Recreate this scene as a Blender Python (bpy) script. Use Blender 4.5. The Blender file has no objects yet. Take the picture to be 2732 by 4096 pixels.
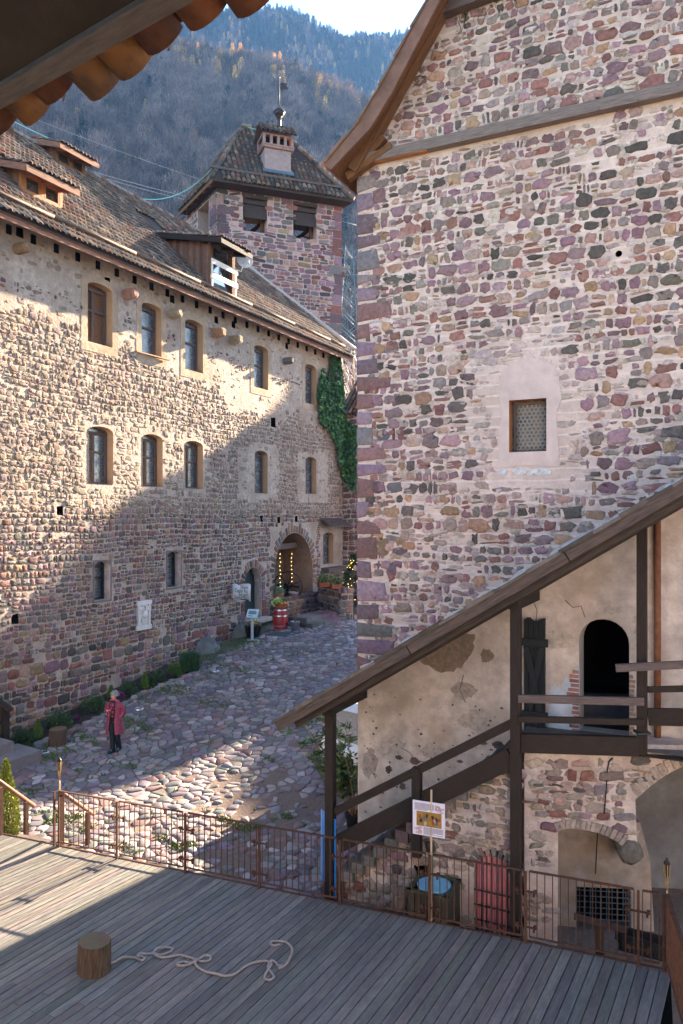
import bpy, bmesh, math, random
import numpy as np
from mathutils import Vector, Matrix
from mathutils.geometry import delaunay_2d_cdt

random.seed(7)
RNG = np.random.default_rng(7)
S = bpy.context.scene
COL = S.collection
R = math.radians

# ------------------------------------------------------------------ camera
F, UC, VH, CZ = 3034.0, 1366.0, 2068.0, 6.2
cam = bpy.data.cameras.new("camera")
cam.sensor_fit = 'VERTICAL'; cam.sensor_height = 36.0
cam.lens = F / 4096 * 36.0; cam.shift_y = 20.0 / 4096
cam.clip_start = 0.1; cam.clip_end = 6000
camo = bpy.data.objects.new("camera", cam); COL.objects.link(camo)
camo.location = (0, 0, CZ); camo.rotation_euler = (R(90), 0, 0)
S.camera = camo

# ------------------------------------------------------------------ sky, sun, exposure
EL, ROT = R(21.7), R(35.6)
SUNV = Vector((math.cos(EL) * math.sin(ROT), math.cos(EL) * math.cos(ROT), math.sin(EL)))
w = bpy.data.worlds.new("World"); S.world = w; w.use_nodes = True
nt = w.node_tree; bg = nt.nodes["Background"]
sky = nt.nodes.new("ShaderNodeTexSky"); sky.sky_type = 'NISHITA'; sky.sun_disc = False
sky.sun_elevation = EL; sky.sun_rotation = ROT; sky.altitude = 300
sky.air_density = 1.0; sky.dust_density = .7; sky.ozone_density = 2.2
nt.links.new(sky.outputs[0], bg.inputs[0]); bg.inputs[1].default_value = 0.068
sl = bpy.data.lights.new("sun", 'SUN'); sl.energy = 5.0; sl.angle = R(0.5); sl.color = (1.0, 0.80, 0.57)
so = bpy.data.objects.new("sun", sl); COL.objects.link(so)
so.rotation_euler = SUNV.to_track_quat('Z', 'Y').to_euler(); so.location = (30, 40, 60)
S.view_settings.view_transform = 'Standard'; S.view_settings.look = 'None'
S.view_settings.exposure = 3.18; S.view_settings.gamma = 1.0
S.render.engine = 'CYCLES'
S.cycles.use_denoising = True
S.cycles.max_bounces = 6; S.cycles.diffuse_bounces = 4; S.cycles.glossy_bounces = 3
S.cycles.transmission_bounces = 4; S.cycles.volume_bounces = 0
S.cycles.sample_clamp_indirect = 6.0

# ------------------------------------------------------------------ geometry helpers
CAM = np.array((0, 0, CZ))
def ray(u, v): return np.array(((u - UC) / F, 1.0, (VH - v) / F))
def P(u, v, Y): return CAM + ray(u, v) * Y
def zplane(u, v, z):
    r = ray(u, v); return CAM + r * ((z - CZ) / r[2])
GS = [0, 12, 14, 15.5, 17, 20, 25, 27, 29, 60]
GZ = [-.4, -.4, -.38, -.24, -.02, .38, 1.07, 1.40, 1.52, 1.6]
def g(x, y): return np.interp(.454 * np.asarray(x) + .891 * np.asarray(y), GS, GZ)
def gp(u, v):
    r = ray(u, v); Y = 20.0
    for _ in range(60):
        p = CAM + r * Y; Y += .8 * ((float(g(p[0], p[1])) - CZ) / r[2] - Y)
    p = CAM + r * Y; p[2] = float(g(p[0], p[1])); return p

class Frame:
    def __init__(s, o, ex, n):
        s.o = np.array(o, float); s.ex = np.array((ex[0], ex[1], 0.0)); s.ex /= np.linalg.norm(s.ex)
        s.n = np.array((n[0], n[1], 0.0)); s.n /= np.linalg.norm(s.n); s.ez = np.array((0, 0, 1.0))
    def w(s, a, b, d=0.0): return s.o + a * s.ex + b * s.ez + d * s.n
    def W(s, A, B, D):
        return s.o + np.multiply.outer(A, s.ex) + np.multiply.outer(B, s.ez) + np.multiply.outer(D, s.n)
    def hit(s, u, v, d=0.0):
        r = ray(u, v); t = (d - s.n @ (CAM - s.o)) / (s.n @ r); p = CAM + r * t - s.o
        return float(p @ s.ex), float(p[2])
    def poly(s, pts, d=0.0): return [s.hit(u, v, d) for u, v in pts]

LW = Frame((-10.4, 20.0, 0), (.51, 1), (1, -.51))          # long house, courtyard face
RWF = Frame((.31, 14.40, 0), (1, -.497), (-.497, -1))       # gable house, face towards us

class MB:
    def __init__(s): s.v = []; s.c = []; s.l = []; s.f = []; s.m = []; s.n = 0; s.sm = []
    def add(s, V, Fs, col=(1, 1, 1), mi=0, loc=None, smooth=False):
        V = np.asarray(V, float).reshape(-1, 3); k = len(V)
        C = np.asarray(col, float)
        if C.ndim == 1: C = np.tile(C, (k, 1))
        L = V if loc is None else np.asarray(loc, float).reshape(-1, 3)
        s.v.append(V); s.c.append(C); s.l.append(L)
        if isinstance(Fs, np.ndarray): fl = (Fs + s.n).tolist()
        else: fl = [[i + s.n for i in f] for f in Fs]
        s.f += fl; s.m += [mi] * len(fl); s.sm += [smooth] * len(fl); s.n += k
    def beam(s, p0, p1, wd, ht, up=(0, 0, 1), col=(1, 1, 1), mi=0, off=(0, 0)):
        p0 = np.array(p0, float); p1 = np.array(p1, float); d = p1 - p0; L = np.linalg.norm(d); d /= L
        up = np.array(up, float); sd = np.cross(d, up)
        if np.linalg.norm(sd) < 1e-5: sd = np.cross(d, (1, 0, 0.0))
        sd /= np.linalg.norm(sd); up = np.cross(sd, d)
        V = []; LC = []; o = random.random() * 40
        for e in (0, 1):
            for sx, sz in ((-1, -1), (1, -1), (1, 1), (-1, 1)):
                V.append((p0, p1)[e] + sd * (sx * wd / 2 + off[0]) + up * (sz * ht / 2 + off[1])); LC.append((e * L + o, sx * wd / 2 + o, sz * ht / 2))
        s.add(V, [(3, 2, 1, 0), (4, 5, 6, 7), (0, 1, 5, 4), (1, 2, 6, 5), (2, 3, 7, 6), (3, 0, 4, 7)], col, mi, LC)
    def box(s, c, sx, sy, sz, yaw=0, col=(1, 1, 1), mi=0):
        d = np.array((math.cos(yaw), math.sin(yaw), 0)); c = np.array(c, float)
        s.beam(c - d * sx / 2, c + d * sx / 2, sy, sz, col=col, mi=mi)
    def tube(s, pts, r, seg=8, col=(1, 1, 1), mi=0, cap=True):
        pts = [np.array(p, float) for p in pts]; n = len(pts); rr = r if hasattr(r, '__len__') else [r] * n
        V = []; LC = []; Fs = []; prev = None; ln = 0
        for i, p in enumerate(pts):
            d = pts[min(i + 1, n - 1)] - pts[max(i - 1, 0)]; d /= (np.linalg.norm(d) + 1e-9)
            if prev is None:
                a = np.cross(d, (0, 0, 1.0)); a = a if np.linalg.norm(a) > .05 else np.cross(d, (1.0, 0, 0))
            else: a = prev - d * (prev @ d)
            a /= np.linalg.norm(a); prev = a; b = np.cross(d, a)
            if i: ln += np.linalg.norm(p - pts[i - 1])
            for k in range(seg):
                t = 2 * math.pi * k / seg; V.append(p + rr[i] * (math.cos(t) * a + math.sin(t) * b)); LC.append((ln, math.cos(t) * rr[i], math.sin(t) * rr[i]))
        for i in range(n - 1):
            for k in range(seg):
                k2 = (k + 1) % seg; Fs.append((i * seg + k, i * seg + k2, (i + 1) * seg + k2, (i + 1) * seg + k))
        if cap: Fs.append(tuple(range(seg - 1, -1, -1))); Fs.append(tuple((n - 1) * seg + k for k in range(seg)))
        s.add(V, Fs, col, mi, LC, True)
    def lathe(s, prof, c, seg=16, col=(1, 1, 1), mi=0, axis=(0, 0, 1), cap=True, jit=0.0):
        c = np.array(c, float); ax = np.array(axis, float); ax /= np.linalg.norm(ax)
        a = np.cross(ax, (0, 1.0, 0)); a = a if np.linalg.norm(a) > .1 else np.cross(ax, (1.0, 0, 0)); a /= np.linalg.norm(a); b = np.cross(ax, a)
        V = []; Fs = []; jj = [1 + random.uniform(-jit, jit) for _ in range(seg)]
        for r, z in prof:
            for k in range(seg):
                t = 2 * math.pi * k / seg; V.append(c + ax * z + r * jj[k] * (math.cos(t) * a + math.sin(t) * b))
        for i in range(len(prof) - 1):
            for k in range(seg):
                k2 = (k + 1) % seg; Fs.append((i * seg + k, i * seg + k2, (i + 1) * seg + k2, (i + 1) * seg + k))
        if cap: Fs.append(tuple(range(seg - 1, -1, -1))); Fs.append(tuple((len(prof) - 1) * seg + k for k in range(seg)))
        s.add(V, Fs, col, mi, None, True)
    def ball(s, c, r, seg=10, rings=6, col=(1, 1, 1), mi=0):
        r = np.array(r, float) * np.ones(3); V = []; Fs = []
        for i in range(rings + 1):
            t = math.pi * i / rings
            for k in range(seg):
                f = 2 * math.pi * k / seg; V.append(np.array(c) + r * (math.sin(t) * math.cos(f), math.sin(t) * math.sin(f), math.cos(t)))
        for i in range(rings):
            for k in range(seg):
                k2 = (k + 1) % seg; Fs.append((i * seg + k, (i + 1) * seg + k, (i + 1) * seg + k2, i * seg + k2))
        s.add(V, Fs, col, mi, None, True)
    def face(s, fr, outline, holes=(), d=0.0, col=(1, 1, 1), mi=0):
        V2 = [Vector(p) for p in outline]; n = len(V2); E = [(i, (i + 1) % n) for i in range(n)]
        for h in holes:
            o = len(V2); V2 += [Vector(p) for p in h]; m = len(h); E += [(o + i, o + (i + 1) % m) for i in range(m)]
        vo, _, fo, *_ = delaunay_2d_cdt(V2, E, [], 0, 1e-5)
        keep = []
        for f in fo:
            cx = sum(vo[i][0] for i in f) / len(f); cy = sum(vo[i][1] for i in f) / len(f)
            if inside(cx, cy, outline) and not any(inside(cx, cy, h) for h in holes): keep.append(tuple(f))
        s.add([fr.w(p[0], p[1], d) for p in vo], keep, col, mi)
    def rim(s, fr, outline, d0, d1, col=(1, 1, 1), mi=0, closed=True):
        n = len(outline); V = [fr.w(a, b, d0) for a, b in outline] + [fr.w(a, b, d1) for a, b in outline]
        s.add(V, [(i, (i + 1) % n, n + (i + 1) % n, n + i) for i in range(n if closed else n - 1)], col, mi)
    def slab(s, fr, outline, d0, d1, holes=(), col=(1, 1, 1), mi=0):
        s.face(fr, outline, holes, d1, col, mi); s.face(fr, outline, holes, d0, col, mi); s.rim(fr, outline, d0, d1, col, mi)
        for h in holes: s.rim(fr, h, d0, d1, col, mi)
    def build(s, name, mats, parent=None):
        V = np.concatenate(s.v) if s.v else np.zeros((0, 3))
        if parent is not None: V = V - WL[parent.name]
        me = bpy.data.meshes.new(name); me.from_pydata(V.tolist(), [], s.f)
        if not isinstance(mats, (list, tuple)): mats = [mats]
        for m in mats: me.materials.append(m)
        ca = me.color_attributes.new("col", 'FLOAT_COLOR', 'POINT')
        C = np.concatenate(s.c); ca.data.foreach_set("color", np.c_[C, np.ones(len(C))].astype(np.float32).ravel())
        la = me.attributes.new("loc", 'FLOAT_VECTOR', 'POINT'); la.data.foreach_set("vector", np.concatenate(s.l).astype(np.float32).ravel())
        me.polygons.foreach_set("material_index", s.m); me.polygons.foreach_set("use_smooth", s.sm)
        me.update()
        o = bpy.data.objects.new(name, me); COL.objects.link(o)
        if parent is not None:
            o.parent = parent; WL[o.name] = WL[parent.name]
        else: WL[o.name] = np.zeros(3)
        return o

WL = {}
def tag(o, label=None, cat=None, group=None, kind=None):
    if label: o['label'] = label
    if cat: o['category'] = cat
    if group: o['group'] = group
    if kind: o['kind'] = kind
    return o
def thing(name, loc, label, cat, group=None):
    o = bpy.data.objects.new(name, None); COL.objects.link(o); o.location = tuple(loc); o.empty_display_size = .2
    WL[o.name] = np.array(loc, float); return tag(o, label, cat, group)
def inside(x, y, poly):
    c = False; n = len(poly); j = n - 1
    for i in range(n):
        xi, yi = poly[i][0], poly[i][1]; xj, yj = poly[j][0], poly[j][1]
        if (yi > y) != (yj > y) and x < (xj - xi) * (y - yi) / (yj - yi + 1e-12) + xi: c = not c
        j = i
    return c
def inside_np(X, Y, poly):
    c = np.zeros(len(X), bool); n = len(poly); j = n - 1
    for i in range(n):
        xi, yi = poly[i]; xj, yj = poly[j]
        c ^= ((yi > Y) != (yj > Y)) & (X < (xj - xi) * (Y - yi) / (yj - yi + 1e-12) + xi); j = i
    return c
def arch(a0, a1, b0, b1, rise, n=9):
    pts = [(a0, b0), (a1, b0)]
    for i in range(n + 1):
        t = math.pi * i / n; pts.append(((a0 + a1) / 2 + math.cos(t) * (a1 - a0) / 2, b1 - rise + math.sin(t) * rise))
    return pts
def wob(x, y, s=1.0, k=0):
    return (np.sin(x * 1.7 * s + 1.3 + k) * np.cos(y * 2.3 * s + .7 + k) + .5 * np.sin(x * 4.1 * s + y * 3.7 * s + 2.1 * k)) / 1.5

MORT = np.array([(.37, .285, .23), (.42, .335, .275), (.33, .25, .20), (.40, .32, .255)])
MORTR = np.array([(.58, .44, .375), (.63, .49, .42), (.50, .365, .31), (.66, .53, .46), (.54, .41, .35)])
# ------------------------------------------------------------------ materials
def newmat(name):
    m = bpy.data.materials.new(name); m.use_nodes = True; t = m.node_tree
    return m, t, t.nodes, t.links, t.nodes["Principled BSDF"]
def pmat(name, base, var=.25, scale=6, rough=.85, bump=.3, bscale=None, attr=False, tint=None, tscale=1.2, tamt=.5, metal=0, spec=.3, grain=None, bdist=.02, fine=True):
    m, t, N, L, B = newmat(name)
    co = N.new("ShaderNodeTexCoord"); src = co.outputs['Object']
    if grain:
        at = N.new("ShaderNodeAttribute"); at.attribute_name = "loc"; mp = N.new("ShaderNodeMapping"); mp.inputs['Scale'].default_value = grain
        L.new(at.outputs['Vector'], mp.inputs[0]); src = mp.outputs[0]
    n1 = N.new("ShaderNodeTexNoise"); n1.inputs['Scale'].default_value = scale; n1.inputs['Detail'].default_value = 8; n1.inputs['Roughness'].default_value = .65
    L.new(src, n1.inputs['Vector'])
    r = N.new("ShaderNodeValToRGB"); e = r.color_ramp.elements
    e[0].position = .3; e[1].position = .72
    e[0].color = (*[c * (1 - var) for c in base], 1); e[1].color = (*[min(1, c * (1 + var)) for c in base], 1)
    L.new(n1.outputs[0], r.inputs[0]); cur = r.outputs[0]
    if tint:
        n2 = N.new("ShaderNodeTexNoise"); n2.inputs['Scale'].default_value = tscale; n2.inputs['Detail'].default_value = 5
        L.new(co.outputs['Object'], n2.inputs['Vector'])
        rr = N.new("ShaderNodeMapRange"); rr.inputs[1].default_value = .45; rr.inputs[2].default_value = .68; rr.inputs[4].default_value = tamt
        L.new(n2.outputs[0], rr.inputs[0])
        mx = N.new("ShaderNodeMix"); mx.data_type = 'RGBA'; mx.inputs[7].default_value = (*tint, 1)
        L.new(rr.outputs[0], mx.inputs[0]); L.new(cur, mx.inputs[6]); cur = mx.outputs[2]
    if attr:
        a = N.new("ShaderNodeAttribute"); a.attribute_name = "col"
        mm = N.new("ShaderNodeMix"); mm.data_type = 'RGBA'; mm.blend_type = 'MULTIPLY'; mm.inputs[0].default_value = 1
        L.new(cur, mm.inputs[6]); L.new(a.outputs['Color'], mm.inputs[7]); cur = mm.outputs[2]
    L.new(cur, B.inputs['Base Color'])
    B.inputs['Roughness'].default_value = rough; B.inputs['Metallic'].default_value = metal; B.inputs['Specular IOR Level'].default_value = spec
    if bump:
        n3 = N.new("ShaderNodeTexNoise"); n3.inputs['Scale'].default_value = bscale or scale * 3; n3.inputs['Detail'].default_value = 6; n3.inputs['Roughness'].default_value = .7
        L.new(src, n3.inputs['Vector'])
        bp = N.new("ShaderNodeBump"); bp.inputs['Strength'].default_value = bump; bp.inputs['Distance'].default_value = bdist
        L.new(n3.outputs[0], bp.inputs['Height']); L.new(bp.outputs[0], B.inputs['Normal'])
    return m
def plain(name, base, rough=.5, metal=0, spec=.5, emit=None, es=0):
    m, t, N, L, B = newmat(name)
    n1 = N.new("ShaderNodeTexNoise"); n1.inputs['Scale'].default_value = 9
    r = N.new("ShaderNodeValToRGB"); r.color_ramp.elements[0].color = (*[c * .85 for c in base], 1); r.color_ramp.elements[1].color = (*[min(1, c * 1.12) for c in base], 1)
    L.new(n1.outputs[0], r.inputs[0]); L.new(r.outputs[0], B.inputs['Base Color'])
    B.inputs['Roughness'].default_value = rough; B.inputs['Metallic'].default_value = metal; B.inputs['Specular IOR Level'].default_value = spec
    if emit: B.inputs['Emission Color'].default_value = (*emit, 1); B.inputs['Emission Strength'].default_value = es
    return m
def glassmat(name, base=(.05, .07, .09), lead=None, ls=9):
    m, t, N, L, B = newmat(name)
    B.inputs['Base Color'].default_value = (*base, 1); B.inputs['Roughness'].default_value = .08; B.inputs['Specular IOR Level'].default_value = .9
    n3 = N.new("ShaderNodeTexNoise"); n3.inputs['Scale'].default_value = 9
    bp = N.new("ShaderNodeBump"); bp.inputs['Strength'].default_value = .25 if lead else .04; bp.inputs['Distance'].default_value = .03
    L.new(n3.outputs[0], bp.inputs['Height']); L.new(bp.outputs[0], B.inputs['Normal'])
    if lead:
        at = N.new("ShaderNodeAttribute"); at.attribute_name = "loc"
        v = N.new("ShaderNodeTexVoronoi"); v.feature = 'DISTANCE_TO_EDGE'; v.inputs['Scale'].default_value = ls; v.inputs['Randomness'].default_value = .35; v.voronoi_dimensions = '2D'
        L.new(at.outputs['Vector'], v.inputs['Vector'])
        r = N.new("ShaderNodeValToRGB"); r.color_ramp.elements[0].position = .03; r.color_ramp.elements[1].position = .1
        r.color_ramp.elements[0].color = (*lead, 1); r.color_ramp.elements[1].color = (*base, 1); L.new(v.outputs[0], r.inputs[0]); L.new(r.outputs[0], B.inputs['Base Color'])
        v2 = N.new("ShaderNodeTexVoronoi"); v2.inputs['Scale'].default_value = ls; v2.inputs['Randomness'].default_value = .35; v2.voronoi_dimensions = '2D'
        L.new(at.outputs['Vector'], v2.inputs['Vector'])
        mr = N.new("ShaderNodeMapRange"); mr.inputs[3].default_value = .03; mr.inputs[4].default_value = .4; L.new(v2.outputs['Color'], mr.inputs[0]); L.new(mr.outputs[0], B.inputs['Roughness'])
    return m

def mortarmat(name, *a, **k):
    m = pmat(name, *a, **k); t = m.node_tree; N, L = t.nodes, t.links; B = N["Principled BSDF"]
    co = N.new("ShaderNodeTexCoord"); mp = N.new("ShaderNodeMapping"); mp.inputs['Scale'].default_value = (.25, .25, 1); L.new(co.outputs['Object'], mp.inputs[0])
    wv = N.new("ShaderNodeTexWave"); wv.bands_direction = 'Z'; wv.inputs['Scale'].default_value = 1.68; wv.inputs['Distortion'].default_value = 2.2; wv.inputs['Detail'].default_value = 4; wv.inputs['Detail Scale'].default_value = 3; L.new(mp.outputs[0], wv.inputs[0])
    r = N.new("ShaderNodeMapRange"); r.inputs[1].default_value = .86; r.inputs[2].default_value = 1.0; r.inputs[4].default_value = .55; L.new(wv.outputs[0], r.inputs[0])
    n = N.new("ShaderNodeTexNoise"); n.inputs['Scale'].default_value = 3.5; n.inputs['Detail'].default_value = 6; L.new(co.outputs['Object'], n.inputs[0])
    r2 = N.new("ShaderNodeMapRange"); r2.inputs[1].default_value = .62; r2.inputs[2].default_value = .78; r2.inputs[4].default_value = .4; L.new(n.outputs[0], r2.inputs[0])
    ad = N.new("ShaderNodeMath"); ad.operation = 'MAXIMUM'; L.new(r.outputs[0], ad.inputs[0]); L.new(r2.outputs[0], ad.inputs[1])
    src = B.inputs['Base Color'].links[0].from_socket; mx = N.new("ShaderNodeMix"); mx.data_type = 'RGBA'; mx.inputs[7].default_value = (.70, .575, .51, 1); L.new(ad.outputs[0], mx.inputs[0]); L.new(src, mx.inputs[6]); L.new(mx.outputs[2], B.inputs['Base Color'])
    return m
M = dict(
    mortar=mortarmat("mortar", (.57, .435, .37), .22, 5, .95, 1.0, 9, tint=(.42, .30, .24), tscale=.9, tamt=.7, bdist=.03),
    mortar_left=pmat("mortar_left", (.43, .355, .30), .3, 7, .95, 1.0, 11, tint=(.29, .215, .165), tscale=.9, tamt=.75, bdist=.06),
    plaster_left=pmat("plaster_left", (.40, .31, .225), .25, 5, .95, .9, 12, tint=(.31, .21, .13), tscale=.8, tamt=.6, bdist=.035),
    reveal=pmat("reveal", (.42, .27, .155), .12, 3, .9, .3, 30, tint=(.42, .24, .13), tscale=2),
    mortar_tower=pmat("mortar_tower", (.44, .32, .285), .2, 6, .95, .8, 20, bdist=.03),
    stone=pmat("stone", (1, 1, 1), .5, 13, .9, 1.0, 24, attr=True, bdist=.03),
    cobble=pmat("cobble", (1, 1, 1), .3, 12, .6, .5, 35, attr=True, bdist=.012, spec=.4),
    plaster=pmat("plaster", (.52, .44, .39), .28, 4.5, .95, .9, 12, tint=(.37, .285, .225), tscale=1.6, tamt=.75, bdist=.02),
    rubble=pmat("rubble", (.52, .43, .39), .3, 4, .95, 1.0, 10, tint=(.40, .25, .2), tscale=1.6, tamt=.6, bdist=.05),
    greywall=pmat("greywall", (.25, .23, .22), .25, 3, .95, .4, 14, tint=(.16, .14, .13), tscale=1.0),
    tile=pmat("tile", (1, 1, 1), .35, 7, .85, .5, 20, attr=True, bdist=.01),
    underroof=pmat("underroof", (.05, .035, .028), .3, 5, .9, .2, 10),
    wood_dark=pmat("wood_dark", (.026, .0175, .0135), .5, 3, .75, .5, 9, grain=(1.5, 22, 22), bdist=.01, spec=.25),
    wood_brown=pmat("wood_brown", (.16, .075, .035), .5, 3, .8, .6, 8, grain=(1.5, 18, 18), bdist=.01),
    wood_red=pmat("wood_red", (.25, .125, .08), .5, 3, .8, .5, 8, grain=(1.2, 14, 14), bdist=.01),
    wood_grey=pmat("wood_grey", (.12, .09, .08), .5, 3, .85, .8, 6, grain=(1.2, 20, 20), bdist=.02),
    wood_orange=pmat("wood_orange", (.36, .14, .045), .3, 3, .6, .3, 8, grain=(1.5, 16, 16), bdist=.006),
    wood_pale=pmat("wood_pale", (.48, .36, .24), .3, 3, .8, .3, 8, grain=(2, 12, 12), bdist=.006),
    white_wood=pmat("white_wood", (.72, .68, .62), .1, 5, .6, .2, 20),
    bark=pmat("bark", (.10, .065, .042), .6, 3, .9, 1.0, 6, grain=(1.2, 14, 14), bdist=.03),
    bark_pale=pmat("bark_pale", (.11, .068, .043), .75, 3, .9, 1.0, 6, grain=(1.2, 12, 12), bdist=.03),
    rust=pmat("rust", (.075, .033, .02), .45, 14, .75, .3, 40, tint=(.09, .04, .025), tscale=7, bdist=.004),
    black=pmat("black", (.012, .012, .013), .4, 12, .6, .2, 30),
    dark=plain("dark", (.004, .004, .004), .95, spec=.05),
    iron=pmat("iron", (.02, .021, .024), .3, 14, .5, .3, 40, bdist=.004),
    steel=plain("steel", (.5, .52, .55), .3, .9),
    glass_lead=glassmat("glass_lead", (.05, .075, .10), (.16, .18, .2), 10),
    glass=glassmat("glass", (.30, .36, .42)),
    leaf=pmat("leaf", (1, 1, 1), .3, 20, .55, 0, attr=True, spec=.35),
    soil=pmat("soil", (.035, .026, .02), .4, 9, .95, .8, 20, bdist=.03),
    white=plain("white", (.74, .74, .73), .5),
    paint=plain("paint", (.62, .62, .61), .25, spec=.5),
    ink=plain("ink", (.02, .02, .025), .8),
    red_ink=plain("red_ink", (.30, .06, .09), .8),
    terracotta=pmat("terracotta", (.36, .10, .045), .2, 10, .8, .2, 30),
)

# deck boards: per-board tone, long grain, pale worn streaks
def deckmat():
    m, t, N, L, B = newmat("deck_boards")
    at = N.new("ShaderNodeAttribute"); at.attribute_name = "loc"
    def nz(scale, mp):
        q = N.new("ShaderNodeMapping"); q.inputs['Scale'].default_value = mp; L.new(at.outputs['Vector'], q.inputs[0])
        n = N.new("ShaderNodeTexNoise"); n.inputs['Scale'].default_value = scale; n.inputs['Detail'].default_value = 7; n.inputs['Roughness'].default_value = .6; L.new(q.outputs[0], n.inputs[0]); return n
    a = nz(1.4, (.7, 34, 1)); b = nz(1.1, (.55, 3.2, 1)); c = nz(3, (2, 7, 1))
    r = N.new("ShaderNodeValToRGB"); e = r.color_ramp.elements
    e[0].position = .32; e[0].color = (.11, .103, .097, 1); e[1].position = .72; e[1].color = (.185, .168, .15, 1); L.new(a.outputs[0], r.inputs[0])
    r2 = N.new("ShaderNodeValToRGB"); e = r2.color_ramp.elements
    e[0].position = .40; e[0].color = (.78, .78, .80, 1); e[1].position = .70; e[1].color = (1.35, 1.32, 1.28, 1); L.new(b.outputs[0], r2.inputs[0])
    m1 = N.new("ShaderNodeMix"); m1.data_type = 'RGBA'; m1.blend_type = 'MULTIPLY'; m1.inputs[0].default_value = 1; L.new(r.outputs[0], m1.inputs[6]); L.new(r2.outputs[0], m1.inputs[7])
    r3 = N.new("ShaderNodeValToRGB"); e = r3.color_ramp.elements
    e[0].position = .35; e[0].color = (.8, .8, .8, 1); e[1].position = .6; e[1].color = (1.1, 1.1, 1.1, 1); L.new(c.outputs[0], r3.inputs[0])
    m3 = N.new("ShaderNodeMix"); m3.data_type = 'RGBA'; m3.blend_type = 'MULTIPLY'; m3.inputs[0].default_value = 1; L.new(m1.outputs[2], m3.inputs[6]); L.new(r3.outputs[0], m3.inputs[7])
    ac = N.new("ShaderNodeAttribute"); ac.attribute_name = "col"
    m2 = N.new("ShaderNodeMix"); m2.data_type = 'RGBA'; m2.blend_type = 'MULTIPLY'; m2.inputs[0].default_value = 1; L.new(m3.outputs[2], m2.inputs[6]); L.new(ac.outputs['Color'], m2.inputs[7])
    L.new(m2.outputs[2], B.inputs['Base Color']); B.inputs['Roughness'].default_value = .62; B.inputs['Specular IOR Level'].default_value = .35
    bp = N.new("ShaderNodeBump"); bp.inputs['Strength'].default_value = .5; bp.inputs['Distance'].default_value = .004; L.new(a.outputs[0], bp.inputs['Height']); L.new(bp.outputs[0], B.inputs['Normal'])
    return m
M['glass'].node_tree.nodes['Principled BSDF'].inputs['Metallic'].default_value = .8
M['deck'] = deckmat()
def groundmat():
    m, t, N, L, B = newmat("courtyard_earth")
    co = N.new("ShaderNodeTexCoord")
    n = N.new("ShaderNodeTexNoise"); n.inputs['Scale'].default_value = .55; n.inputs['Detail'].default_value = 9; n.inputs['Roughness'].default_value = .7; L.new(co.outputs['Object'], n.inputs[0])
    r = N.new("ShaderNodeValToRGB"); e = r.color_ramp.elements; e[0].position = .42; e[0].color = (.15, .105, .085, 1); e[1].position = .58; e[1].color = (.055, .075, .028, 1); L.new(n.outputs[0], r.inputs[0])
    n2 = N.new("ShaderNodeTexNoise"); n2.inputs['Scale'].default_value = 14; n2.inputs['Detail'].default_value = 8; L.new(co.outputs['Object'], n2.inputs[0])
    r2 = N.new("ShaderNodeValToRGB"); r2.color_ramp.elements[0].color = (.45, .45, .45, 1); r2.color_ramp.elements[1].color = (1.5, 1.5, 1.5, 1); L.new(n2.outputs[0], r2.inputs[0])
    at = N.new("ShaderNodeAttribute"); at.attribute_name = "col"; sp = N.new("ShaderNodeSeparateColor"); L.new(at.outputs['Color'], sp.inputs[0])
    mg = N.new("ShaderNodeMix"); mg.data_type = 'RGBA'; mg.inputs[6].default_value = (.15, .105, .085, 1); L.new(sp.outputs[0], mg.inputs[0]); L.new(r.outputs[0], mg.inputs[7])
    mm = N.new("ShaderNodeMix"); mm.data_type = 'RGBA'; mm.blend_type = 'MULTIPLY'; mm.inputs[0].default_value = 1; L.new(mg.outputs[2], mm.inputs[6]); L.new(r2.outputs[0], mm.inputs[7]); L.new(mm.outputs[2], B.inputs['Base Color'])
    B.inputs['Roughness'].default_value = .95
    bp = N.new("ShaderNodeBump"); bp.inputs['Strength'].default_value = .8; bp.inputs['Distance'].default_value = .03; L.new(n2.outputs[0], bp.inputs['Height']); L.new(bp.outputs[0], B.inputs['Normal'])
    return m
M['earth'] = groundmat()

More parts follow.
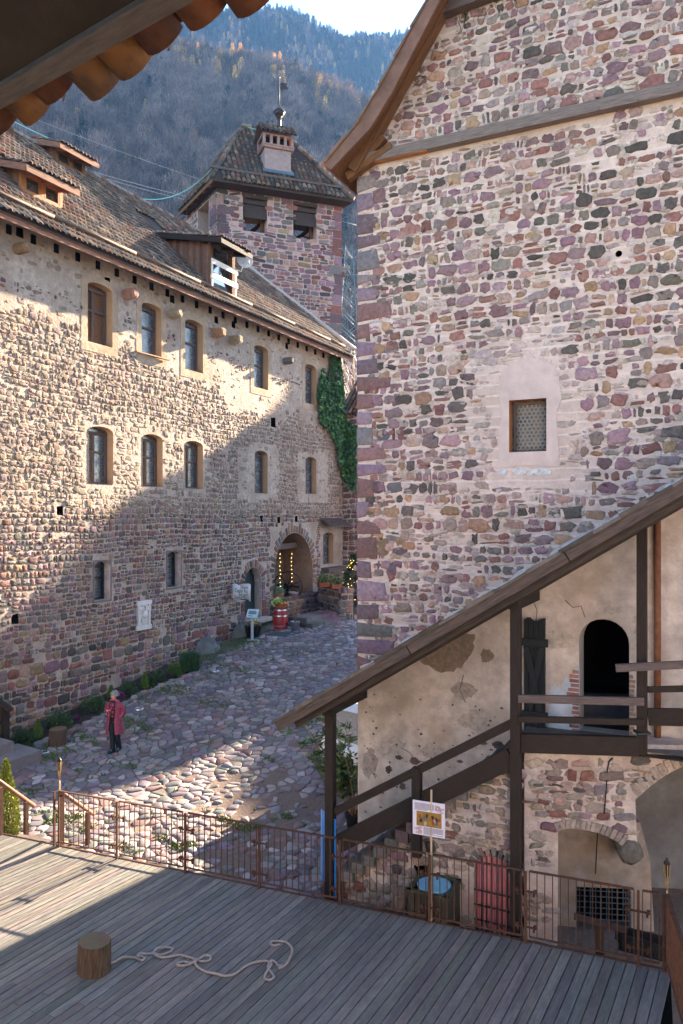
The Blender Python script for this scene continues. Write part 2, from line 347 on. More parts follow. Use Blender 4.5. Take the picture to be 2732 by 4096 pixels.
# ------------------------------------------------------------------ stonework, tiles, leaves
PAL = np.array([(.25, .135, .165), (.30, .19, .23), (.22, .10, .085), (.27, .12, .10), (.155, .15, .135), (.09, .082, .078), (.36, .23, .14), (.40, .25, .21), (.21, .19, .185), (.17, .115, .125), (.22, .17, .15)])
def stones(mb, fr, a0, a1, b0, b1, h, asp, keep, rng, d=(.012, .03), gap=.025, K=12, wav=.03, pal=PAL, pw=None, irr=.10, small=.25, tilt=0.0, sq=.62):
    """a coursed rubble wall: rows of irregular stones standing a little proud of the mortar"""
    ca = []; b = b0; row = 0
    while b < b1:
        hh = rng.uniform(*h); a = a0 - rng.uniform(0, .3)
        while a < a1:
            wd = hh * rng.uniform(*asp); q = rng.random()
            if q < small:
                f = rng.uniform(.35, .65); ca.append((a + wd / 2, b + hh * f / 2, wd / 2, hh * f / 2)); ca.append((a + wd * .5, b + hh * (f + 1) / 2, wd * rng.uniform(.3, .5), hh * (1 - f) / 2))
            elif q < small + .12:
                f = rng.uniform(.3, .5); ca.append((a + wd * f / 2, b + hh / 2, wd * f / 2, hh / 2 * rng.uniform(.6, 1))); ca.append((a + wd * (1 + f) / 2, b + hh / 2, wd * (1 - f) / 2, hh / 2))
            else: ca.append((a + wd / 2, b + hh / 2 + rng.normal() * .01, wd / 2, hh / 2 * rng.uniform(.82, 1.08)))
            a += wd
        b += hh; row += 1
    A = np.array(ca); A[:, 1] += wav * (np.sin(A[:, 0] * .9) + .6 * np.sin(A[:, 0] * 2.3 + A[:, 1])) + tilt * A[:, 0]
    k = rng.random(len(A)) < keep(A[:, 0], A[:, 1]); A = A[k]; N = len(A)
    if not N: return 0
    g2 = gap * rng.uniform(.6, 1.5, N); hw = np.maximum(A[:, 2] - g2 / 2, .018); hb = np.maximum(A[:, 3] - g2 / 2, .015)
    t = np.linspace(0, 2 * np.pi, K, endpoint=False) + np.pi / K
    e = rng.uniform(sq - .14, sq + .22, (N, 1)); ct, st = np.cos(t), np.sin(t)
    rx = np.sign(ct) * np.abs(ct) ** e * (1 + rng.normal(0, irr, (N, K))); ry = np.sign(st) * np.abs(st) ** e * (1 + rng.normal(0, irr, (N, K)))
    th = rng.normal(0, .09, (N, 1)); X = rx * hw[:, None]; Y = ry * hb[:, None]
    X, Y = X * np.cos(th) - Y * np.sin(th), X * np.sin(th) + Y * np.cos(th)
    dd = rng.uniform(d[0], d[1], (N, 1)); rings = []
    for sc, hz in ((1, -.012), (.95, .6), (.72, 1.0), (.36, 1.1)):
        D = dd * (hz if hz > 0 else 0) + (hz if hz < 0 else 0) + (0 if hz < 0 else 1) * rng.normal(0, .16, (N, K)) * dd
        rings.append(fr.W(A[:, :1] + X * sc, A[:, 1:2] + Y * sc, D))
    cen = fr.W(A[:, :1], A[:, 1:2], dd * 1.1 + rng.normal(0, .12, (N, 1)) * dd)
    V = np.concatenate(rings + [cen], 1); per = 4 * K + 1
    i = np.arange(K); j = (i + 1) % K
    fq = np.concatenate([np.stack([i + r * K, j + r * K, j + (r + 1) * K, i + (r + 1) * K], 1) for r in range(3)])
    ft = np.stack([i + 3 * K, j + 3 * K, np.full(K, 4 * K)], 1)
    base = (np.arange(N) * per)[:, None, None]
    C = pal[rng.choice(len(pal), N, p=pw)] * rng.uniform(.75, 1.25, (N, 1)) * rng.uniform(.94, 1.06, (N, 3)); C = np.repeat(C, per, 0)
    V = V.reshape(-1, 3); n0 = mb.n
    mb.add(V, (fq[None] + base).reshape(-1, 4), C, 0, None, True)
    mb.f += (ft[None] + base + n0).reshape(-1, 3).tolist(); mb.m += [0] * (N * K); mb.sm += [True] * (N * K)
    return N
TPAL = np.array([(.12, .085, .065), (.085, .065, .055), (.155, .095, .065), (.20, .135, .09), (.15, .12, .10), (.24, .175, .125), (.09, .08, .075), (.17, .08, .055)])
def tiles(mb, O, ex, es, n, W, Ls, rng, clip=None, pitch=.21, row=.34, r=.085, pal=TPAL, seg=5, bright=1.0):
    O = np.array(O, float); ex = np.array(ex, float); es = np.array(es, float); n = np.array(n, float)
    nc = int(W / pitch); nr = int(Ls / row) + 1
    I, J = np.meshgrid(np.arange(nc), np.arange(nr), indexing='ij'); X = (I.ravel() + .5) * pitch; Y = J.ravel() * row
    if clip is not None: k = clip(X, Y + row * .5); X = X[k]; Y = Y[k]
    N = len(X); X = X + rng.normal(0, .008, N); Y = Y + rng.normal(0, .012, N)
    t = np.linspace(0, np.pi, seg + 1); cs, sn = np.cos(t), np.sin(t)
    sk = rng.normal(0, .012, (N, 1)); lift = rng.uniform(.0, .02, (N, 1))
    def ring(y, rad, z): return O + np.multiply.outer(X[:, None] + rad * cs + (sk if y is None else 0), ex) + np.multiply.outer(np.broadcast_to((Y[:, None] + y), (N, seg + 1)), es) + np.multiply.outer(z + rad * sn * .9, n)
    lo = ring(0, r, .035 + lift); lin = ring(0, r * .80, .03 + lift); hi = ring(row * 1.12, r * .80, .012 + 0 * lift)
    V = np.concatenate([lin, lo, hi], 1); s1 = seg + 1; i = np.arange(seg)
    fq = np.concatenate([np.stack([i, i + 1, i + 1 + s1, i + s1], 1), np.stack([i + s1, i + 1 + s1, i + 1 + 2 * s1, i + 2 * s1], 1)])
    C = pal[rng.integers(0, len(pal), N)] * rng.uniform(.7, 1.35, (N, 1)) * bright
    mb.add(V.reshape(-1, 3), (fq[None] + (np.arange(N) * 3 * s1)[:, None, None]).reshape(-1, 4), np.repeat(C, 3 * s1, 0), 0, None, True)
def leaves(mb, Pt, size, cols, rng, dirs=None, asp=.5, jit=.35):
    """one small quad per point, long axis along dirs (random when None)"""
    N = len(Pt); d = rng.normal(size=(N, 3)) if dirs is None else dirs + rng.normal(0, jit, (N, 3))
    d /= np.linalg.norm(d, axis=1)[:, None] + 1e-9; s = np.cross(d, rng.normal(size=(N, 3))); s /= np.linalg.norm(s, axis=1)[:, None] + 1e-9
    sz = size * rng.uniform(.6, 1.35, (N, 1)); a = d * sz; b = s * sz * asp * .5
    V = np.stack([Pt, Pt + a * .5 + b, Pt + a, Pt + a * .5 - b], 1).reshape(-1, 3)
    cols = np.asarray(cols) * 1.55; C = cols[rng.integers(0, len(cols), N)] * rng.uniform(.65, 1.35, (N, 1))
    mb.add(V, np.arange(4 * N).reshape(-1, 4), np.repeat(C, 4, 0), 0)
def textmesh(s, size, align='LEFT', font=None):
    c = bpy.data.curves.new("t", 'FONT'); c.body = s; c.size = size; c.align_x = align; c.extrude = .001
    o = bpy.data.objects.new("t", c); COL.objects.link(o)
    dg = bpy.context.evaluated_depsgraph_get(); dg.update(); me = bpy.data.meshes.new_from_object(o.evaluated_get(dg))
    V = np.array([v.co[:] for v in me.vertices]) if len(me.vertices) else np.zeros((0, 3)); Fs = [tuple(p.vertices) for p in me.polygons]
    bpy.data.objects.remove(o); bpy.data.curves.remove(c); bpy.data.meshes.remove(me); return V, Fs
def put_text(mb, s, size, O, ex, ez, n, align='LEFT', mi=0, sx=1.0):
    V, Fs = textmesh(s, size, align)
    if len(V): mb.add(np.array(O) + np.outer(V[:, 0] * sx, ex) + np.outer(V[:, 1], ez) + np.outer(V[:, 2] + .004, n), Fs, (1, 1, 1), mi)
# ================================================================== ground, paving, deck
DIRT = [gp(*p)[:2] for p in ((860, 3090), (1140, 3080), (1250, 3190), (1420, 3150), (1480, 3330), (1290, 3260), (1080, 3420), (1000, 3600), (820, 3480), (840, 3280))]
BED = [gp(*p)[:2] for p in ((-60, 3010), (160, 2975), (330, 2905), (470, 2830), (560, 2775), (700, 2715), (790, 2690), (800, 2600), (500, 2700), (200, 2850), (-60, 2960))]
def build_ground():
    mb = MB(); xs = np.concatenate([np.linspace(-160, -24, 12), np.linspace(-22, 22, 89), np.linspace(24, 150, 12)]); ys = np.concatenate([np.linspace(-40, 6, 10), np.linspace(7, 50, 108), np.linspace(53, 110, 14)])
    X, Y = np.meshgrid(xs, ys, indexing='ij'); Z = g(X, Y) + .025 * wob(X, Y, 1.6)
    far = np.maximum(0, np.hypot(X - 0, Y - 25) - 45); Z = Z - far * .30
    n, m = X.shape; I, J = np.meshgrid(np.arange(n - 1), np.arange(m - 1), indexing='ij'); b = (I * m + J).ravel()
    mb.add(np.stack([X, Y, Z], -1).reshape(-1, 3), np.stack([b, b + m, b + m + 1, b + 1], 1), np.repeat(np.array([0.0 if inside(x_, y_, DIRT) else min(1, max(0, 1.15 - (x_ + 20.6 - .51 * y_) / 9)) for x_, y_ in zip(X.ravel(), Y.ravel())])[:, None], 3, 1), smooth=True)
    tag(mb.build("ground", M['earth']), kind='structure')
build_ground()

CPAL = np.array([(.24, .19, .20), (.22, .21, .21), (.25, .15, .14), (.40, .35, .33), (.17, .185, .165), (.20, .155, .185), (.31, .25, .24), (.14, .13, .14), (.34, .29, .25)])
def build_cobbles():
    rng = np.random.default_rng(3); mb = MB(); sx, sy = .27, .20
    ca, sa = .8909, .4543
    def G(p, q): return np.array((-p * 0 + q * sa + p * ca, q * ca - p * sa))      # p across the court, q along it
    P0, P1, Q0, Q1 = -17.5, 3.0, 7.0, 39.5
    nx, ny = int((P1 - P0) / sx), int((Q1 - Q0) / sy)
    SP = P0 + (np.arange(nx)[:, None] + .5 * (np.arange(ny)[None] % 2) + rng.uniform(-.47, .47, (nx, ny))) * sx
    SQ = Q0 + (np.arange(ny)[None] + rng.uniform(-.47, .47, (nx, ny))) * sy
    alive = rng.random((nx, ny)) > .16
    for i in range(1, nx - 1):
        for j in range(1, ny - 1):
            if not alive[i, j]: continue
            p, q = SP[i, j], SQ[i, j]; x, y = G(p, q)
            if x > 3.2 or y > 41 or y < 9 or (y < 13.4 - .402 * (x + 5.36)): continue
            wl = (x + 20.6 - .51 * y) / 1.1225                      # distance from the long wall
            if wl < .1: continue
            bed = inside(x, y, BED)
            if bed and wl < .75: continue
            dirt = inside(x, y, DIRT)
            if dirt and rng.random() < .42: continue
            poly = [(p - .5, q - .5), (p + .5, q - .5), (p + .5, q + .5), (p - .5, q + .5)]
            for di in (-2, -1, 0, 1, 2):
                for dj in (-2, -1, 0, 1, 2):
                    ii, jj = i + di, j + dj
                    if (di == 0 and dj == 0) or ii < 0 or jj < 0 or ii >= nx or jj >= ny or not alive[ii, jj]: continue
                    nxv, nyv = SP[ii, jj] - p, SQ[ii, jj] - q; h = (nxv * nxv + nyv * nyv) / 2
                    out = []; k = len(poly)
                    for t in range(k):
                        A, B = poly[t], poly[(t + 1) % k]; dA = (A[0] - p) * nxv + (A[1] - q) * nyv - h; dB = (B[0] - p) * nxv + (B[1] - q) * nyv - h
                        if dA <= 0: out.append(A)
                        if dA * dB < 0: f = dA / (dA - dB); out.append((A[0] + f * (B[0] - A[0]), A[1] + f * (B[1] - A[1])))
                    poly = out
                    if len(poly) < 3: break
                if len(poly) < 3: break
            if len(poly) < 3: continue
            near = y < 15.6 and x < -.5
            pl = np.array(poly); c = pl.mean(0); big = np.abs(pl - c).max(0); pl = c + (pl - c) * min(1, .25 / max(big.max(), 1e-6))
            grass = wob(x, y, .9, 3) > .35 and wl < 4.5
            sh = (.82 if grass else .925) * rng.uniform(.93, 1.03) * (.8 if dirt else 1)
            pl = c + (pl - c) * min(.965, sh)
            k = len(pl); ch = []
            for t in range(k):                                       # cut the corners
                A, B = pl[t], pl[(t + 1) % k]; ch += [A * .82 + B * .18, A * .18 + B * .82]
            ch = np.array(ch); k = len(ch); hgt = rng.uniform(.010, .032) * (1.25 if near else 1); V = []
            tx, ty = rng.normal(0, .05, 2)
            for sc, hz in ((1.0, -.03), (.97, hgt * .65), (.85, hgt)):
                for pt in c + (ch - c) * sc:
                    X, Yw = G(*pt); V.append((X, Yw, float(g(X, Yw)) + hz + .025 * wob(X, Yw, 1.6) + (tx * (pt[0] - c[0]) + ty * (pt[1] - c[1]) if hz > 0 else 0)))
            X, Yw = G(*c); V.append((X, Yw, float(g(X, Yw)) + hgt * 1.08 + .025 * wob(X, Yw, 1.6)))
            Fs = []
            for r in range(2):
                for t in range(k): Fs.append((r * k + t, r * k + (t + 1) % k, (r + 1) * k + (t + 1) % k, (r + 1) * k + t))
            for t in range(k): Fs.append((2 * k + t, 2 * k + (t + 1) % k, 3 * k))
            mb.add(V, Fs, CPAL[rng.integers(0, len(CPAL))] * rng.uniform(.68, 1.2) * np.array((.97, .98, 1.05)), 0, None, True)
    tag(mb.build("cobbled_paving", M['cobble']), kind='structure')
build_cobbles()

def build_grass():
    rng = np.random.default_rng(5); mb = MB(); pts = []
    while len(pts) < 9000:
        u, v = rng.uniform(80, 1350), rng.uniform(2560, 3420); p = gp(u, v); wl = (p[0] + 20.6 - .51 * p[1]) / 1.1225
        if wl < .15: continue
        k = 2.2 * math.exp(-wl / 2.6) + (.5 if p[1] < 17 else 0) - .25
        if wob(p[0], p[1], .9, 3) + .7 * wob(p[0], p[1], 3.1, 1) + k > 1.05: pts.append(p)
    Pt = np.array(pts); d = rng.normal(0, .6, (len(Pt), 3)); d[:, 2] = 1
    leaves(mb, Pt + (0, 0, .0), .075, [(.06, .11, .02), (.09, .13, .03), (.05, .085, .02)], rng, d, .35)
    tag(mb.build("grass", M['leaf']), 'short green grass and moss between the cobbles', 'grass', kind='stuff')
build_grass()

# fence line on the deck's far edge, and the deck itself
FL = np.array((-5.36, 14.27, 0.0)); FR = np.array((4.42, 10.34, 0.0)); FD = (FR - FL) / np.linalg.norm(FR - FL)
BDIR = np.array((.492, .871, 0)); BN = np.array((FD[1], -FD[0], 0))
def fence_at(u):
    r = ray(u, 0); A = np.array([[r[0], -FD[0]], [1, -FD[1]]]); t, s = np.linalg.solve(A, FL[:2]); return FL + FD * s
def build_deck():
    rng = np.random.default_rng(11); mb = MB(); bw = .142; per = np.array((BDIR[1], -BDIR[0], 0))
    E0 = FL - FD * 6.0; E1 = FR + FD * .06
    lo, hi = E0 @ per, E1 @ per; k = 0; x = lo
    den = BDIR[0] * FD[1] - BDIR[1] * FD[0]
    while x < hi - .02:
        xm = x + bw / 2; o = per * xm
        t = ((FL[0] - o[0]) * FD[1] - (FL[1] - o[1]) * FD[0]) / den           # where this board meets the fence line
        yl = o + BDIR * t; end = yl + BDIR * .06
        # butt joints in a running pattern near the log
        j = 3.55 + (.0, .33)[k % 2] + rng.normal(0, .01) if x > -9 else 5
        segs = [(t + .06, t - j + .003), (t - j - .003, t - 15)]
        if k % 5 == 3: segs = [(t + .06, t - 15)]
        for s0, s1 in segs:
            c = np.array((1.0, 1.0, 1.0)) * rng.uniform(.82, 1.17); c = c * (1 + rng.normal(0, .03, 3))
            z = rng.normal(0, .0015)
            mb.beam(o + BDIR * s1 + (0, 0, -.0175 + z), o + BDIR * s0 + (0, 0, -.0175 + z), bw - .013, .035, col=c)
        x += bw; k += 1
    d = mb.build("deck", M['deck']); tag(d, kind='structure')
    e = MB(); e.beam(E0 + BN * -.02 + (0, 0, -.1), E1 + BN * -.02 + (0, 0, -.1), .05, .12); 
    q = [E0 + BN * 0 , E1, E1 + BN * 14, E0 + BN * 14]; e.add([p + np.array((0, 0, -.06)) for p in q], [(0, 1, 2, 3)], mi=1)
    tag(e.build("deck_substructure", [M['wood_dark'], M['dark']]), kind='structure')
    r = MB(); A = FL - FD * .02; r.beam(A + np.array((0, 0, .006)) + BDIR * .05, FR + BDIR * .05 + (0, 0, .006), .035, .012)
    r.beam(E0 + BDIR * .06 + (0, 0, -.012), A + BDIR * .06 + (0, 0, -.012), .02, .05)
    tag(r.build("deck_edging", M['rust']), kind='structure')
build_deck()

# ================================================================== the long house on the left
A_END = LW.hit(1372, 2068)[0]; A0 = -4.0
EAVE_D, EAVE_Z, RIDGE_D, RIDGE_Z = .71, 14.6, -5.72, 20.7
SLOPE = (RIDGE_Z - EAVE_Z) / (EAVE_D - RIDGE_D)
def roofz(d): return EAVE_Z + (EAVE_D - d) * SLOPE
RN = LW.n * SLOPE + np.array((0, 0, 1)); RN /= np.linalg.norm(RN)
RUP = -LW.n + np.array((0, 0, SLOPE)); RUP /= np.linalg.norm(RUP)
def roofpt(u, v):
    r = ray(u, v); p0 = LW.w(0, EAVE_Z, EAVE_D); t = RN @ (p0 - CAM) / (RN @ r); return CAM + r * t
def loc(p): q = p - LW.o; return q @ LW.ex, q @ LW.n, q[2]
house = thing("castle_house", LW.w(8, 0, 0), "long sunlit stone castle house with tiled roof and three dormers along the cobbled court", "castle house")
WIN = [  # u0 u1 v_apex v_bottom(at u0) rise style
    (350, 449, 1136, 1364, .16, 'board'), (566, 645, 1216, 1416, .16, 'lead'), (740, 811, 1282, 1475, .16, 'lead'), (1016, 1072, 1384, 1546, .16, 'lead'), (1221, 1264, 1459, 1610, .16, 'lead'),
    (353, 452, 1706, 1933, .18, 'lead2'), (570, 650, 1737, 1944, .18, 'lead2'), (741, 811, 1764, 1952, .18, 'lead2'), (1019, 1070, 1803, 1972, .18, 'lead'), (1222, 1265, 1828, 1974, .18, 'lead'),
    (376, 440, 2244, 2405, .16, 'low'), (668, 722, 2205, 2353, .14, 'low'), (1292, 1333, 2130, 2258, .16, 'lead')]
wins = []
for u0, u1, vt, vb, rise, st in WIN:
    a0, b0 = LW.hit(u0, vb); a1, _ = LW.hit(u1, vb); b1 = LW.hit((u0 + u1) / 2, vt)[1]
    wins.append((a0, a1, b0, b1, rise, st))
HOLES = [arch(a0, a1, b0, b1, r) for a0, a1, b0, b1, r, s in wins]
na0, na1 = LW.hit(1098, 2300)[0], LW.hit(1251, 2300)[0]; nb1 = LW.hit(1179, 2131)[1]; nb0 = float(g(-2, 35)) - .1
NICHE = arch(na0, na1, nb0, nb1, (na1 - na0) * .52, 16)
da0, da1 = LW.hit(978, 2400)[0], LW.hit(1047, 2400)[0]; db1 = LW.hit(1011, 2269)[1]; db0 = LW.hit(985, 2478)[1]
DOORH = arch(da0, da1, db0, db1, (da1 - da0) * .55, 12)
PUT = []
for u, v in ((79, 930), (430, 1128), (689, 1197), (865, 1280), (934, 1299), (1147, 1384), (240, 2043), (60, 2477), (1093, 1690), (1046, 2075), (1115, 2080), (1185, 2076)):
    a, b = LW.hit(u, v); s = .13 if v != 1690 else .2; PUT.append([(a - s, b - s), (a + s, b - s * 1.1), (a + s * .9, b + s * 1.2), (a - s, b + s)])
def build_wall():
    mb = MB(); outl = [(A0, -1.2), (A_END, -1.2), (A_END, 15.2), (A0, 15.2)]
    mb.face(LW, outl, HOLES + [NICHE, DOORH] + PUT)
    for h in PUT: mb.rim(LW, h, 0, -.3, mi=1); mb.face(LW, h, (), -.3, mi=1)
    # the end wall and the far side close the body of the house
    bk = Frame(LW.w(A_END, 0, 0), -LW.n, LW.ex); mb.face(bk, [(0, -1.2), (11.4, -1.2), (11.4, 15.2), (5.7, 20.4), (0, 15.2)])
    ft = Frame(LW.w(A0, 0, 0), -LW.n, LW.ex); mb.face(ft, [(0, -1.2), (11.4, -1.2), (11.4, 15.2), (5.7, 20.4), (0, 15.2)])
    mb.face(LW, outl, (), -11.4)
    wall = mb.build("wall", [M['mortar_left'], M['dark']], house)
    # rough plaster coats
    pz = MB()
    Z1 = LW.poly([(-150, 760), (1378, 1430), (1378, 1470), (1300, 1560), (1272, 1700), (1215, 1700), (1190, 1640), (1130, 1690), (1060, 1668), (1010, 1640), (950, 1660), (900, 1600), (880, 1530), (840, 1560), (800, 1510), (720, 1530), (650, 1450), (560, 1440), (520, 1360), (440, 1430), (330, 1370), (310, 1300), (230, 1290), (120, 1230), (0, 1240), (-150, 1200)])
    Z2 = LW.poly([(300, 1660), (480, 1640), (660, 1700), (830, 1730), (850, 1850), (850, 1980), (740, 2000), (560, 2000), (520, 1990), (470, 2035), (310, 2030)])
    Z3 = LW.poly([(950, 1790), (1020, 1770), (1110, 1780), (1120, 1900), (1110, 2000), (1000, 2010), (955, 1990)]); Z4 = LW.poly([(1190, 1810), (1310, 1805), (1315, 2010), (1190, 2005)]); Z5 = LW.poly([(1278, 2085), (1372, 2095), (1372, 2290), (1278, 2280)])
    return wall, [Z1, Z2, Z3, Z4, Z5]
WALL, ZON = build_wall()
def rough(poly, amp, n=5, seed=1):
    rg = random.Random(seed); out = []
    for i in range(len(poly)):
        A, B = poly[i], poly[(i + 1) % len(poly)]
        for k in range(n):
            t = k / n; out.append((A[0] + (B[0] - A[0]) * t + (rg.uniform(-amp, amp) if k else 0), A[1] + (B[1] - A[1]) * t + (rg.uniform(-amp, amp) if k else 0)))
    return out
def clear_np(X, Y, polys):
    k = np.ones(len(X), bool)
    for p in polys: k &= ~inside_np(X, Y, p)
    return k
def grow(p, m, mz=None):
    a = [q[0] for q in p]; b = [q[1] for q in p]; mz = m if mz is None else mz; return [(min(a) - m, min(b) - mz), (max(a) + m, min(b) - mz), (max(a) + m, max(b) + mz), (min(a) - m, max(b) + mz)]
NOST = [grow(h, .26, .24) for h in HOLES[:5]] + [grow(h, .14, .12) for h in HOLES[5:]] + [grow(NICHE, .42, .40), grow(DOORH, .32, .3)] + [grow(p, .06) for p in PUT] + [LW.poly([(548, 2412), (598, 2410), (598, 2512), (548, 2514)])]
def build_left_stones():
    rng = np.random.default_rng(21); mb = MB()
    def keepf(lo, dens):
        def k(a, b):
            w_ = .16 * wob(a, b, 2.2); z = np.where(inside_np(a + w_, b + w_ * .7, ZON[0]), .0, 1.0); z = np.where(inside_np(a + w_, b + w_, ZON[1]), .10, z)
            for q in ZON[2:]: z = np.where(inside_np(a + w_ * .5, b + w_ * .5, q), .0, z)
            ground = np.interp(.454 * (LW.o[0] + a * LW.ex[0]) + .891 * (LW.o[1] + a * LW.ex[1]), GS, GZ)
            return z * clear_np(a, b, NOST) * (b > ground - .25) * (b < 15.0) * dens * (1 - .25 * (wob(a, b, .8, 5) > .55))
        return k
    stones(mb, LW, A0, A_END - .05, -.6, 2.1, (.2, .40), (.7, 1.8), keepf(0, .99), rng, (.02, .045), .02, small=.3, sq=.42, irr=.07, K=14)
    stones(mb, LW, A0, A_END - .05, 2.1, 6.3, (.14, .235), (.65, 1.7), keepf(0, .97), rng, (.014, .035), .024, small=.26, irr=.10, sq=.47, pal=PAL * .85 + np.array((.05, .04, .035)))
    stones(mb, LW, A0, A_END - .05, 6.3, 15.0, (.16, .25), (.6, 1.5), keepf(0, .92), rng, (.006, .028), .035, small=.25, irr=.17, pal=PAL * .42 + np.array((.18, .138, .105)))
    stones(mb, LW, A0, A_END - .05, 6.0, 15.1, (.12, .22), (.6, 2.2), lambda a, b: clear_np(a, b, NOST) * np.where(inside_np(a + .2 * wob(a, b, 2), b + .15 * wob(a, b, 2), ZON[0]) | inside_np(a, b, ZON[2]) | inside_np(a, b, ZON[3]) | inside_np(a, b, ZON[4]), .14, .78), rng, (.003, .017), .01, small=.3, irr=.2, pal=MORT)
    # squared quoins at the building joint and odd stones in the plaster
    stones(mb, LW, A0, A_END, 9.5, 14.6, (.14, .2), (.7, 1.5), lambda a, b: clear_np(a, b, NOST) * np.exp(-((b - (13.0 - .028 * a) - .10 * np.sin(a * 2.2)) / .13) ** 2) * .75, rng, (.015, .04), .05, small=.3)
    mb.build("stonework", M['stone'], house)
build_left_stones()
def voussoir(mb, fr, ca, cb, r0, r1, n, rng, t0=0.0, t1=math.pi, ry=1.0, d=.03, pal=PAL):
    for i in range(n):
        a = t0 + (t1 - t0) * (i + .10) / n; b = t0 + (t1 - t0) * (i + .90) / n; k = rng.uniform(.92, 1.06); dd = d * rng.uniform(.6, 1.3)
        pts = [(r0, a), (r1 * k, a + .01), (r1 * k, b - .01), (r0, b)]; q = [(ca + r * math.cos(t), cb + r * math.sin(t) * ry) for r, t in pts]
        c = (sum(x for x, _ in q) / 4, sum(y for _, y in q) / 4); q2 = [(c[0] + (x - c[0]) * .86, c[1] + (y - c[1]) * .92) for x, y in q]
        V = [fr.w(x, y, -.02) for x, y in q] + [fr.w(x, y, dd) for x, y in q2]
        mb.add(V, [(4, 5, 6, 7)] + [(k2, (k2 + 1) % 4, 4 + (k2 + 1) % 4, 4 + k2) for k2 in range(4)], pal[rng.integers(0, len(pal))] * rng.uniform(.7, 1.2))
def build_arches():
    rng = np.random.default_rng(31); mb = MB(); rn = (na1 - na0) / 2
    voussoir(mb, LW, (na0 + na1) / 2, nb1 - rn * 1.04, rn + .02, rn + .38, 31, rng, -.35, math.pi + .35, 1.04); mb.build("niche_arch", M['stone'], house); mb = MB()
    rd = (da1 - da0) / 2; voussoir(mb, LW, (da0 + da1) / 2, db1 - rd * 1.1, rd + .02, rd + .28, 15, rng, -.15, math.pi + .15, 1.1)
    b = db0
    while b < db1 - rd * 1.1:
        h = rng.uniform(.25, .42)
        for a_, s in ((da0, -1), (da1, 1)):
            w_ = rng.uniform(.2, .32); q = [(a_ + s * .02, b), (a_ + s * w_, b), (a_ + s * w_, b + h - .03), (a_ + s * .02, b + h - .03)]
            V = [LW.w(x, y, -.02) for x, y in q] + [LW.w(x, y, .035) for x, y in q]
            mb.add(V, [(4, 5, 6, 7)] + [(k, (k + 1) % 4, 4 + (k + 1) % 4, 4 + k) for k in range(4)], PAL[rng.integers(0, 4)] * rng.uniform(.8, 1.1))
        b += h
    mb.build("door_surround", M['stone'], house)
    # niche room
    r = MB(); r.rim(LW, NICHE, 0, -1.7, mi=0); r.face(LW, NICHE, (), -1.7, mi=1)
    fr = r.build("niche", [pmat('niche_plaster', (.30, .195, .13), .25, 4, .95, .6, 14, bdist=.03), pmat('niche_back', (.15, .125, .105), .25, 3, .95, .4, 14)], house)
    bm_ = MB(); a_, b_ = (na0 + na1) / 2 - .15, nb1 - .62; bm_.beam(LW.w(na0 - .1, b_ - .05, -.45), LW.w(na1 + .1, b_ + .0, -.75), .22, .26); bm_.build("beam", M['wood_grey'], fr)
    d = MB(); d.rim(LW, DOORH, 0, -.42); rv = d.build("door_recess", M['rubble'], house)
    dl = MB(); n = 7; wd = (da1 - da0) / n
    for i in range(n):
        x0, x1 = da0 + i * wd + .006, da0 + (i + 1) * wd - .006; xm = (x0 + x1) / 2; t = (xm - (da0 + da1) / 2) / ((da1 - da0) / 2); top = db1 - rd * 1.1 + rd * 1.1 * math.sqrt(max(.02, 1 - t * t))
        dl.beam(LW.w(xm, db0, -.40), LW.w(xm, top, -.40), x1 - x0, .05, up=LW.n)
    dl.beam(LW.w(da0, db0 + .1, -.365), LW.w(da1, db0 + .1, -.365), .03, .09); dl.beam(LW.w(da0 + .02, db1 - rd * 1.1, -.365), LW.w(da1 - .02, db1 - rd * 1.1, -.365), .03, .07)
    dm = pmat("door_paint", (.014, .028, .036), .35, 3, .55, .4, 9, grain=(1.5, 16, 16), bdist=.008)
    do = dl.build("door", dm, house)
    hd = MB(); hd.beam(LW.w(da0 + .25, db0 + .95, -.35), LW.w(da0 + .25, db0 + 1.15, -.35), .03, .03); hd.build("handle", M['iron'], do)
    nn = MB(); a, b = LW.hit(986, 2382, -.36); nn.slab(LW, [(a - .08, b - .17), (a + .08, b - .17), (a + .08, b + .17), (a - .08, b + .17)], -.37, -.362); nn.build("notice", plain("notice_blue", (.35, .62, .72), .6), do)
    st = MB(); st.beam(LW.w(da0 - .15, db0 - .09, .12), LW.w(da1 + .2, db0 - .09, .12), .6, .18); st.build("doorstep", M['rubble'], house)
build_arches()
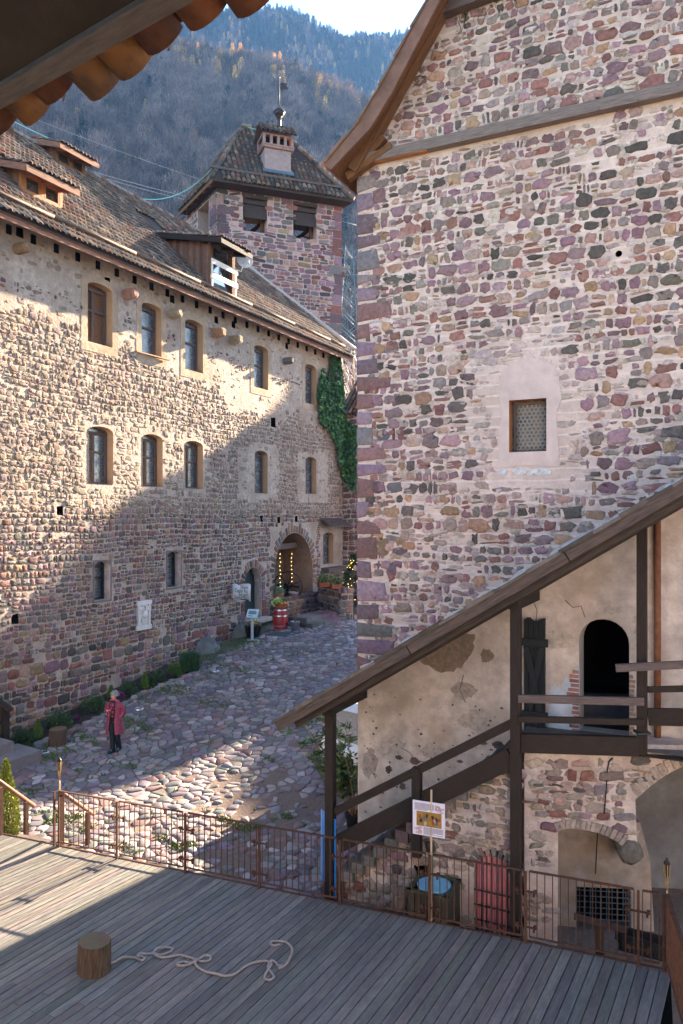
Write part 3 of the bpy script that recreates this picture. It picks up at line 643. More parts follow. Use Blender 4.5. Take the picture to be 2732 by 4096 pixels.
def build_windows():
    for i, (a0, a1, b0, b1, rise, st) in enumerate(wins):
        H = HOLES[i]; mb = MB(); D = .37
        mb.rim(LW, H, .012, -D)
        if i < 5:
            o = [(a0 - .27, b0 - .30), (a1 + .27, b0 - .30), (a1 + .27, b1 - .05)] + [((a0 + a1) / 2 + math.cos(t) * ((a1 - a0) / 2 + .27), b1 - .05 + math.sin(t) * .27) for t in np.linspace(.2, math.pi - .2, 7)] + [(a0 - .27, b1 - .05)]
            mb.face(LW, o, [H], .012, mi=1); mb.rim(LW, o, -.02, .012, mi=1)
        elif st == 'low':
            o = [(a0 - .05, b0 - .06), (a1 + .06, b0 - .06), (a1 + .06, b1 + .04), (a0 - .05, b1 + .04)]; mb.face(LW, o, [H], .02, (.24, .19, .19), mi=2); mb.rim(LW, o, -.02, .02, (.24, .19, .19), mi=2)
        elif i == 12: pass
        w_ = mb.build("window", [M['reveal'] if st != 'low' else M['rubble'], M['plaster_left'], M['stone']], house)
        fm = MB(); x0, x1, y0, y1 = a0 + .02, a1 - .02, b0 + .0, b1; t = .075; dp = -.29
        fm.beam(LW.w(x0 + t / 2, y0, dp), LW.w(x0 + t / 2, y1, dp), t, .08, up=LW.n); fm.beam(LW.w(x1 - t / 2, y0, dp), LW.w(x1 - t / 2, y1 - rise * .3, dp), t, .08, up=LW.n)
        fm.beam(LW.w(x0 + t, y0 + t / 2, dp), LW.w(x1 - t, y0 + t / 2, dp), .08, t); fm.beam(LW.w(x0, y1 - rise - .03, dp), LW.w(x1, y1 - rise - .03, dp), .08, t * 1.3)
        ym = y0 + (y1 - y0) * .56; fm.beam(LW.w(x0 + t, ym, dp + .005), LW.w(x1 - t, ym, dp + .005), .07, .07)
        if st in ('lead2', 'board'): xm = x0 + (x1 - x0) * .42; fm.beam(LW.w(xm, y0 + t, dp + .01), LW.w(xm, y1 - rise - .07, dp + .01), .085, .07, up=LW.n)
        if i in (0, 2, 5, 6): 
            for q in np.linspace(a0 + .05, a1 - .05, 12): fm.tube([LW.w(q, b0 + .02, -.1), LW.w(q + .01, b0 + .16, -.06)], .006, 4)
        fm.build("window_frame", M['wood_grey'] if st != 'low' else M['iron'], w_)
        gl = MB(); q = [(x0, y0), (x1, y0), (x1, y1), (x0, y1)]
        gl.add([LW.w(a, b, dp - .03) for a, b in q], [(0, 1, 2, 3)], loc=[(a, b, 0) for a, b in q]); gl.build("pane", M['wood_brown'] if st == 'board' else M['glass_lead'], w_)
        if i == 1:
            sm = MB(); sm.beam(LW.w(a0 - .32, b0 + .03, .04), LW.w(a1 + .34, b0 + .03, .10), .10, .04); sm.build("sill", M['wood_orange'], w_)
    a0, a1, b0, b1, rise, st = wins[12]
    c = MB(); c.add([LW.w(a0 - .35, b1 + .75, .02), LW.w(a1 + .62, b1 + .75, .02), LW.w(a1 + .7, b1 + .36, .75), LW.w(a0 - .42, b1 + .36, .75), LW.w(a0 - .35, b1 + .68, .02), LW.w(a1 + .62, b1 + .68, .02), LW.w(a1 + .7, b1 + .30, .75), LW.w(a0 - .42, b1 + .30, .75)], [(0, 1, 2, 3), (7, 6, 5, 4), (0, 3, 7, 4), (1, 5, 6, 2), (3, 2, 6, 7)])
    for k in range(4):
        f = (k + .5) / 4; c.beam(LW.w(a0 - .38, b1 + .77 - .39 * f, .02 + .73 * f), LW.w(a1 + .66, b1 + .77 - .39 * f, .02 + .73 * f), .2, .03)
    c.build("canopy", M['wood_grey'], house)
    s = MB(); s.beam(LW.w(a0 - .2, b0 - .28, .22), LW.w(a1 + .75, b0 - .28, .22), .44, .24); s.build("window_ledge", M['wood_grey'], house)
build_windows()
def build_roof():
    rng = np.random.default_rng(41)
    ae = LW.hit(1415, 1440, EAVE_D)[0]; Ls = (EAVE_D - RIDGE_D) * math.sqrt(1 + SLOPE ** 2); ar = A_END + .6
    mb = MB(); A = LW.w(A0, EAVE_Z, EAVE_D); 
    q = [LW.w(A0, EAVE_Z - .02, EAVE_D), LW.w(ae, EAVE_Z - .02, EAVE_D), LW.w(ar, RIDGE_Z - .02, RIDGE_D), LW.w(A0, RIDGE_Z - .02, RIDGE_D), LW.w(ar, EAVE_Z, 2 * RIDGE_D - EAVE_D), LW.w(A0, EAVE_Z, 2 * RIDGE_D - EAVE_D)]
    mb.add(q, [(0, 1, 2, 3), (3, 2, 4, 5)]); q2 = [p - np.array((0, 0, .07)) for p in q[:4]]; mb.add(q2, [(3, 2, 1, 0)])
    roof = mb.build("roof", M["underroof"], house); pole = pmat("pole_wood", (.15, .115, .09), .35, 3, .85, .4, 8, grain=(1.5, 12, 12))
    t = MB()
    def clip(X, Y):
        W = A + np.multiply.outer(X, LW.ex) + np.multiply.outer(Y, RUP); behind = W[:, 1] > 42.05 + .373 * W[:, 0]
        keep = ~(behind & (W[:, 0] < .1)) & (X < ae - A0)
        for a0, a1, dlo, dhi in DORM:
            d = EAVE_D - Y / math.sqrt(1 + SLOPE ** 2); keep &= ~((X + A0 > a0) & (X + A0 < a1) & (d < dlo) & (d > dhi))
        return keep
    tiles(t, A, LW.ex, RUP, RN, ae - A0, Ls, rng, clip, row=.36, bright=1.25, r=.088)
    t.build("roof_tiles", M['tile'], roof)
    rc = MB()
    for i in range(int((ar - A0) / .4)):
        a = A0 + i * .4; c = (.30, .24, .20) if rng.random() < .7 else (.2, .1, .07); rc.tube([LW.w(a, RIDGE_Z + .03, RIDGE_D), LW.w(a + .44, RIDGE_Z + .05, RIDGE_D)], [.15, .13], 8, c)
    rc.build("ridge_tiles", M['tile'], roof)
    vg = MB(); pts = []
    for k in range(26):                                               # mortar fillet where the roof meets the tower
        d = EAVE_D - .9 + (RIDGE_D - EAVE_D + .9) * k / 25; lo, hi = 15.0, 32.0
        for _ in range(40):
            m_ = (lo + hi) / 2; p = LW.w(m_, 0, d)
            if p[1] > 42 + .373 * p[0]: hi = m_
            else: lo = m_
        pts.append(LW.w(lo - .06, roofz(d) + .1, d) + rng.normal(0, .012, 3))
    vg.tube(pts, .13, 6, (.5, .46, .42)); vg.build("mortar_fillet", M['tile'], roof)
    for i in range(8):
        gu = MB(); a = A0 + .3 + i * 3.55; p0 = LW.w(a, roofz(.25) + .22, .25); gu.tube([p0, LW.w(min(a + 3.45, ae - .2), roofz(.25) + .20, .25 + .03)], .048, 8)
        for f in (.25, .8): gu.tube([LW.w(a + 3.4 * f, roofz(.18) + .02, .18), LW.w(a + 3.4 * f, roofz(.2) + .36, .22), LW.w(a + 3.4 * f, roofz(.33) + .28, .36)], .014, 5)
        gu.build("snow_pole", pole, roof)
    fb = MB(); fb.beam(LW.w(A0, EAVE_Z - .13, EAVE_D - .06), LW.w(ae, EAVE_Z - .13, EAVE_D - .06), .04, .2)
    fb.build("fascia_board", M['wood_red'], roof)
    n = int((ae - A0) / .86)
    for i in range(n):
        rt = MB(); a = A0 + .3 + i * .86; rt.beam(LW.w(a, roofz(-.1) - .2, -.1), LW.w(a, roofz(EAVE_D - .12) - .2, EAVE_D - .12), .13, .17, col=(1, 1, 1))
        rt.build("rafter_tail", M['wood_brown'], roof)
    for i in range(n - 2):
        hk = MB(); hk.box(LW.w(A0 + .75 + i * .86, 14.42, .02), .16, .05, .26, math.atan2(LW.ex[1], LW.ex[0])); hk.build("rafter_socket", M['dark'], roof)
    cb = ((97, 990, .2), (529, 1173, .22), (707, 1251, .19), (883, 1330, .21), (951, 1358, .2), (1159, 1444, .18), (1339, 1499, .17))
    for i, (u, v, s) in enumerate(cb):
        m_ = MB(); a, b = LW.hit(u, v, .3); c = ((.30, .19, .11), (.42, .22, .17), (.46, .38, .27), (.42, .24, .14), (.38, .29, .18), (.2, .17, .15), (.12, .1, .1))[i]
        m_.lathe([(s * .9, -.3), (s * 1.0, -.05), (s * .96, .2), (s * .9, .33), (s * .55, .38)], LW.w(a, b, .1), 7, c, 0, LW.n, jit=.2); m_.sm = [False] * len(m_.sm); m_.build("stone_corbel", M['stone'], house)
def face_px(u0, u1, vb0, vt0): 
    p = roofpt(u0, vb0); a, d, z = loc(p); a1 = LW.hit(u1, vb0, d)[0]; zt = LW.hit(u0, vt0, d)[1]; return a, a1, d, z, zt
D1 = face_px(86, 240, 768, 680); D2 = face_px(222, 334, 650, 590); D3 = face_px(840, 932, 1150, 968)
DORM = [(D1[0], D1[1], D1[2] - .05, D1[2] - 2.0), (D2[0], D2[1], D2[2] - .05, D2[2] - 1.6), (D3[0], D3[1], D3[2] - .05, D3[2] - 4.2)]
build_roof()
def build_dormer(D, style):
    a0, a1, d, zb, zt = D; rng = np.random.default_rng(int(zb * 10)); pitch = .33 if style != 'big' else .22
    t = (zt - zb) / (SLOPE - pitch); name = "dormer"
    mb = MB()                                     # cheeks of upright boards
    for a, s in ((a0, -1), (a1, 1)):
        n = int(t / .17) + 1
        for k in range(n):
            f0 = d - k * .17; f1 = max(f0 - .165, d - t); zm = roofz((f0 + f1) / 2) - .1; ztop = zt + pitch * (d - (f0 + f1) / 2) - .02
            if ztop > zm + .05: mb.beam(LW.w(a, zm, (f0 + f1) / 2), LW.w(a, ztop, (f0 + f1) / 2), f0 - f1, .05, up=LW.ex, col=np.ones(3) * rng.uniform(.6, 1.3))
    dm = mb.build(name, pmat("dormer_boards_" + style, (.17, .085, .055) if style == 'big' else (.2, .09, .045), .5, 3, .8, .5, 8, attr=True, grain=(1.2, 14, 14), bdist=.01), house)
    ov = .55 if style != 'big' else .75; ro = MB(); so_ = .3
    def RP(a, dd, lift=0): return LW.w(a, zt + .06 + pitch * (d - dd) + lift, dd)
    q = [RP(a0 - so_, d + ov), RP(a1 + so_, d + ov), RP(a1 + so_, d - t - .25), RP(a0 - so_, d - t - .25)]
    ro.add(q + [p + np.array((0, 0, .08)) for p in q], [(3, 2, 1, 0), (4, 5, 6, 7), (0, 1, 5, 4), (1, 2, 6, 5), (3, 0, 4, 7)])
    ro.beam(q[3] + np.array((0, 0, -.03)), q[0] + np.array((0, 0, -.03)), .05, .2); ro.beam(q[0] + np.array((0, 0, -.04)), q[1] + np.array((0, 0, -.04)), .05, .18)
    for k in range(3):
        a = a0 + (a1 - a0) * (k + .02) / 2.04; ro.beam(RP(a, d + ov * .85, -.09), RP(a, d - .3, -.09), .12, .13)
    rf = ro.build("roof", M['wood_red'] if style != 'big' else M['wood_dark'], dm)
    tl = MB(); up = -LW.n + np.array((0, 0, pitch)); up /= np.linalg.norm(up); nn = LW.n * pitch + np.array((0, 0, 1)); nn /= np.linalg.norm(nn)
    tiles(tl, RP(a0 - so_, d + ov + .04, .09), LW.ex, up, nn, a1 - a0 + 2 * so_, t + ov + .3, rng, pitch=.19, bright=1.2); tl.build("roof_tiles", M['tile'], dm)
    wood = M['wood_orange'] if style == 'low' else M['wood_brown']; fm = MB(); zz = zb - .15 if style == 'big' else zb + .02
    for a in ((a0, (a0 + a1) / 2, a1) if style != 'big' else (a0, a1)): fm.beam(LW.w(a, zz - .1, d), LW.w(a, zt + .05, d), .11, .12, up=LW.n)
    fm.beam(LW.w(a0, zt - .02, d), LW.w(a1, zt - .02, d), .14, .16); fm.beam(LW.w(a0, zz + .02, d), LW.w(a1, zz + .02, d), .14, .1)
    for aa, bb in (((a0 + .08, (a0 + a1) / 2 - .08), ((a0 + a1) / 2 + .08, a1 - .08)) if style != 'big' else ((a0 + .08, a1 - .08),)):
        for x in (aa + .02, bb - .02): fm.beam(LW.w(x, zz + .06, d + .03), LW.w(x, zt - .1, d + .03), .055, .06, up=LW.n)
        fm.beam(LW.w(aa, zz + .08, d + .03), LW.w(bb, zz + .08, d + .03), .06, .055); fm.beam(LW.w(aa, zt - .12, d + .03), LW.w(bb, zt - .12, d + .03), .06, .055)
    wn = fm.build("window", wood, dm)
    gl = MB(); gl.add([LW.w(a0, zz, d - .0), LW.w(a1, zz, d - .0), LW.w(a1, zt, d - .18 * (zt - zz)), LW.w(a0, zt, d - .18 * (zt - zz))], [(0, 1, 2, 3)]); gl.build("pane", M['glass'] if style != 'up' else plain("dim_pane", (.05, .04, .02), .4), dm)
    if style == 'big':
        rl = MB()
        for z in (zz + .62, zz + 1.18): rl.beam(LW.w(a0 - .1, z, d + .16), LW.w(a1 + .1, z, d + .16), .04, .2)
        for a in (a0 - .02, a1 + .02): rl.beam(LW.w(a, zz, d + .12), LW.w(a, zz + 1.3, d + .12), .07, .05, up=LW.n)
        rl.build("balcony_rail", M['white_wood'], dm)
        sp = MB(); c = LW.w(a0 + .35, zt - .5, d + .3); sp.tube([c + np.array((0, 0, .55)), c], .03, 6); sp.lathe([(.10, -.2), (.11, .12), (.14, .2), (.13, .24)], c, 10, axis=LW.n + LW.ex * .5); sp.build("spotlight", M['black'], dm)
        ds = MB(); c = LW.w(a1 + .35, zz + 1.75, d + .35); ds.tube([LW.w(a1, zz + 1.35, d + .05), LW.w(a1 + .3, zz + 1.3, d + .2), c], .025, 6); ax = np.array((.35, -.9, .25)); ax /= np.linalg.norm(ax)
        ds.lathe([(.02, -.09), (.2, -.06), (.33, 0), (.345, .015), (.33, .01), (.19, -.05), (.02, -.08)], c, 18, axis=ax); ds.tube([c + np.array((.0, 0, -.3)), c + ax * .42 + np.array((.05, 0, -.32))], .018, 5); ds.box(c + ax * .45 + np.array((.05, 0, -.3)), .08, .14, .1); ds.build("satellite_dish", M['paint'], dm)
build_dormer(D1, 'low'); build_dormer(D2, 'up'); build_dormer(D3, 'big')
# ================================================================== the square tower behind
TF = Frame((0, 42.0, 0), (1, .373), (.373, -1))
def build_tower():
    rng = np.random.default_rng(51)
    T = thing("stone_tower", (-3, 43, 0), "square pink stone tower with hipped tile roof, chimney and weather vane", "tower")
    aL = TF.hit(865, 900)[0]; zt = 23.36
    TL = Frame(TF.w(aL, 0, 0), (-.519, .855), (-.855, -.519))
    ops = []
    for u0, u1, v0, v1 in ((972, 1069, 700, 914), (1173, 1267, 735, 943)):
        a0 = TF.hit(u0, v1)[0]; a1 = TF.hit(u1, v1)[0]; b0 = TF.hit((u0 + u1) / 2, v1 + 14)[1]; ops.append([(a0, b0), (a1, b0), (a1, zt - .25), (a0, zt - .25)])
    lo = [(1.05, ops[0][0][1] - .3), (2.7, ops[0][0][1] - .3), (2.7, zt - .25), (1.05, zt - .25)]
    mb = MB(); mb.face(TF, [(aL, 0), (0, 0), (0, zt), (aL, zt)], ops); mb.face(TL, [(0, 0), (7, 0), (7, zt), (0, zt)], [lo])
    for h in ops: mb.rim(TF, h, 0, -.75)
    mb.rim(TL, lo, 0, -.7)
    A, B = TF.w(0, 0, 0), TL.w(7, 0, 0); C = A + (B - TF.w(aL, 0, 0))
    for p, q in ((A, C), (C, B)): mb.add([p, q, q + (0, 0, zt), p + (0, 0, zt)], [(0, 1, 2, 3)])
    mb.build("wall", M['mortar_tower'], T)
    ci = MB(); z0 = ops[0][0][1]; c = (TF.w(aL / 2, 0, -3.5)); 
    inn = Frame(TF.w(aL, 0, -3.2), TF.ex, TF.n); ci.slab(inn, [(.8, z0 - 1), (6.2, z0 - 1), (6.2, z0 + 1.4), (.8, z0 + 1.0)], -.1, 0); ci.build("inner_wall", pmat("inner_wall", (.50, .36, .13), .15, 3, .9, .2), T)
    fl = MB(); fl.add([A * 1 + (0, 0, z0 - .3), C + (0, 0, z0 - .3), B + (0, 0, z0 - .3), TF.w(aL, z0 - .3, 0)], [(0, 1, 2, 3)]); fl.build("floor", M['wood_dark'], T)
    st = MB(); no = [grow(h, .04, .03) for h in ops]; cut = lambda a, b: clear_np(a, b, no) * .97 * (a < -.02) * (a > aL + .02) * (b < zt)
    tp = PAL.copy(); tp = np.concatenate([tp, tp[[0, 1, 7, 3]] * 1.1]) * 1.05
    stones(st, TF, aL + .1, -.1, 10.5, zt, (.17, .34), (1.0, 2.6), cut, rng, (.01, .03), .022, pal=tp, irr=.06, sq=.40, small=.3, wav=.02)
    stones(st, TL, .05, 6.9, 15.5, zt, (.2, .34), (1.0, 2.4), lambda a, b: clear_np(a, b, [grow(lo, .04)]) * .96, rng, (.01, .03), .035, pal=tp, irr=.06, sq=.42)
    z = 11.0
    while z < zt - .5:                                                # squared corner stones on both edges
        h = rng.uniform(.4, .6)
        for fr, a_, s in ((TF, -.0, -1), (TF, aL, 1), (TL, 0, 1)):
            w_ = rng.uniform(.35, .95); V = []
            for d in (-.02, .035):
                for x, y in ((0, z), (w_, z), (w_, z + h - .05), (0, z + h - .05)): V.append(fr.w(a_ + s * x - (.0 if d < 0 else -s * .0), y, d))
            st.add(V, [(4, 5, 6, 7)] + [(k, (k + 1) % 4, 4 + (k + 1) % 4, 4 + k) for k in range(4)], tp[rng.choice([0, 1, 3, 7, 9, 8])] * rng.uniform(.8, 1.2))
        z += h
    st.build("stonework", M['stone'], T)
    for h in ops:
        (a0, b0), (a1, _), (_, b1), _ = h; sh = MB(); n = 7; zl = b0 + (b1 - b0) * .42
        for k in range(n): x = a0 + .1 + (a1 - a0 - .1) * (k + .5) / n; sh.beam(TF.w(x, zl, -.08), TF.w(x, b1 - .3, -.16), (a1 - a0) / n * .95, .03, up=TF.n)
        sh.beam(TF.w(a0, b1 - .2, -.1), TF.w(a1, b1 - .2, -.1), .14, .2); sh.beam(TF.w(a0, b1 + .05, .0), TF.w(a1, b1 + .05, .0), .2, .16)
        sh.build("shutter", pmat('shutter_wood', (.055, .04, .036), .45, 3, .85, .5, 8, grain=(1.5, 16, 16)), T)
        pm = MB(); pm.beam(TF.w(a1 - .1, b0 + .2, -.7), TF.w(a1 - .1, b1, -.7), .18, .18, up=TF.n); pm.beam(TF.w(a0 + .2, b0 + .1, -2.6), TF.w(a1 + .5, b1 - .1, -2.6), .22, .22); pm.build("inner_beam", M['wood_brown'], T)
    # hipped roof
    ze = 23.5
    EL, ER, LB = zplane(848, 711, ze), zplane(1413, 799, ze), zplane(715, 847, ze); RB = ER + (LB - EL)
    RL, RR = zplane(968, 508, 28.5), zplane(1121, 525, 28.5)
    rf = MB(); d_ = np.array((0, 0, .13)); V = [EL, ER, RB, LB, RL, RR]; V2 = [p - d_ for p in V[:4]]
    rf.add(V + V2, [(0, 1, 5, 4), (3, 0, 4), (2, 3, 4, 5), (1, 2, 5), (0, 6, 7, 1), (3, 9, 6, 0), (9, 8, 7, 6), (1, 7, 8, 2), (2, 8, 9, 3)])
    roof = rf.build("roof", M['underroof'], T)
    def slope(P0, P1, Q0, Q1, tl):
        ex = (P1 - P0) / np.linalg.norm(P1 - P0); W = np.linalg.norm(P1 - P0); n = np.cross(ex, Q0 - P0); n /= np.linalg.norm(n); n = n if n[2] > 0 else -n; es = np.cross(n, ex); es = es if es[2] > 0 else -es
        L_ = max((Q0 - P0) @ es, (Q1 - P0) @ es); pol = [((p - P0) @ ex, (p - P0) @ es) for p in (P0, P1, Q1, Q0)]
        pol[0] = (pol[0][0], -1); pol[1] = (pol[1][0], -1)
        tiles(tl, P0 - es * .05, ex, es, n, W, L_, rng, lambda X, Y: inside_np(X, Y, pol), pitch=.26, row=.42, r=.112, bright=1.0); return ex, es, n
    tl = MB(); ex, es, n = slope(EL, ER, RL, RR, tl); slope(LB, EL, RL, RL + (RL - EL) * .001, tl); tl.build("roof_tiles", M['tile'], roof)
    hp = MB()
    for p, q in ((EL, RL), (LB, RL), (RL, RR), (ER, RR)):
        L_ = np.linalg.norm(q - p); m_ = int(L_ / .45)
        for k in range(m_): hp.tube([p + (q - p) * k / m_ + (0, 0, .06), p + (q - p) * (k + 1.15) / m_ + (0, 0, .04)], [.15, .12], 7, TPAL[rng.integers(0, 7)] * 1.2)
    hp.build("hip_tiles", M['tile'], roof)
    ck = MB(); ck.beam(EL + es * .9 + n * .13, ER + es * .9 + n * .13, .12, .12); ck.build("snow_pole", M['wood_grey'], roof)
    rt = MB()
    for k in range(9): p = EL + (ER - EL) * (k + .4) / 9; rt.beam(p + es * .1 - n * .2, p + es * 1.3 - n * .2, .14, .16)
    for k in range(6): p = LB + (EL - LB) * (k + .4) / 6; q = np.cross(TL.ex, (0, 0, 1)); rt.beam(p - n * .0 + np.array((0, 0, -.22)), p - TL.n * 1.0 + np.array((0, 0, .35)), .14, .16)
    rt.beam(LB + np.array((0, 0, -.16)), EL + np.array((0, 0, -.16)), .05, .16)
    rt.build("rafter_tails", M['wood_brown'], roof)
    # chimney
    r = ray(1112, 702); t = n @ (EL - CAM) / (n @ r); b = CAM + r * t; ch = MB(); yaw = math.atan2(ex[1], ex[0]); k = np.array((-ex[1], ex[0], 0))
    c = b + k * .55 - np.array((0, 0, .36)); ch.box(c + (0, 0, .75), 1.45, 1.05, 2.1, yaw); stk = ch.build("chimney", pmat("chimney_plaster", (.33, .25, .235), .2, 5, .95, .8, 16, bdist=.03), roof)
    cc = MB(); cc.box(c + (0, 0, 1.83), 1.72, 1.3, .12, yaw); cc.box(c + (0, 0, 1.93), 1.78, 1.36, .09, yaw)
    for i in range(5): 
        for s in (-.6, .6): cc.box(c + ex * (-.78 + i * .39) + k * s + (0, 0, 2.2), .14, .14, .48, yaw)
    cc.box(c + (0, 0, 2.2), 1.3, .8, .45, yaw, mi=1); cc.box(c + (0, 0, 2.47), 1.72, 1.3, .10, yaw)
    cc.build("chimney_head", [pmat("chimney_brick", (.30, .19, .16), .3, 8, .95, .7), M['dark']], stk)
    ct = MB(); A = c - ex * 1.0 - k * .85 + (0, 0, 2.5)
    for sgn in (1, -1):
        es2 = (k * sgn + np.array((0, 0, 1.05))); es2 /= np.linalg.norm(es2); n2 = np.cross(ex, es2); n2 = n2 if n2[2] > 0 else -n2
        O = A if sgn > 0 else c - ex * 1.0 + k * .85 + (0, 0, 2.5); ct.add([O, O + ex * 2, O + ex * 2 + es2 * 1.0, O + es2 * 1.0], [(0, 1, 2, 3)], (.1, .06, .05)); tiles(ct, O, ex, es2, n2, 2.0, .98, rng, pitch=.25, row=.34, r=.105)
    ct.build("chimney_tiles", M['tile'], stk)
    fl = MB(); fl.beam(b - ex * .85 - k * .03 + es * .02 + n * .16, b + ex * .85 - k * .03 + es * .02 + n * .16, .3, .05, up=n); fl.build("flashing", pmat("zinc", (.10, .16, .2), .2, 6, .5, .1, metal=.3), stk)
    # weather vane
    vn = MB(); q = RR + np.array((-.05, -.1, 0)); z0 = 0
    vn.lathe([(.18, 0), (.12, .35), (.11, .75), (.2, .78)], q, 10); vn.ball(q + (0, 0, 1.02), (.31, .31, .27), 14, 8); vn.lathe([(.33, 1.0), (.36, 1.02), (.33, 1.05)], q, 14); vn.tube([q + (0, 0, 1.25), q + (0, 0, 3.0)], [.035, .025], 6)
    vn.ball(q + (0, 0, 3.05), .06, 6, 4); fv = Frame(q, (1, .1), (.1, -1)); vn.slab(fv, [(.05, 2.35), (.5, 2.42), (.42, 2.58), (.52, 2.72), (.05, 2.75)], -.015, .015)
    vn.build("weather_vane", pmat("vane_metal", (.06, .045, .045), .4, 8, .4, .1, metal=.6), roof)
build_tower()

# ------------------------------------------------------------------ wall closing the court, with a low tiled roof
RB_ = Frame(LW.w(A_END, 0, 0), (.8955, -.4451), (-.4451, -.8955))
def build_rear():
    rng = np.random.default_rng(61); T = thing("rear_wall", RB_.w(2, 1.5, 0), "narrow dark red stone wall with tiled roof closing the far end of the court", "stone wall")
    mb = MB(); mb.slab(RB_, [(.02, 0), (2.0, 0), (2.0, 11.9), (.02, 11.9)], -.8, 0); mb.build("wall", M['mortar_left'], T)
    st = MB(); stones(st, RB_, .05, 1.95, 1.0, 11.8, (.2, .36), (1, 2.1), lambda a, b: np.full(len(a), .97), rng, (.02, .05), .035, pal=PAL[[0, 1, 2, 3, 9, 4, 8, 9]], irr=.09, sq=.5); st.build("stonework", M['stone'], T)
    rf = MB(); up = -RB_.n + np.array((0, 0, .95)); up /= np.linalg.norm(up); nn = RB_.n * .95 + np.array((0, 0, 1)); nn /= np.linalg.norm(nn); O = RB_.w(-.1, 11.6, .4)
    rf.add([O, O + RB_.ex * 2.1, O + RB_.ex * 2.1 + up * 4.4, O + up * 4.4], [(0, 1, 2, 3)], (.07, .05, .045)); tiles(rf, O, RB_.ex, up, nn, 2.1, 4.4, rng, pitch=.26, row=.42, r=.112, bright=1.05); rf.build("roof_tiles", M['tile'], T)
build_rear()

# ================================================================== the gable house on the right
PT = RWF.hit(1478, 617); PT2 = RWF.hit(1782, 59); GS_ = (PT2[1] - PT[1]) / (PT2[0] - PT[0]); GB0 = PT[1] - GS_ * PT[0]
RID = 5.0
gable = thing("gable_house", RWF.w(3, 0, -3), "tall gabled stone house of mixed purple and grey rubble with one small roundel window", "stone house")
rk0, rk1 = RWF.hit(1100, 2885, 1.75), RWF.hit(2557, 2021, 1.75)
RS = (rk1[1] - rk0[1]) / (rk1[0] - rk0[0])
def stairroof(a): return rk0[1] + (a - rk0[0]) * RS
def bow(a): return a
wn = (RWF.hit(2037, 1700)[0], RWF.hit(2186, 1700)[0], RWF.hit(2110, 1807)[1], RWF.hit(2110, 1597)[1])
dr = (RWF.hit(2318, 2800)[0], RWF.hit(2518, 2800)[0], RWF.hit(2400, 2940)[1], RWF.hit(2418, 2475)[1])
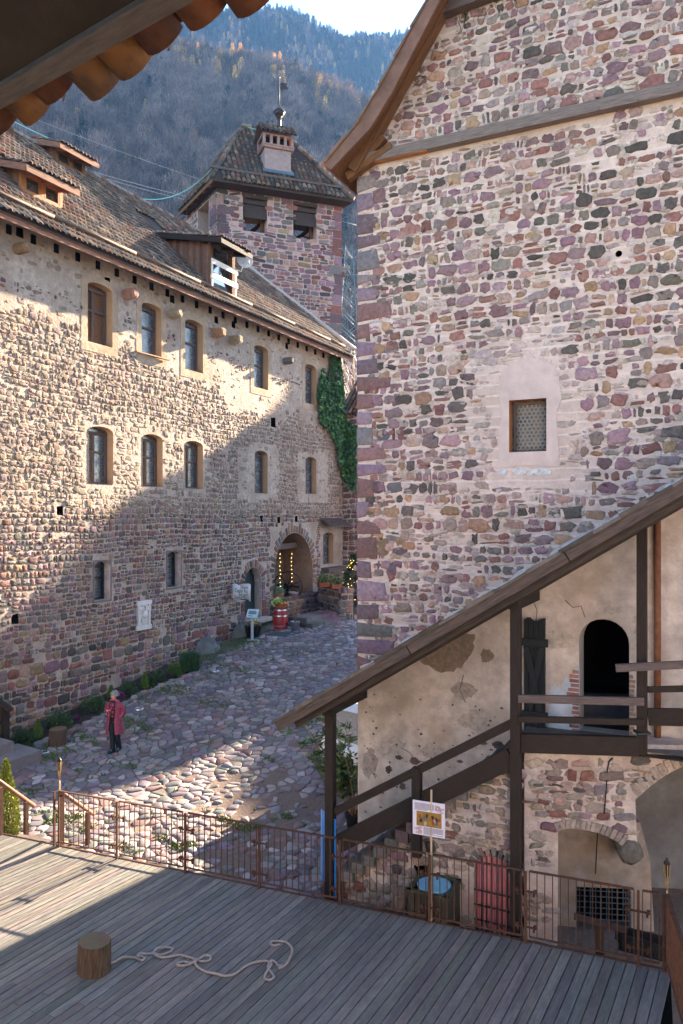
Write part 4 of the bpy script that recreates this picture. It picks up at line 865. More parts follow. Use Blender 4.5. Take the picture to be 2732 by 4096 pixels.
def build_gable():
    rng = np.random.default_rng(71); L_ = 13.7
    oc = [(0, -1.2), (3.2, -1.2), (3.2, 2.5), (2 * RID, 2.5), (2 * RID, GB0), (RID, GB0 + GS_ * RID), (0, GB0)]
    H = [(wn[0], wn[2]), (wn[1], wn[2]), (wn[1], wn[3]), (wn[0], wn[3])]; DH = arch(dr[0], dr[1], dr[2], dr[3], (dr[1] - dr[0]) * .5, 12)
    hole = [RWF.hit(2475, 1015), RWF.hit(2090, 1465)]
    PH = [[(a + .055 * math.cos(t), b + .055 * math.sin(t)) for t in np.linspace(0, 2 * math.pi, 9)[:-1]] for a, b in hole]
    mb = MB(); mb.face(RWF, oc, [H, DH] + PH)
    for p in PH: mb.rim(RWF, p, 0, -.25, mi=1); mb.face(RWF, p, (), -.25, mi=1)
    for p, q in ((0, 6), (3, 4)):
        a, b0 = oc[p]; _, b1 = oc[q]; mb.add([RWF.w(a, b0, 0), RWF.w(a, b1, 0), RWF.w(a, b1, -L_), RWF.w(a, b0, -L_)], [(0, 1, 2, 3)])
    mb.face(RWF, oc, (), -L_); mb.build("wall", [M['mortar'], M['dark']], gable)
    # window
    w_ = MB(); w_.rim(RWF, H, .012, -.3, mi=1); o = [(wn[0] - .17, wn[2] - .22), (wn[1] + .2, wn[2] - .22), (wn[1] + .2, wn[3] + .5), (wn[0] + .3, wn[3] + .92), (wn[0] - .17, wn[3] + .5)]
    cx = (wn[0] + wn[1]) / 2 + .02; hw_ = (wn[1] - wn[0]) / 2 + .19; o = [(cx + hw_, wn[2] - .26)] + [(cx + hw_ * math.cos(t), wn[3] + .32 + .42 * math.sin(t)) for t in np.linspace(0, math.pi, 11)] + [(cx - hw_, wn[2] - .26)]
    o = rough(o, .05, 5, 9); w_.face(RWF, o, [H], .012, mi=0); w_.rim(RWF, o, -.02, .012, mi=0)
    win = w_.build("window", [pmat("window_surround", (.53, .405, .355), .14, 4, .95, .4, 24), M['wood_orange']], gable)
    f = MB(); t = .035; z = -.2
    for a in (wn[0] + t / 2 + .04, wn[1] - t / 2): f.beam(RWF.w(a, wn[2], z), RWF.w(a, wn[3], z), t, .06, up=RWF.n)
    for b in (wn[2] + t / 2, wn[3] - t / 2 - .03): f.beam(RWF.w(wn[0], b, z), RWF.w(wn[1], b, z), .06, t)
    f.build("window_frame", M['wood_grey'], win)
    gl = MB(); gl.add([RWF.w(a, b, z - .03) for a, b in H], [(0, 1, 2, 3)]); gl.build("pane", pmat("old_glass", (.20, .155, .10), .5, 14, .35, .5, 18, spec=.2, tint=(.06, .05, .045), tscale=5, tamt=.9), win)
    ld = MB(); rr = (wn[1] - wn[0] - .1) / 14.2; row = 0; b = wn[2] + .05 + rr
    while b < wn[3] - .05:
        n = 7 if row % 2 == 0 else 6
        for i in range(n):
            a = wn[0] + .075 + rr * (1 + 2 * i + (row % 2)); pts = [RWF.w(a + rr * .93 * math.cos(t), b + rr * .93 * math.sin(t), z - .018) for t in np.linspace(0, 2 * math.pi, 11)]; ld.tube(pts, .0075, 4, cap=False)
            ld.lathe([(rr * .28, 0), (rr * .2, .012)], RWF.w(a, b, z - .028), 6, axis=RWF.n, mi=1)
        b += rr * 1.74; row += 1
    ld.build("roundel_lead", [pmat("lead", (.30, .27, .24), .2, 20, .6, 0), M['glass']], win)
    wp_ = MB(); rg_ = random.Random(6)
    for u, v, ru, rv in ((2012, 1888, 16, 15), (2078, 1886, 28, 14), (2165, 1886, 42, 16), (2120, 1895, 14, 8)):
        q = [RWF.hit(u + ru * rg_.uniform(.75, 1.1) * math.cos(t), v + rv * rg_.uniform(.7, 1.1) * math.sin(t)) for t in np.linspace(0, 2 * math.pi, 11)[:-1]]; wp_.slab(RWF, q[::-1], .0, .018, col=(.78, .76, .74))
    wp_.build('white_patch', M['stone'], win)
    # render under the stair roof, worn through in places
    pl = MB(); top = [(a, stairroof(a) - .05) for a in np.linspace(0.02, 9, 12)]; po = [(0.02, -.9), (3.2, -.9), (3.2, 2.5), (9, 2.5)] + top[::-1]; po[0] = (.06, -.9)
    pl.slab(RWF, po, -.02, .045, [DH]); 
    pls = pl.build("plaster_coat", M['plaster'], gable)
    rng2 = np.random.default_rng(5); sp = MB()
    worn = [RWF.poly(q) for q in ([(1700, 2560), (1800, 2520), (1900, 2535), (1895, 2600), (1850, 2670), (1770, 2690), (1690, 2650), (1650, 2610)],)]
    for (u, v, ru, rv) in ((1948, 2622, 27, 30), (1553, 3077, 15, 17), (1658, 3045, 24, 15), (1597, 3030, 16, 9), (1611, 3145, 14, 17), (1845, 3000, 10, 6), (1930, 2970, 24, 9), (1995, 2982, 26, 17), (1840, 3045, 14, 7), (1990, 2920, 10, 12), (1515, 3168, 24, 8), (2035, 2990, 12, 9)):
        a, b = RWF.hit(u, v, .045); ra, rb = ru * 14 / F, rv * 14 / F; q = [(a + ra * rng2.uniform(.7, 1.15) * math.cos(t), b + rb * rng2.uniform(.7, 1.15) * math.sin(t)) for t in np.linspace(0, 2 * math.pi, 12)[:-1]]; worn.append(q)
    for k in range(150):
        a, b = rng2.uniform(.15, 3.2), rng2.uniform(.1, 2.9)
        if b < stairroof(a) - .3: ra = rng2.uniform(.006, .026); worn.append([(a + ra * rng2.uniform(.6, 1.5) * math.cos(t), b + ra * rng2.uniform(.5, 1.2) * math.sin(t)) for t in np.linspace(0, 2 * math.pi, 8)[:-1]])
    for i, q in enumerate(worn):
        c = (.32, .235, .175) if i < 2 else (.19, .12, .105) if i % 2 else (.13, .095, .085); q = rough(q, .035 if i == 0 else .012, 5, i) if i < 13 else q
        sp.slab(RWF, q, .03, .049, col=c)
    for u, v, ru, rv, cc in ((1560, 2990, 60, 42, (.60, .50, .44)), (1760, 3010, 75, 40, (.56, .47, .42)), (1900, 2880, 60, 50, (.58, .48, .41)), (1480, 3060, 34, 60, (.44, .36, .32)), (1860, 2760, 50, 36, (.47, .39, .33)), (2250, 2560, 60, 45, (.60, .50, .42)), (2570, 2520, 40, 80, (.56, .46, .38)), (2450, 2440, 60, 24, (.62, .52, .44))):
        q = [RWF.hit(u + ru * rng2.uniform(.6, 1.25) * math.cos(t), v + rv * rng2.uniform(.6, 1.25) * math.sin(t), .045) for t in np.linspace(0, -2 * math.pi, 15)[:-1]]; sp.slab(RWF, rough(q, .03, 4, u), .03, .0478, col=cc)
    for pts_ in ([(2130, 2400), (2150, 2440), (2142, 2480), (2166, 2510), (2170, 2560)], [(1600, 2990), (1640, 3010), (1662, 3040), (1700, 3050)], [(2260, 2400), (2290, 2430), (2320, 2424), (2340, 2470)], [(1850, 2700), (1840, 2760), (1860, 2810)]):
        sp.tube([RWF.w(*RWF.hit(u + rng2.normal(0, 4), v, .047), .047) for u, v in pts_], .006, 4, (.16, .11, .09))
    sp.build("stain", M['stone'], pls)
    bl = MB(); q = RWF.poly([(2190, 2790), (2215, 2735), (2240, 2760), (2262, 2710), (2290, 2725), (2300, 2680), (2318, 2650), (2318, 2920), (2185, 2925)], .045); bl.slab(RWF, rough(q, .03, 5, 2), .03, .05)
    bl.build("lime_patch", pmat("lime_blue", (.42, .46, .52), .2, 4, .95, .6, 15), pls)
    br = MB(); b = dr[2]; 
    while b < dr[2] + 1.0:
        w1 = rng.uniform(.08, .2); br.beam(RWF.w(dr[0] - w1, b + .035, .04), RWF.w(dr[0] + .0, b + .035, .04), .03, .055, col=PAL[3] * rng.uniform(.9, 1.7)); br.beam(RWF.w(dr[1], b + .035, .04), RWF.w(dr[1] + rng.uniform(.05, .1), b + .035, .04), .03, .055, col=(.42, .27, .2)); b += .075
    br.build("brick_jamb", M['stone'], gable)
    # doorway: bright jamb at the left, black room behind
    d = MB(); d.rim(RWF, DH, .045, -.45); dm = d.build("doorway", pmat("door_jamb", (.40, .36, .32), .12, 3, .95, .3), gable)
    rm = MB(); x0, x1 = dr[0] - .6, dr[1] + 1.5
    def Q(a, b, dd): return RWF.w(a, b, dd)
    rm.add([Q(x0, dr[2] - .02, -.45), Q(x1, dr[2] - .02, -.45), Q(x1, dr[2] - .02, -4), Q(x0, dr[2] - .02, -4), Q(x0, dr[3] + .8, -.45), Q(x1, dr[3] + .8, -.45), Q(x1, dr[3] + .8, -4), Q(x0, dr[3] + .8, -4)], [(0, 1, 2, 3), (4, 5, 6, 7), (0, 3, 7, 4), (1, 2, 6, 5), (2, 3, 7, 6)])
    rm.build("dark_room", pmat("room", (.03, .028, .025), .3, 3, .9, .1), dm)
    # stones
    st = MB(); NO = [RWF.poly([(1915, 1420), (1990, 1330), (2120, 1310), (2240, 1345), (2300, 1480), (2345, 1600), (2330, 1880), (2250, 1960), (2130, 2000), (1990, 1990), (1920, 1920), (1890, 1760), (1900, 1480)])]
    RPAL = np.array([(.30, .19, .235), (.36, .245, .285), (.29, .155, .14), (.33, .18, .165), (.195, .175, .16), (.125, .112, .106), (.42, .28, .19), (.45, .31, .275), (.30, .265, .265), (.23, .155, .17), (.33, .255, .235)])
    def keep0(a, b): return .55 * (b > stairroof(a) - .05) * (b < GB0 + GS_ * np.minimum(a, 2 * RID - a) - .12) * clear_np(a, b, [grow(H, .25, .6)] + [grow(p, .06) for p in PH]) * (abs(b - BZ(a)) > .16)
    def keep(a, b):
        w_ = .16 * wob(a, b, 2.6); z = np.where(inside_np(a + w_, b + w_, NO[0]), 0.0, 1.0)
        z *= (b > stairroof(a) - .05) & (b < GB0 + GS_ * np.minimum(a, 2 * RID - a) - .12) & (a > .12)
        beam = BZ(a); z *= (b < beam - .16) | (b > beam + .16)
        return z * (.97 - .2 * (wob(a, b, .55, 2) > .35) + .1 * (b > beam)) * clear_np(a, b, [grow(p, .06) for p in PH])
    global BZ
    bA, bB = RWF.hit(1415, 655, .05), RWF.hit(2732, 357, .05)
    BZ = lambda a: bA[1] + (a - bA[0]) * (bB[1] - bA[1]) / (bB[0] - bA[0])
    stones(st, RWF, .2, 9.0, 1.0, 20, (.07, .15), (.7, 2.6), keep0, rng, (.002, .014), .008, irr=.2, small=.3, pal=MORTR)
    stones(st, RWF, .35, 9.0, 1.0, 20, (.14, .25), (.65, 1.75), keep, rng, (.004, .028), .03, irr=.16, sq=.52, small=.2, K=14, wav=.035, pal=RPAL * np.array((1.12, 1.0, .90)))
    z = 1.0
    while z < GB0 - .2:                                                # corner stones
        h = rng.uniform(.22, .46); w1 = rng.uniform(.22, .72); c = RPAL[rng.choice([0, 2, 4, 3, 8, 9, 10, 1])] * rng.uniform(.75, 1.1)
        if z > stairroof(.1) - .2:
            V = []
            jx = rng.normal(0, .012, 8); o4 = [(.0, z), (w1 + jx[3] * 2, z + .02 + jx[0] * 2), (w1 - .02 + jx[1] * 4, z + h - .07 + jx[4] * 2), (.0, z + h - .05 + jx[2])]; cx = sum(x for x, _ in o4) / 4; cy = sum(y for _, y in o4) / 4
            for dd, sc in ((-.02, 1), (.012, .98), (.026, .86)):
                for x, y in o4: V.append(RWF.w(max(-.02, cx + (x - cx) * sc) - (.02 if x < .01 and dd > 0 else 0), cy + (y - cy) * sc, dd))
            V += [RWF.w(-.025, z + .02, -.5), RWF.w(-.025, z + h - .06, -.5)]
            st.add(V, [(8, 9, 10, 11)] + [(r * 4 + k, r * 4 + (k + 1) % 4, r * 4 + 4 + (k + 1) % 4, r * 4 + 4 + k) for r in (0, 1) for k in range(4)] + [(4, 12, 13, 7)], c, 0, None, True)
            if w1 < .5 and rng.random() < .8:
                w2 = rng.uniform(.2, .45); stones(st, RWF, w1 + .05, w1 + .05 + w2, z, z + h - .1, (h - .08, h - .07), (w2 / h, w2 / h + .1), lambda a, b: np.ones(len(a)), rng, (.008, .02), .05, small=.4)
        z += h
    st.build("stonework", M['stone'], gable)
    tb = MB(); tb.beam(RWF.w(bA[0] - .02, bA[1], .09), RWF.w(bB[0] + 1.5, BZ(bB[0] + 1.5), .09), .16, .185); 
    for a in (.9, 2.1, 2.9, 3.2, 4.4, 5.0): tb.ball(RWF.w(a, BZ(a) - .06, .165), .025, 6, 4)
    tb.build("tie_beam", pmat('weathered_beam', (.20, .155, .135), .5, 3, .85, .9, 6, grain=(1.2, 20, 20), bdist=.02), gable)
    tw = MB(); tw.beam(RWF.w(bA[0] - .05, bA[1] - .04, .10), RWF.w(bA[0] + 1.5, BZ(1.4) - .06, .10), .1, .1); tw.build("split_beam_end", M['wood_orange'], gable)
    cb = MB(); c0 = RWF.hit(1774, 45, .1); c1 = RWF.hit(1905, -5, .1); sl2 = (c1[1] - c0[1]) / (c1[0] - c0[0]); cb.beam(RWF.w(c0[0] - .15, c0[1] - .15 * sl2, .1), RWF.w(c0[0] + 4, c0[1] + sl2 * 4, .1), .2, .2); cb.build("collar_beam", M['wood_grey'], gable)
    # roof with its verge: barge board, rafter, tiles; a kicked eave
    rf = MB(); ov = .58
    def prof(off): return [RWF.hit(u, v, ov) for u, v in off]
    outer = prof([(1304, 660), (1430, 508), (1525, 352), (1719, 0)]); inner = prof([(1326, 684), (1482, 520), (1572, 372), (1766, 0)])
    k = (outer[3][1] - outer[2][1]) / (outer[3][0] - outer[2][0]); outer.append((RID, outer[3][1] + k * (RID - outer[3][0]))); inner.append((RID, inner[3][1] + k * (RID - inner[3][0])))
    for i in range(4):
        p, q = outer[i], outer[i + 1]; rf.add([RWF.w(p[0], p[1], ov), RWF.w(q[0], q[1], ov), RWF.w(q[0], q[1], -L_ - .4), RWF.w(p[0], p[1], -L_ - .4)], [(0, 1, 2, 3)])
        p2, q2 = (p[0] + .05, p[1] - .09), (q[0] + .05, q[1] - .09); rf.add([RWF.w(p2[0], p2[1], ov - .02), RWF.w(q2[0], q2[1], ov - .02), RWF.w(q2[0], q2[1], -L_ - .4), RWF.w(p2[0], p2[1], -L_ - .4)], [(0, 1, 2, 3)], mi=1)
    p = outer[4]; e = (2 * RID + .8, GB0 - .6); rf.add([RWF.w(p[0], p[1], ov), RWF.w(e[0], e[1], ov), RWF.w(e[0], e[1], -L_ - .4), RWF.w(p[0], p[1], -L_ - .4)], [(0, 1, 2, 3)])
    roof = rf.build("roof", [M['underroof'], M['wood_brown']], gable)
    bb = MB()
    for i in range(4):
        p, q, p2, q2 = outer[i], outer[i + 1], inner[i], inner[i + 1]
        pol = [p, q, q2, p2]; bb.slab(RWF, pol, ov, ov + .045)
        L2 = math.hypot(q[0] - p[0], q[1] - p[1])
    bo = bb.build("barge_board", pmat("barge_wood", (.16, .085, .06), .45, 2.5, .8, .7, 7, bdist=.01), roof)
    vt = MB()
    for i in range(4):
        p, q = outer[i], outer[i + 1]; L2 = math.hypot(q[0] - p[0], q[1] - p[1]); n = max(1, int(L2 / .52)); dx, dy = (q[0] - p[0]) / n, (q[1] - p[1]) / n; nx, ny = -dy / math.hypot(dx, dy), dx / math.hypot(dx, dy)
        for j in range(n):
            A_ = (p[0] + dx * j, p[1] + dy * j); B_ = (A_[0] + dx * 1.12, A_[1] + dy * 1.12); lf = .055
            vt.slab(RWF, [(A_[0] + nx * .0, A_[1] + ny * .0), (B_[0], B_[1]), (B_[0] + nx * .02, B_[1] + ny * .02), (A_[0] + nx * lf, A_[1] + ny * lf)], ov - .3, ov + .075, col=TPAL[rng.integers(0, 8)] * 1.25)
    vt.build("verge_tiles", M['tile'], roof)
    ra = MB()
    w0 = [(PT[0] - .26, PT[1] - .26 * GS_ + .0), (PT[0] + 8, PT[1] + 8 * GS_)]
    ra.beam(RWF.w(w0[0][0], w0[0][1] + .05, .12), RWF.w(w0[1][0], w0[1][1] + .05, .12), .2, .24, up=RWF.n)
    ra.build("verge_rafter", M['wood_brown'], roof)
    fk = MB(); a_, b_ = inner[0]; fk.beam(RWF.w(a_ + .12, b_ + .02, .12), RWF.w(.75, GB0 + .35, .12), .14, .12)
    for dd in np.arange(.1, -14, -.75): fk.beam(RWF.w(a_ + .1, b_ + .06, dd), RWF.w(.6, GB0 + .55, dd), .12, .13)
    fk.build("eave_rafters", M['wood_brown'], roof)
    et = MB()
    for i in range(46):
        dd = ov - .1 - i * .33; et.tube([RWF.w(outer[0][0] - .06, outer[0][1] + .0, dd), RWF.w(outer[0][0] + .4, outer[0][1] + .45, dd)], [.115, .1], 7, np.array((.36, .13, .06)) * rng.uniform(.7, 1.2))
    et.build("eave_tiles", M['tile'], roof)
    wi = MB(); rg = random.Random(4)
    for i in range(26):
        a = rg.uniform(1.8, 3.6); b = c0[1] + (a - c0[0]) * sl2 - .05; pts = [RWF.w(a, b, .06)]
        for s in range(4): a += rg.uniform(-.07, .05); b -= rg.uniform(.03, .14); pts.append(RWF.w(a, b, .03))
        wi.tube(pts, .004, 3, cap=False)
    wi.build("dry_vine", M['bark'], gable)
build_gable()

# ================================================================== covered stair along the gable wall
PD = 1.40                                                              # post line, metres before the wall
LF = Frame((2.70, 11.69, 0), (1.86, -.22), (-.22, -1.86))               # landing front
def pl_pt(u, v, d=PD): a, b = RWF.hit(u, v, d); return RWF.w(a, b, d)
stair = thing("covered_staircase", RWF.w(1.7, -.35, .8), "dark timber staircase with sloping roof, posts and railed landing against the gabled house", "staircase")
def build_stair():
    rng = np.random.default_rng(81)
    # treads and the rubble wall that carries them
    n = 17; a0, z0, a1, z1 = -.05, -.38, 3.35, 2.56; da, dz = (a1 - a0) / n, (z1 - z0) / n
    out = [(a0, -1.2)]; 
    for i in range(n): out += [(a0 + da * i, z0 + dz * (i + 1) - .03), (a0 + da * (i + 1), z0 + dz * (i + 1) - .03)]
    out += [(a1, -1.2)]; out = out[::-1]
    dA = (RWF.hit(1895, 3500, 1.28)[0], RWF.hit(2058, 3500, 1.28)[0], -.5, RWF.hit(1980, 3398, 1.28)[1]); DH = arch(*dA, .42, 10)
    ni = [RWF.hit(u, v, 1.28) for u, v in ((1655, 3516), (1711, 3516), (1711, 3464), (1655, 3460))]
    mb = MB(); mb.face(RWF, out, [DH, ni], 1.28); mb.rim(RWF, ni, 1.28, .9, mi=1); mb.face(RWF, ni, (), .95, mi=1); mb.rim(RWF, DH, 1.28, .85, mi=0); mb.rim(RWF, out, 0, 1.28)
    sw = mb.build("stair_wall", [M['rubble'], M['dark']], stair)
    st = MB()
    def keep(a, b): top = z0 + (a - a0) / da * dz; return (b < top - .12) * (b > -.45) * clear_np(a, b, [grow(DH, .1), grow(ni, .05)]) * (.12 + .5 * (a < .7) + .25 * (b > top - .6))
    fr = Frame(RWF.w(0, 0, 1.28), RWF.ex, RWF.n); stones(st, fr, a0, a1, -.5, 2.5, (.10, .2), (.7, 2.4), lambda a, b: (b < z0 + (a - a0) / da * dz - .1) * (b > -.5) * clear_np(a, b, [grow(DH, .05), grow(ni, .03)]) * .85, rng, (.006, .035), .012, irr=.22, small=.3, pal=MORT * .95 + np.array((.02, .02, .03))); stones(st, fr, a0, a1, -.5, 2.5, (.18, .28), (.9, 1.7), keep, rng, (.02, .055), .06, irr=.16)
    voussoir(st, fr, (dA[0] + dA[1]) / 2, dA[3] - .42, (dA[1] - dA[0]) / 2 + .01, (dA[1] - dA[0]) / 2 + .16, 11, rng, .2, math.pi - .2, .9, .015, PAL[[8, 7, 10]])
    st.build("wall_stones", M['stone'], sw)
    tr = MB()
    for i in range(n):
        A = a0 + da * i; z = z0 + dz * (i + 1); c = PAL[rng.choice([8, 9, 4, 10])] * rng.uniform(.8, 1.2)
        tr.beam(RWF.w(A + da * .45, z - .09, .04), RWF.w(A + da * .45, z - .09, 1.36 + rng.uniform(-.02, .05)), da * 1.12, .17 + rng.uniform(0, .03), col=c)
    tr.build("stone_treads", M['stone'], stair)
    # curtain behind a grille
    cu = MB(); N = 60; V = []; Fs = []; w_ = dA[1] - dA[0]; top = dA[3] - .16
    for i in range(N + 1):
        x = dA[0] + w_ * i / N; f = .035 * math.sin(i * 1.12) + .018 * math.sin(i * 2.7 + 1); tx = min(1, abs((x - (dA[0] + dA[1]) / 2) / (w_ / 2))); tp = min(top, dA[3] - .42 + .42 * math.sqrt(max(0, 1 - tx ** 2)) - .02)
        for j in range(6): V.append(RWF.w(x, -.38 + (tp + .38) * j / 5, 1.17 + f * (1 - .5 * j / 5)))
    for i in range(N):
        for j in range(5): Fs.append((i * 6 + j, i * 6 + 6 + j, i * 6 + 7 + j, i * 6 + 1 + j))
    cu.add(V, Fs, smooth=True); door = cu.build("curtain", pmat("curtain_cloth", (.85, .34, .37), .15, 6, .8, .1), stair)
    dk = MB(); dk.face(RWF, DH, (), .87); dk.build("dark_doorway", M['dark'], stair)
    gr = MB()
    for i in range(8): x = dA[0] + w_ * (i + .5) / 8; tx = (x - (dA[0] + dA[1]) / 2) / (w_ / 2); gr.tube([RWF.w(x, -.4, 1.245), RWF.w(x, dA[3] - .42 + .42 * math.sqrt(1 - tx * tx), 1.245)], .011, 6)
    b = -.2
    while b < dA[3] - .5: gr.tube([RWF.w(dA[0], b, 1.265), RWF.w(dA[1], b, 1.265)], .013, 6); b += .235
    gr.tube([RWF.w((dA[0] + dA[1]) / 2 + w_ / 2 * math.cos(t), dA[3] - .42 + .42 * math.sin(t), 1.11) for t in np.linspace(0, math.pi, 12)], .014, 6); gr.build("grille", M['iron'], stair)
    # posts
    p1 = pl_pt(1322, 3400); p2 = pl_pt(2064, 3400); p1[2] = p2[2] = 0
    zt1, zt2 = 2.88, 4.86; q3 = P(2568, 2500, 11.46); q3[2] = 0
    pw = .15
    def post(p, za, zb, wd=pw): m_ = MB(); m_.beam(p + np.array((0, 0, za)), p + np.array((0, 0, zb)), wd, wd, up=RWF.n); m_.build("post", M['wood_dark'], stair)
    post(p1, -.38, zt1); post(p2, -.38, zt2); post(q3, 2.62, 6.2, .145)
    m0 = pl_pt(1668, 3240); m0[2] = 0; a_m = (m0 - RWF.o) @ RWF.ex; post(m0, RWF.hit(1668, 3425, PD)[1], RWF.hit(1668, 3075, PD)[1] + .02, .14)
    ir = MB(); ir.box(p2 + (0, 0, .78), .19, .19, .045, math.atan2(RWF.ex[1], RWF.ex[0])); ir.box(q3 + (0, 0, 2.95), .2, .2, .03, 0); ir.build("iron_strap", M['iron'], stair)
    # brackets from the posts back to the wall
    bk = MB()
    for p, z in ((p1, zt1 + .02), (p2, zt2 + .03)): bk.beam(p + RWF.n * .16 + np.array((0, 0, z)), p - RWF.n * 1.38 + np.array((0, 0, z)), .16, .19)
    bk.beam(q3 + np.array((0, 0, 6.15)) + RWF.n * .2, q3 + np.array((0, 0, 6.15)) - RWF.n * 1.3, .15, .18); bk.build("head_beam", M['wood_dark'], stair)
    # stringer, handrail
    def line(ua, va, ub, vb, dd=PD): return pl_pt(ua, va, dd), pl_pt(ub, vb, dd)
    sg = MB(); A, B = line(1354, 3374, 2048, 3030); sg.beam(A, B, .07, .30); sg.build("stringer", M['wood_dark'], stair)
    hr = MB(); A, B = line(1340, 3246, 2050, 2892); hr.beam(A, B, .085, .13); hr.build("handrail", M['wood_dark'], stair)
    # landing: floor, front beam, two rails
    fl = MB(); e = q3 - RWF.n * 0; fl.add([p2 + (0, 0, 2.58), q3 + (0, 0, 2.58), q3 + RWF.ex * 3 + (0, 0, 2.58), RWF.w(9, 2.58, 0), RWF.w(3.2, 2.58, 0)], [(0, 1, 2, 3, 4)]); fl.add([p2 + (0, 0, 2.66), q3 + (0, 0, 2.66), q3 + RWF.ex * 3 + (0, 0, 2.66), RWF.w(9, 2.66, 0), RWF.w(3.2, 2.66, 0)], [(0, 1, 2, 3, 4)])
    fl.build("landing_floor", pmat("landing_boards", (.12, .10, .09), .3, 5, .8, .3), stair)
    d3 = (q3 - p2) / np.linalg.norm(q3 - p2)
    fb = MB(); fb.beam(p2 + d3 * .07 + (0, 0, 2.735), q3 - d3 * .06 + (0, 0, 2.735), .11, .285); fb.build("landing_beam", M['wood_dark'], stair)
    for z, h in ((3.435, .115), (3.125, .09)):
        rl = MB(); rl.beam(p2 + d3 * .02 - LF.n * .0 + LF.n * .1 + (0, 0, z), q3 - d3 * .0 + LF.n * .09 + (0, 0, z), .07, h); rl.build("rail", M['wood_grey'] if h > .1 else M['wood_dark'], stair)
    for (ua, va, ub, vb, Ya, Yb, h) in ((2463, 2672, 2860, 2652, 11.30, 10.9, .11), (2590, 2758, 2860, 2752, 11.42, 11.0, .085), (2592, 2866, 2860, 2872, 11.42, 11.0, .25)):
        rl = MB(); rl.beam(P(ua, va, Ya), P(ub, vb, Yb), .08, h); rl.build("rail", M['wood_grey'] if h == .11 else M['wood_dark'], stair)
    # the open plank door on the landing
    dl = MB(); x0, x1 = RWF.hit(2092, 2700, .2)[0], RWF.hit(2178, 2700, .2)[0]; zb_, zt_ = RWF.hit(2130, 2935, .2)[1], RWF.hit(2130, 2480, .2)[1]; n = 9
    for i in range(n): x = x0 + (x1 - x0) * (i + .5) / n; dl.beam(RWF.w(x, zb_, .12 + .012 * (i % 2)), RWF.w(x, zt_ + .03 * math.sin(i), .12 + .012 * (i % 2)), (x1 - x0) / n * .9, .04, up=RWF.n)
    for f in (.16, .8): dl.beam(RWF.w(x0 - .02, zb_ + (zt_ - zb_) * f, .17), RWF.w(x1 + .05, zb_ + (zt_ - zb_) * f, .17), .05, .13)
    dl.beam(RWF.w(x0 + .1, zb_ + (zt_ - zb_) * .2, .165), RWF.w(x1 - .05, zb_ + (zt_ - zb_) * .76, .165), .035, .1); dl.beam(RWF.w(x1 - .08, zb_ + (zt_ - zb_) * .2, .175), RWF.w(x0 + .05, zb_ + (zt_ - zb_) * .76, .175), .035, .1)
    dl.build("open_door", pmat("blue_black_wood", (.014, .017, .020), .4, 3, .75, .4, 8, grain=(1.5, 16, 16), bdist=.008), stair)
    # roof: rake board, rafters, deck, mossy tile edge
    ro = MB(); D0 = 1.75; aE = 9.0; A_, B_ = rk0[0] - .02, aE
    def RPt(a, dd, l=0): return RWF.w(a, stairroof(a) + l, dd)
    up = RWF.ex + np.array((0, 0, RS)); up /= np.linalg.norm(up); nn = np.array((0, 0, 1)) - up * up[2]; nn /= np.linalg.norm(nn)
    V = [RPt(A_, D0), RPt(B_, D0), RPt(B_, -.05), RPt(A_, -.05)]; ro.add([p - nn * .04 for p in V] + [p - nn * .09 for p in V], [(0, 1, 2, 3), (7, 6, 5, 4), (0, 4, 5, 1), (3, 7, 4, 0)])
    roof = ro.build("roof", M['wood_dark'], stair)
    rb = MB()
    for i in range(4):
        f0, f1 = A_ + (B_ - A_) * i / 4, A_ + (B_ - A_) * (i + 1) / 4; rb.beam(RPt(f0 + .02, D0 + .02) - nn * .105, RPt(f1 + .002, D0 + .02) - nn * .105, .045, .155, up=nn)
    rb.build("rake_board", pmat("rake_wood", (.085, .058, .046), .6, 3, .75, .8, 7, grain=(1.2, 18, 18), bdist=.012), roof)
    rf = MB()
    for dd, o in ((D0 - .14, .26), (1.0, .7), (.35, .7)): rf.beam(RPt(A_ + o, dd) - nn * .19, RPt(B_, dd) - nn * .19, .13, .19, up=nn)
    rf.build("rafters", pmat("rafter_wood", (.05, .036, .028), .5, 3, .8, .5, 8, grain=(1.5, 18, 18), bdist=.01), roof)
    tl = MB(); a = A_ - .03
    while a < B_:
        ln = rng.uniform(.3, .5); th = rng.uniform(.04, .075)
        for dd in (D0 - .17, D0 - .62, D0 - 1.07, D0 - 1.5): tl.beam(RPt(a, dd) - nn * .03 + nn * th / 2, RPt(a + ln * 1.03, dd) - nn * .035 + nn * th / 2, .46, th, up=nn, col=np.array((.17, .14, .12)) * rng.uniform(.55, 1.4))
        a += ln
    tl.build("roof_slates", pmat("mossy_slate", (1, 1, 1), .4, 12, .95, 1.0, 26, attr=True, tint=(.4, .42, .2), tscale=6, tamt=.6, bdist=.03), roof)
    # mortar fillet where the roof meets the stone wall
    fi = MB(); fi.tube([RPt(a, .02, .09) + rng.normal(0, .02, 3) for a in np.linspace(0.1, 8, 40)], .09, 5, (.62, .56, .52)); fi.build("mortar_fillet", M['stone'], roof)
    # rusty downpipe by the landing
    dp = MB(); a = RWF.hit(2630, 2500, .12)[0]; dp.tube([RWF.w(a, 2.7, .12), RWF.w(a, 6.6, .12)], .055, 8); dp.build("downpipe", pmat('pipe_rust', (.17, .065, .032), .4, 8, .7, .2, 30), stair)
    # masonry under the landing: arched recess, corbel, start of the big arch
    pf = Frame(p2 - LF.n * .16, LF.ex, LF.n)
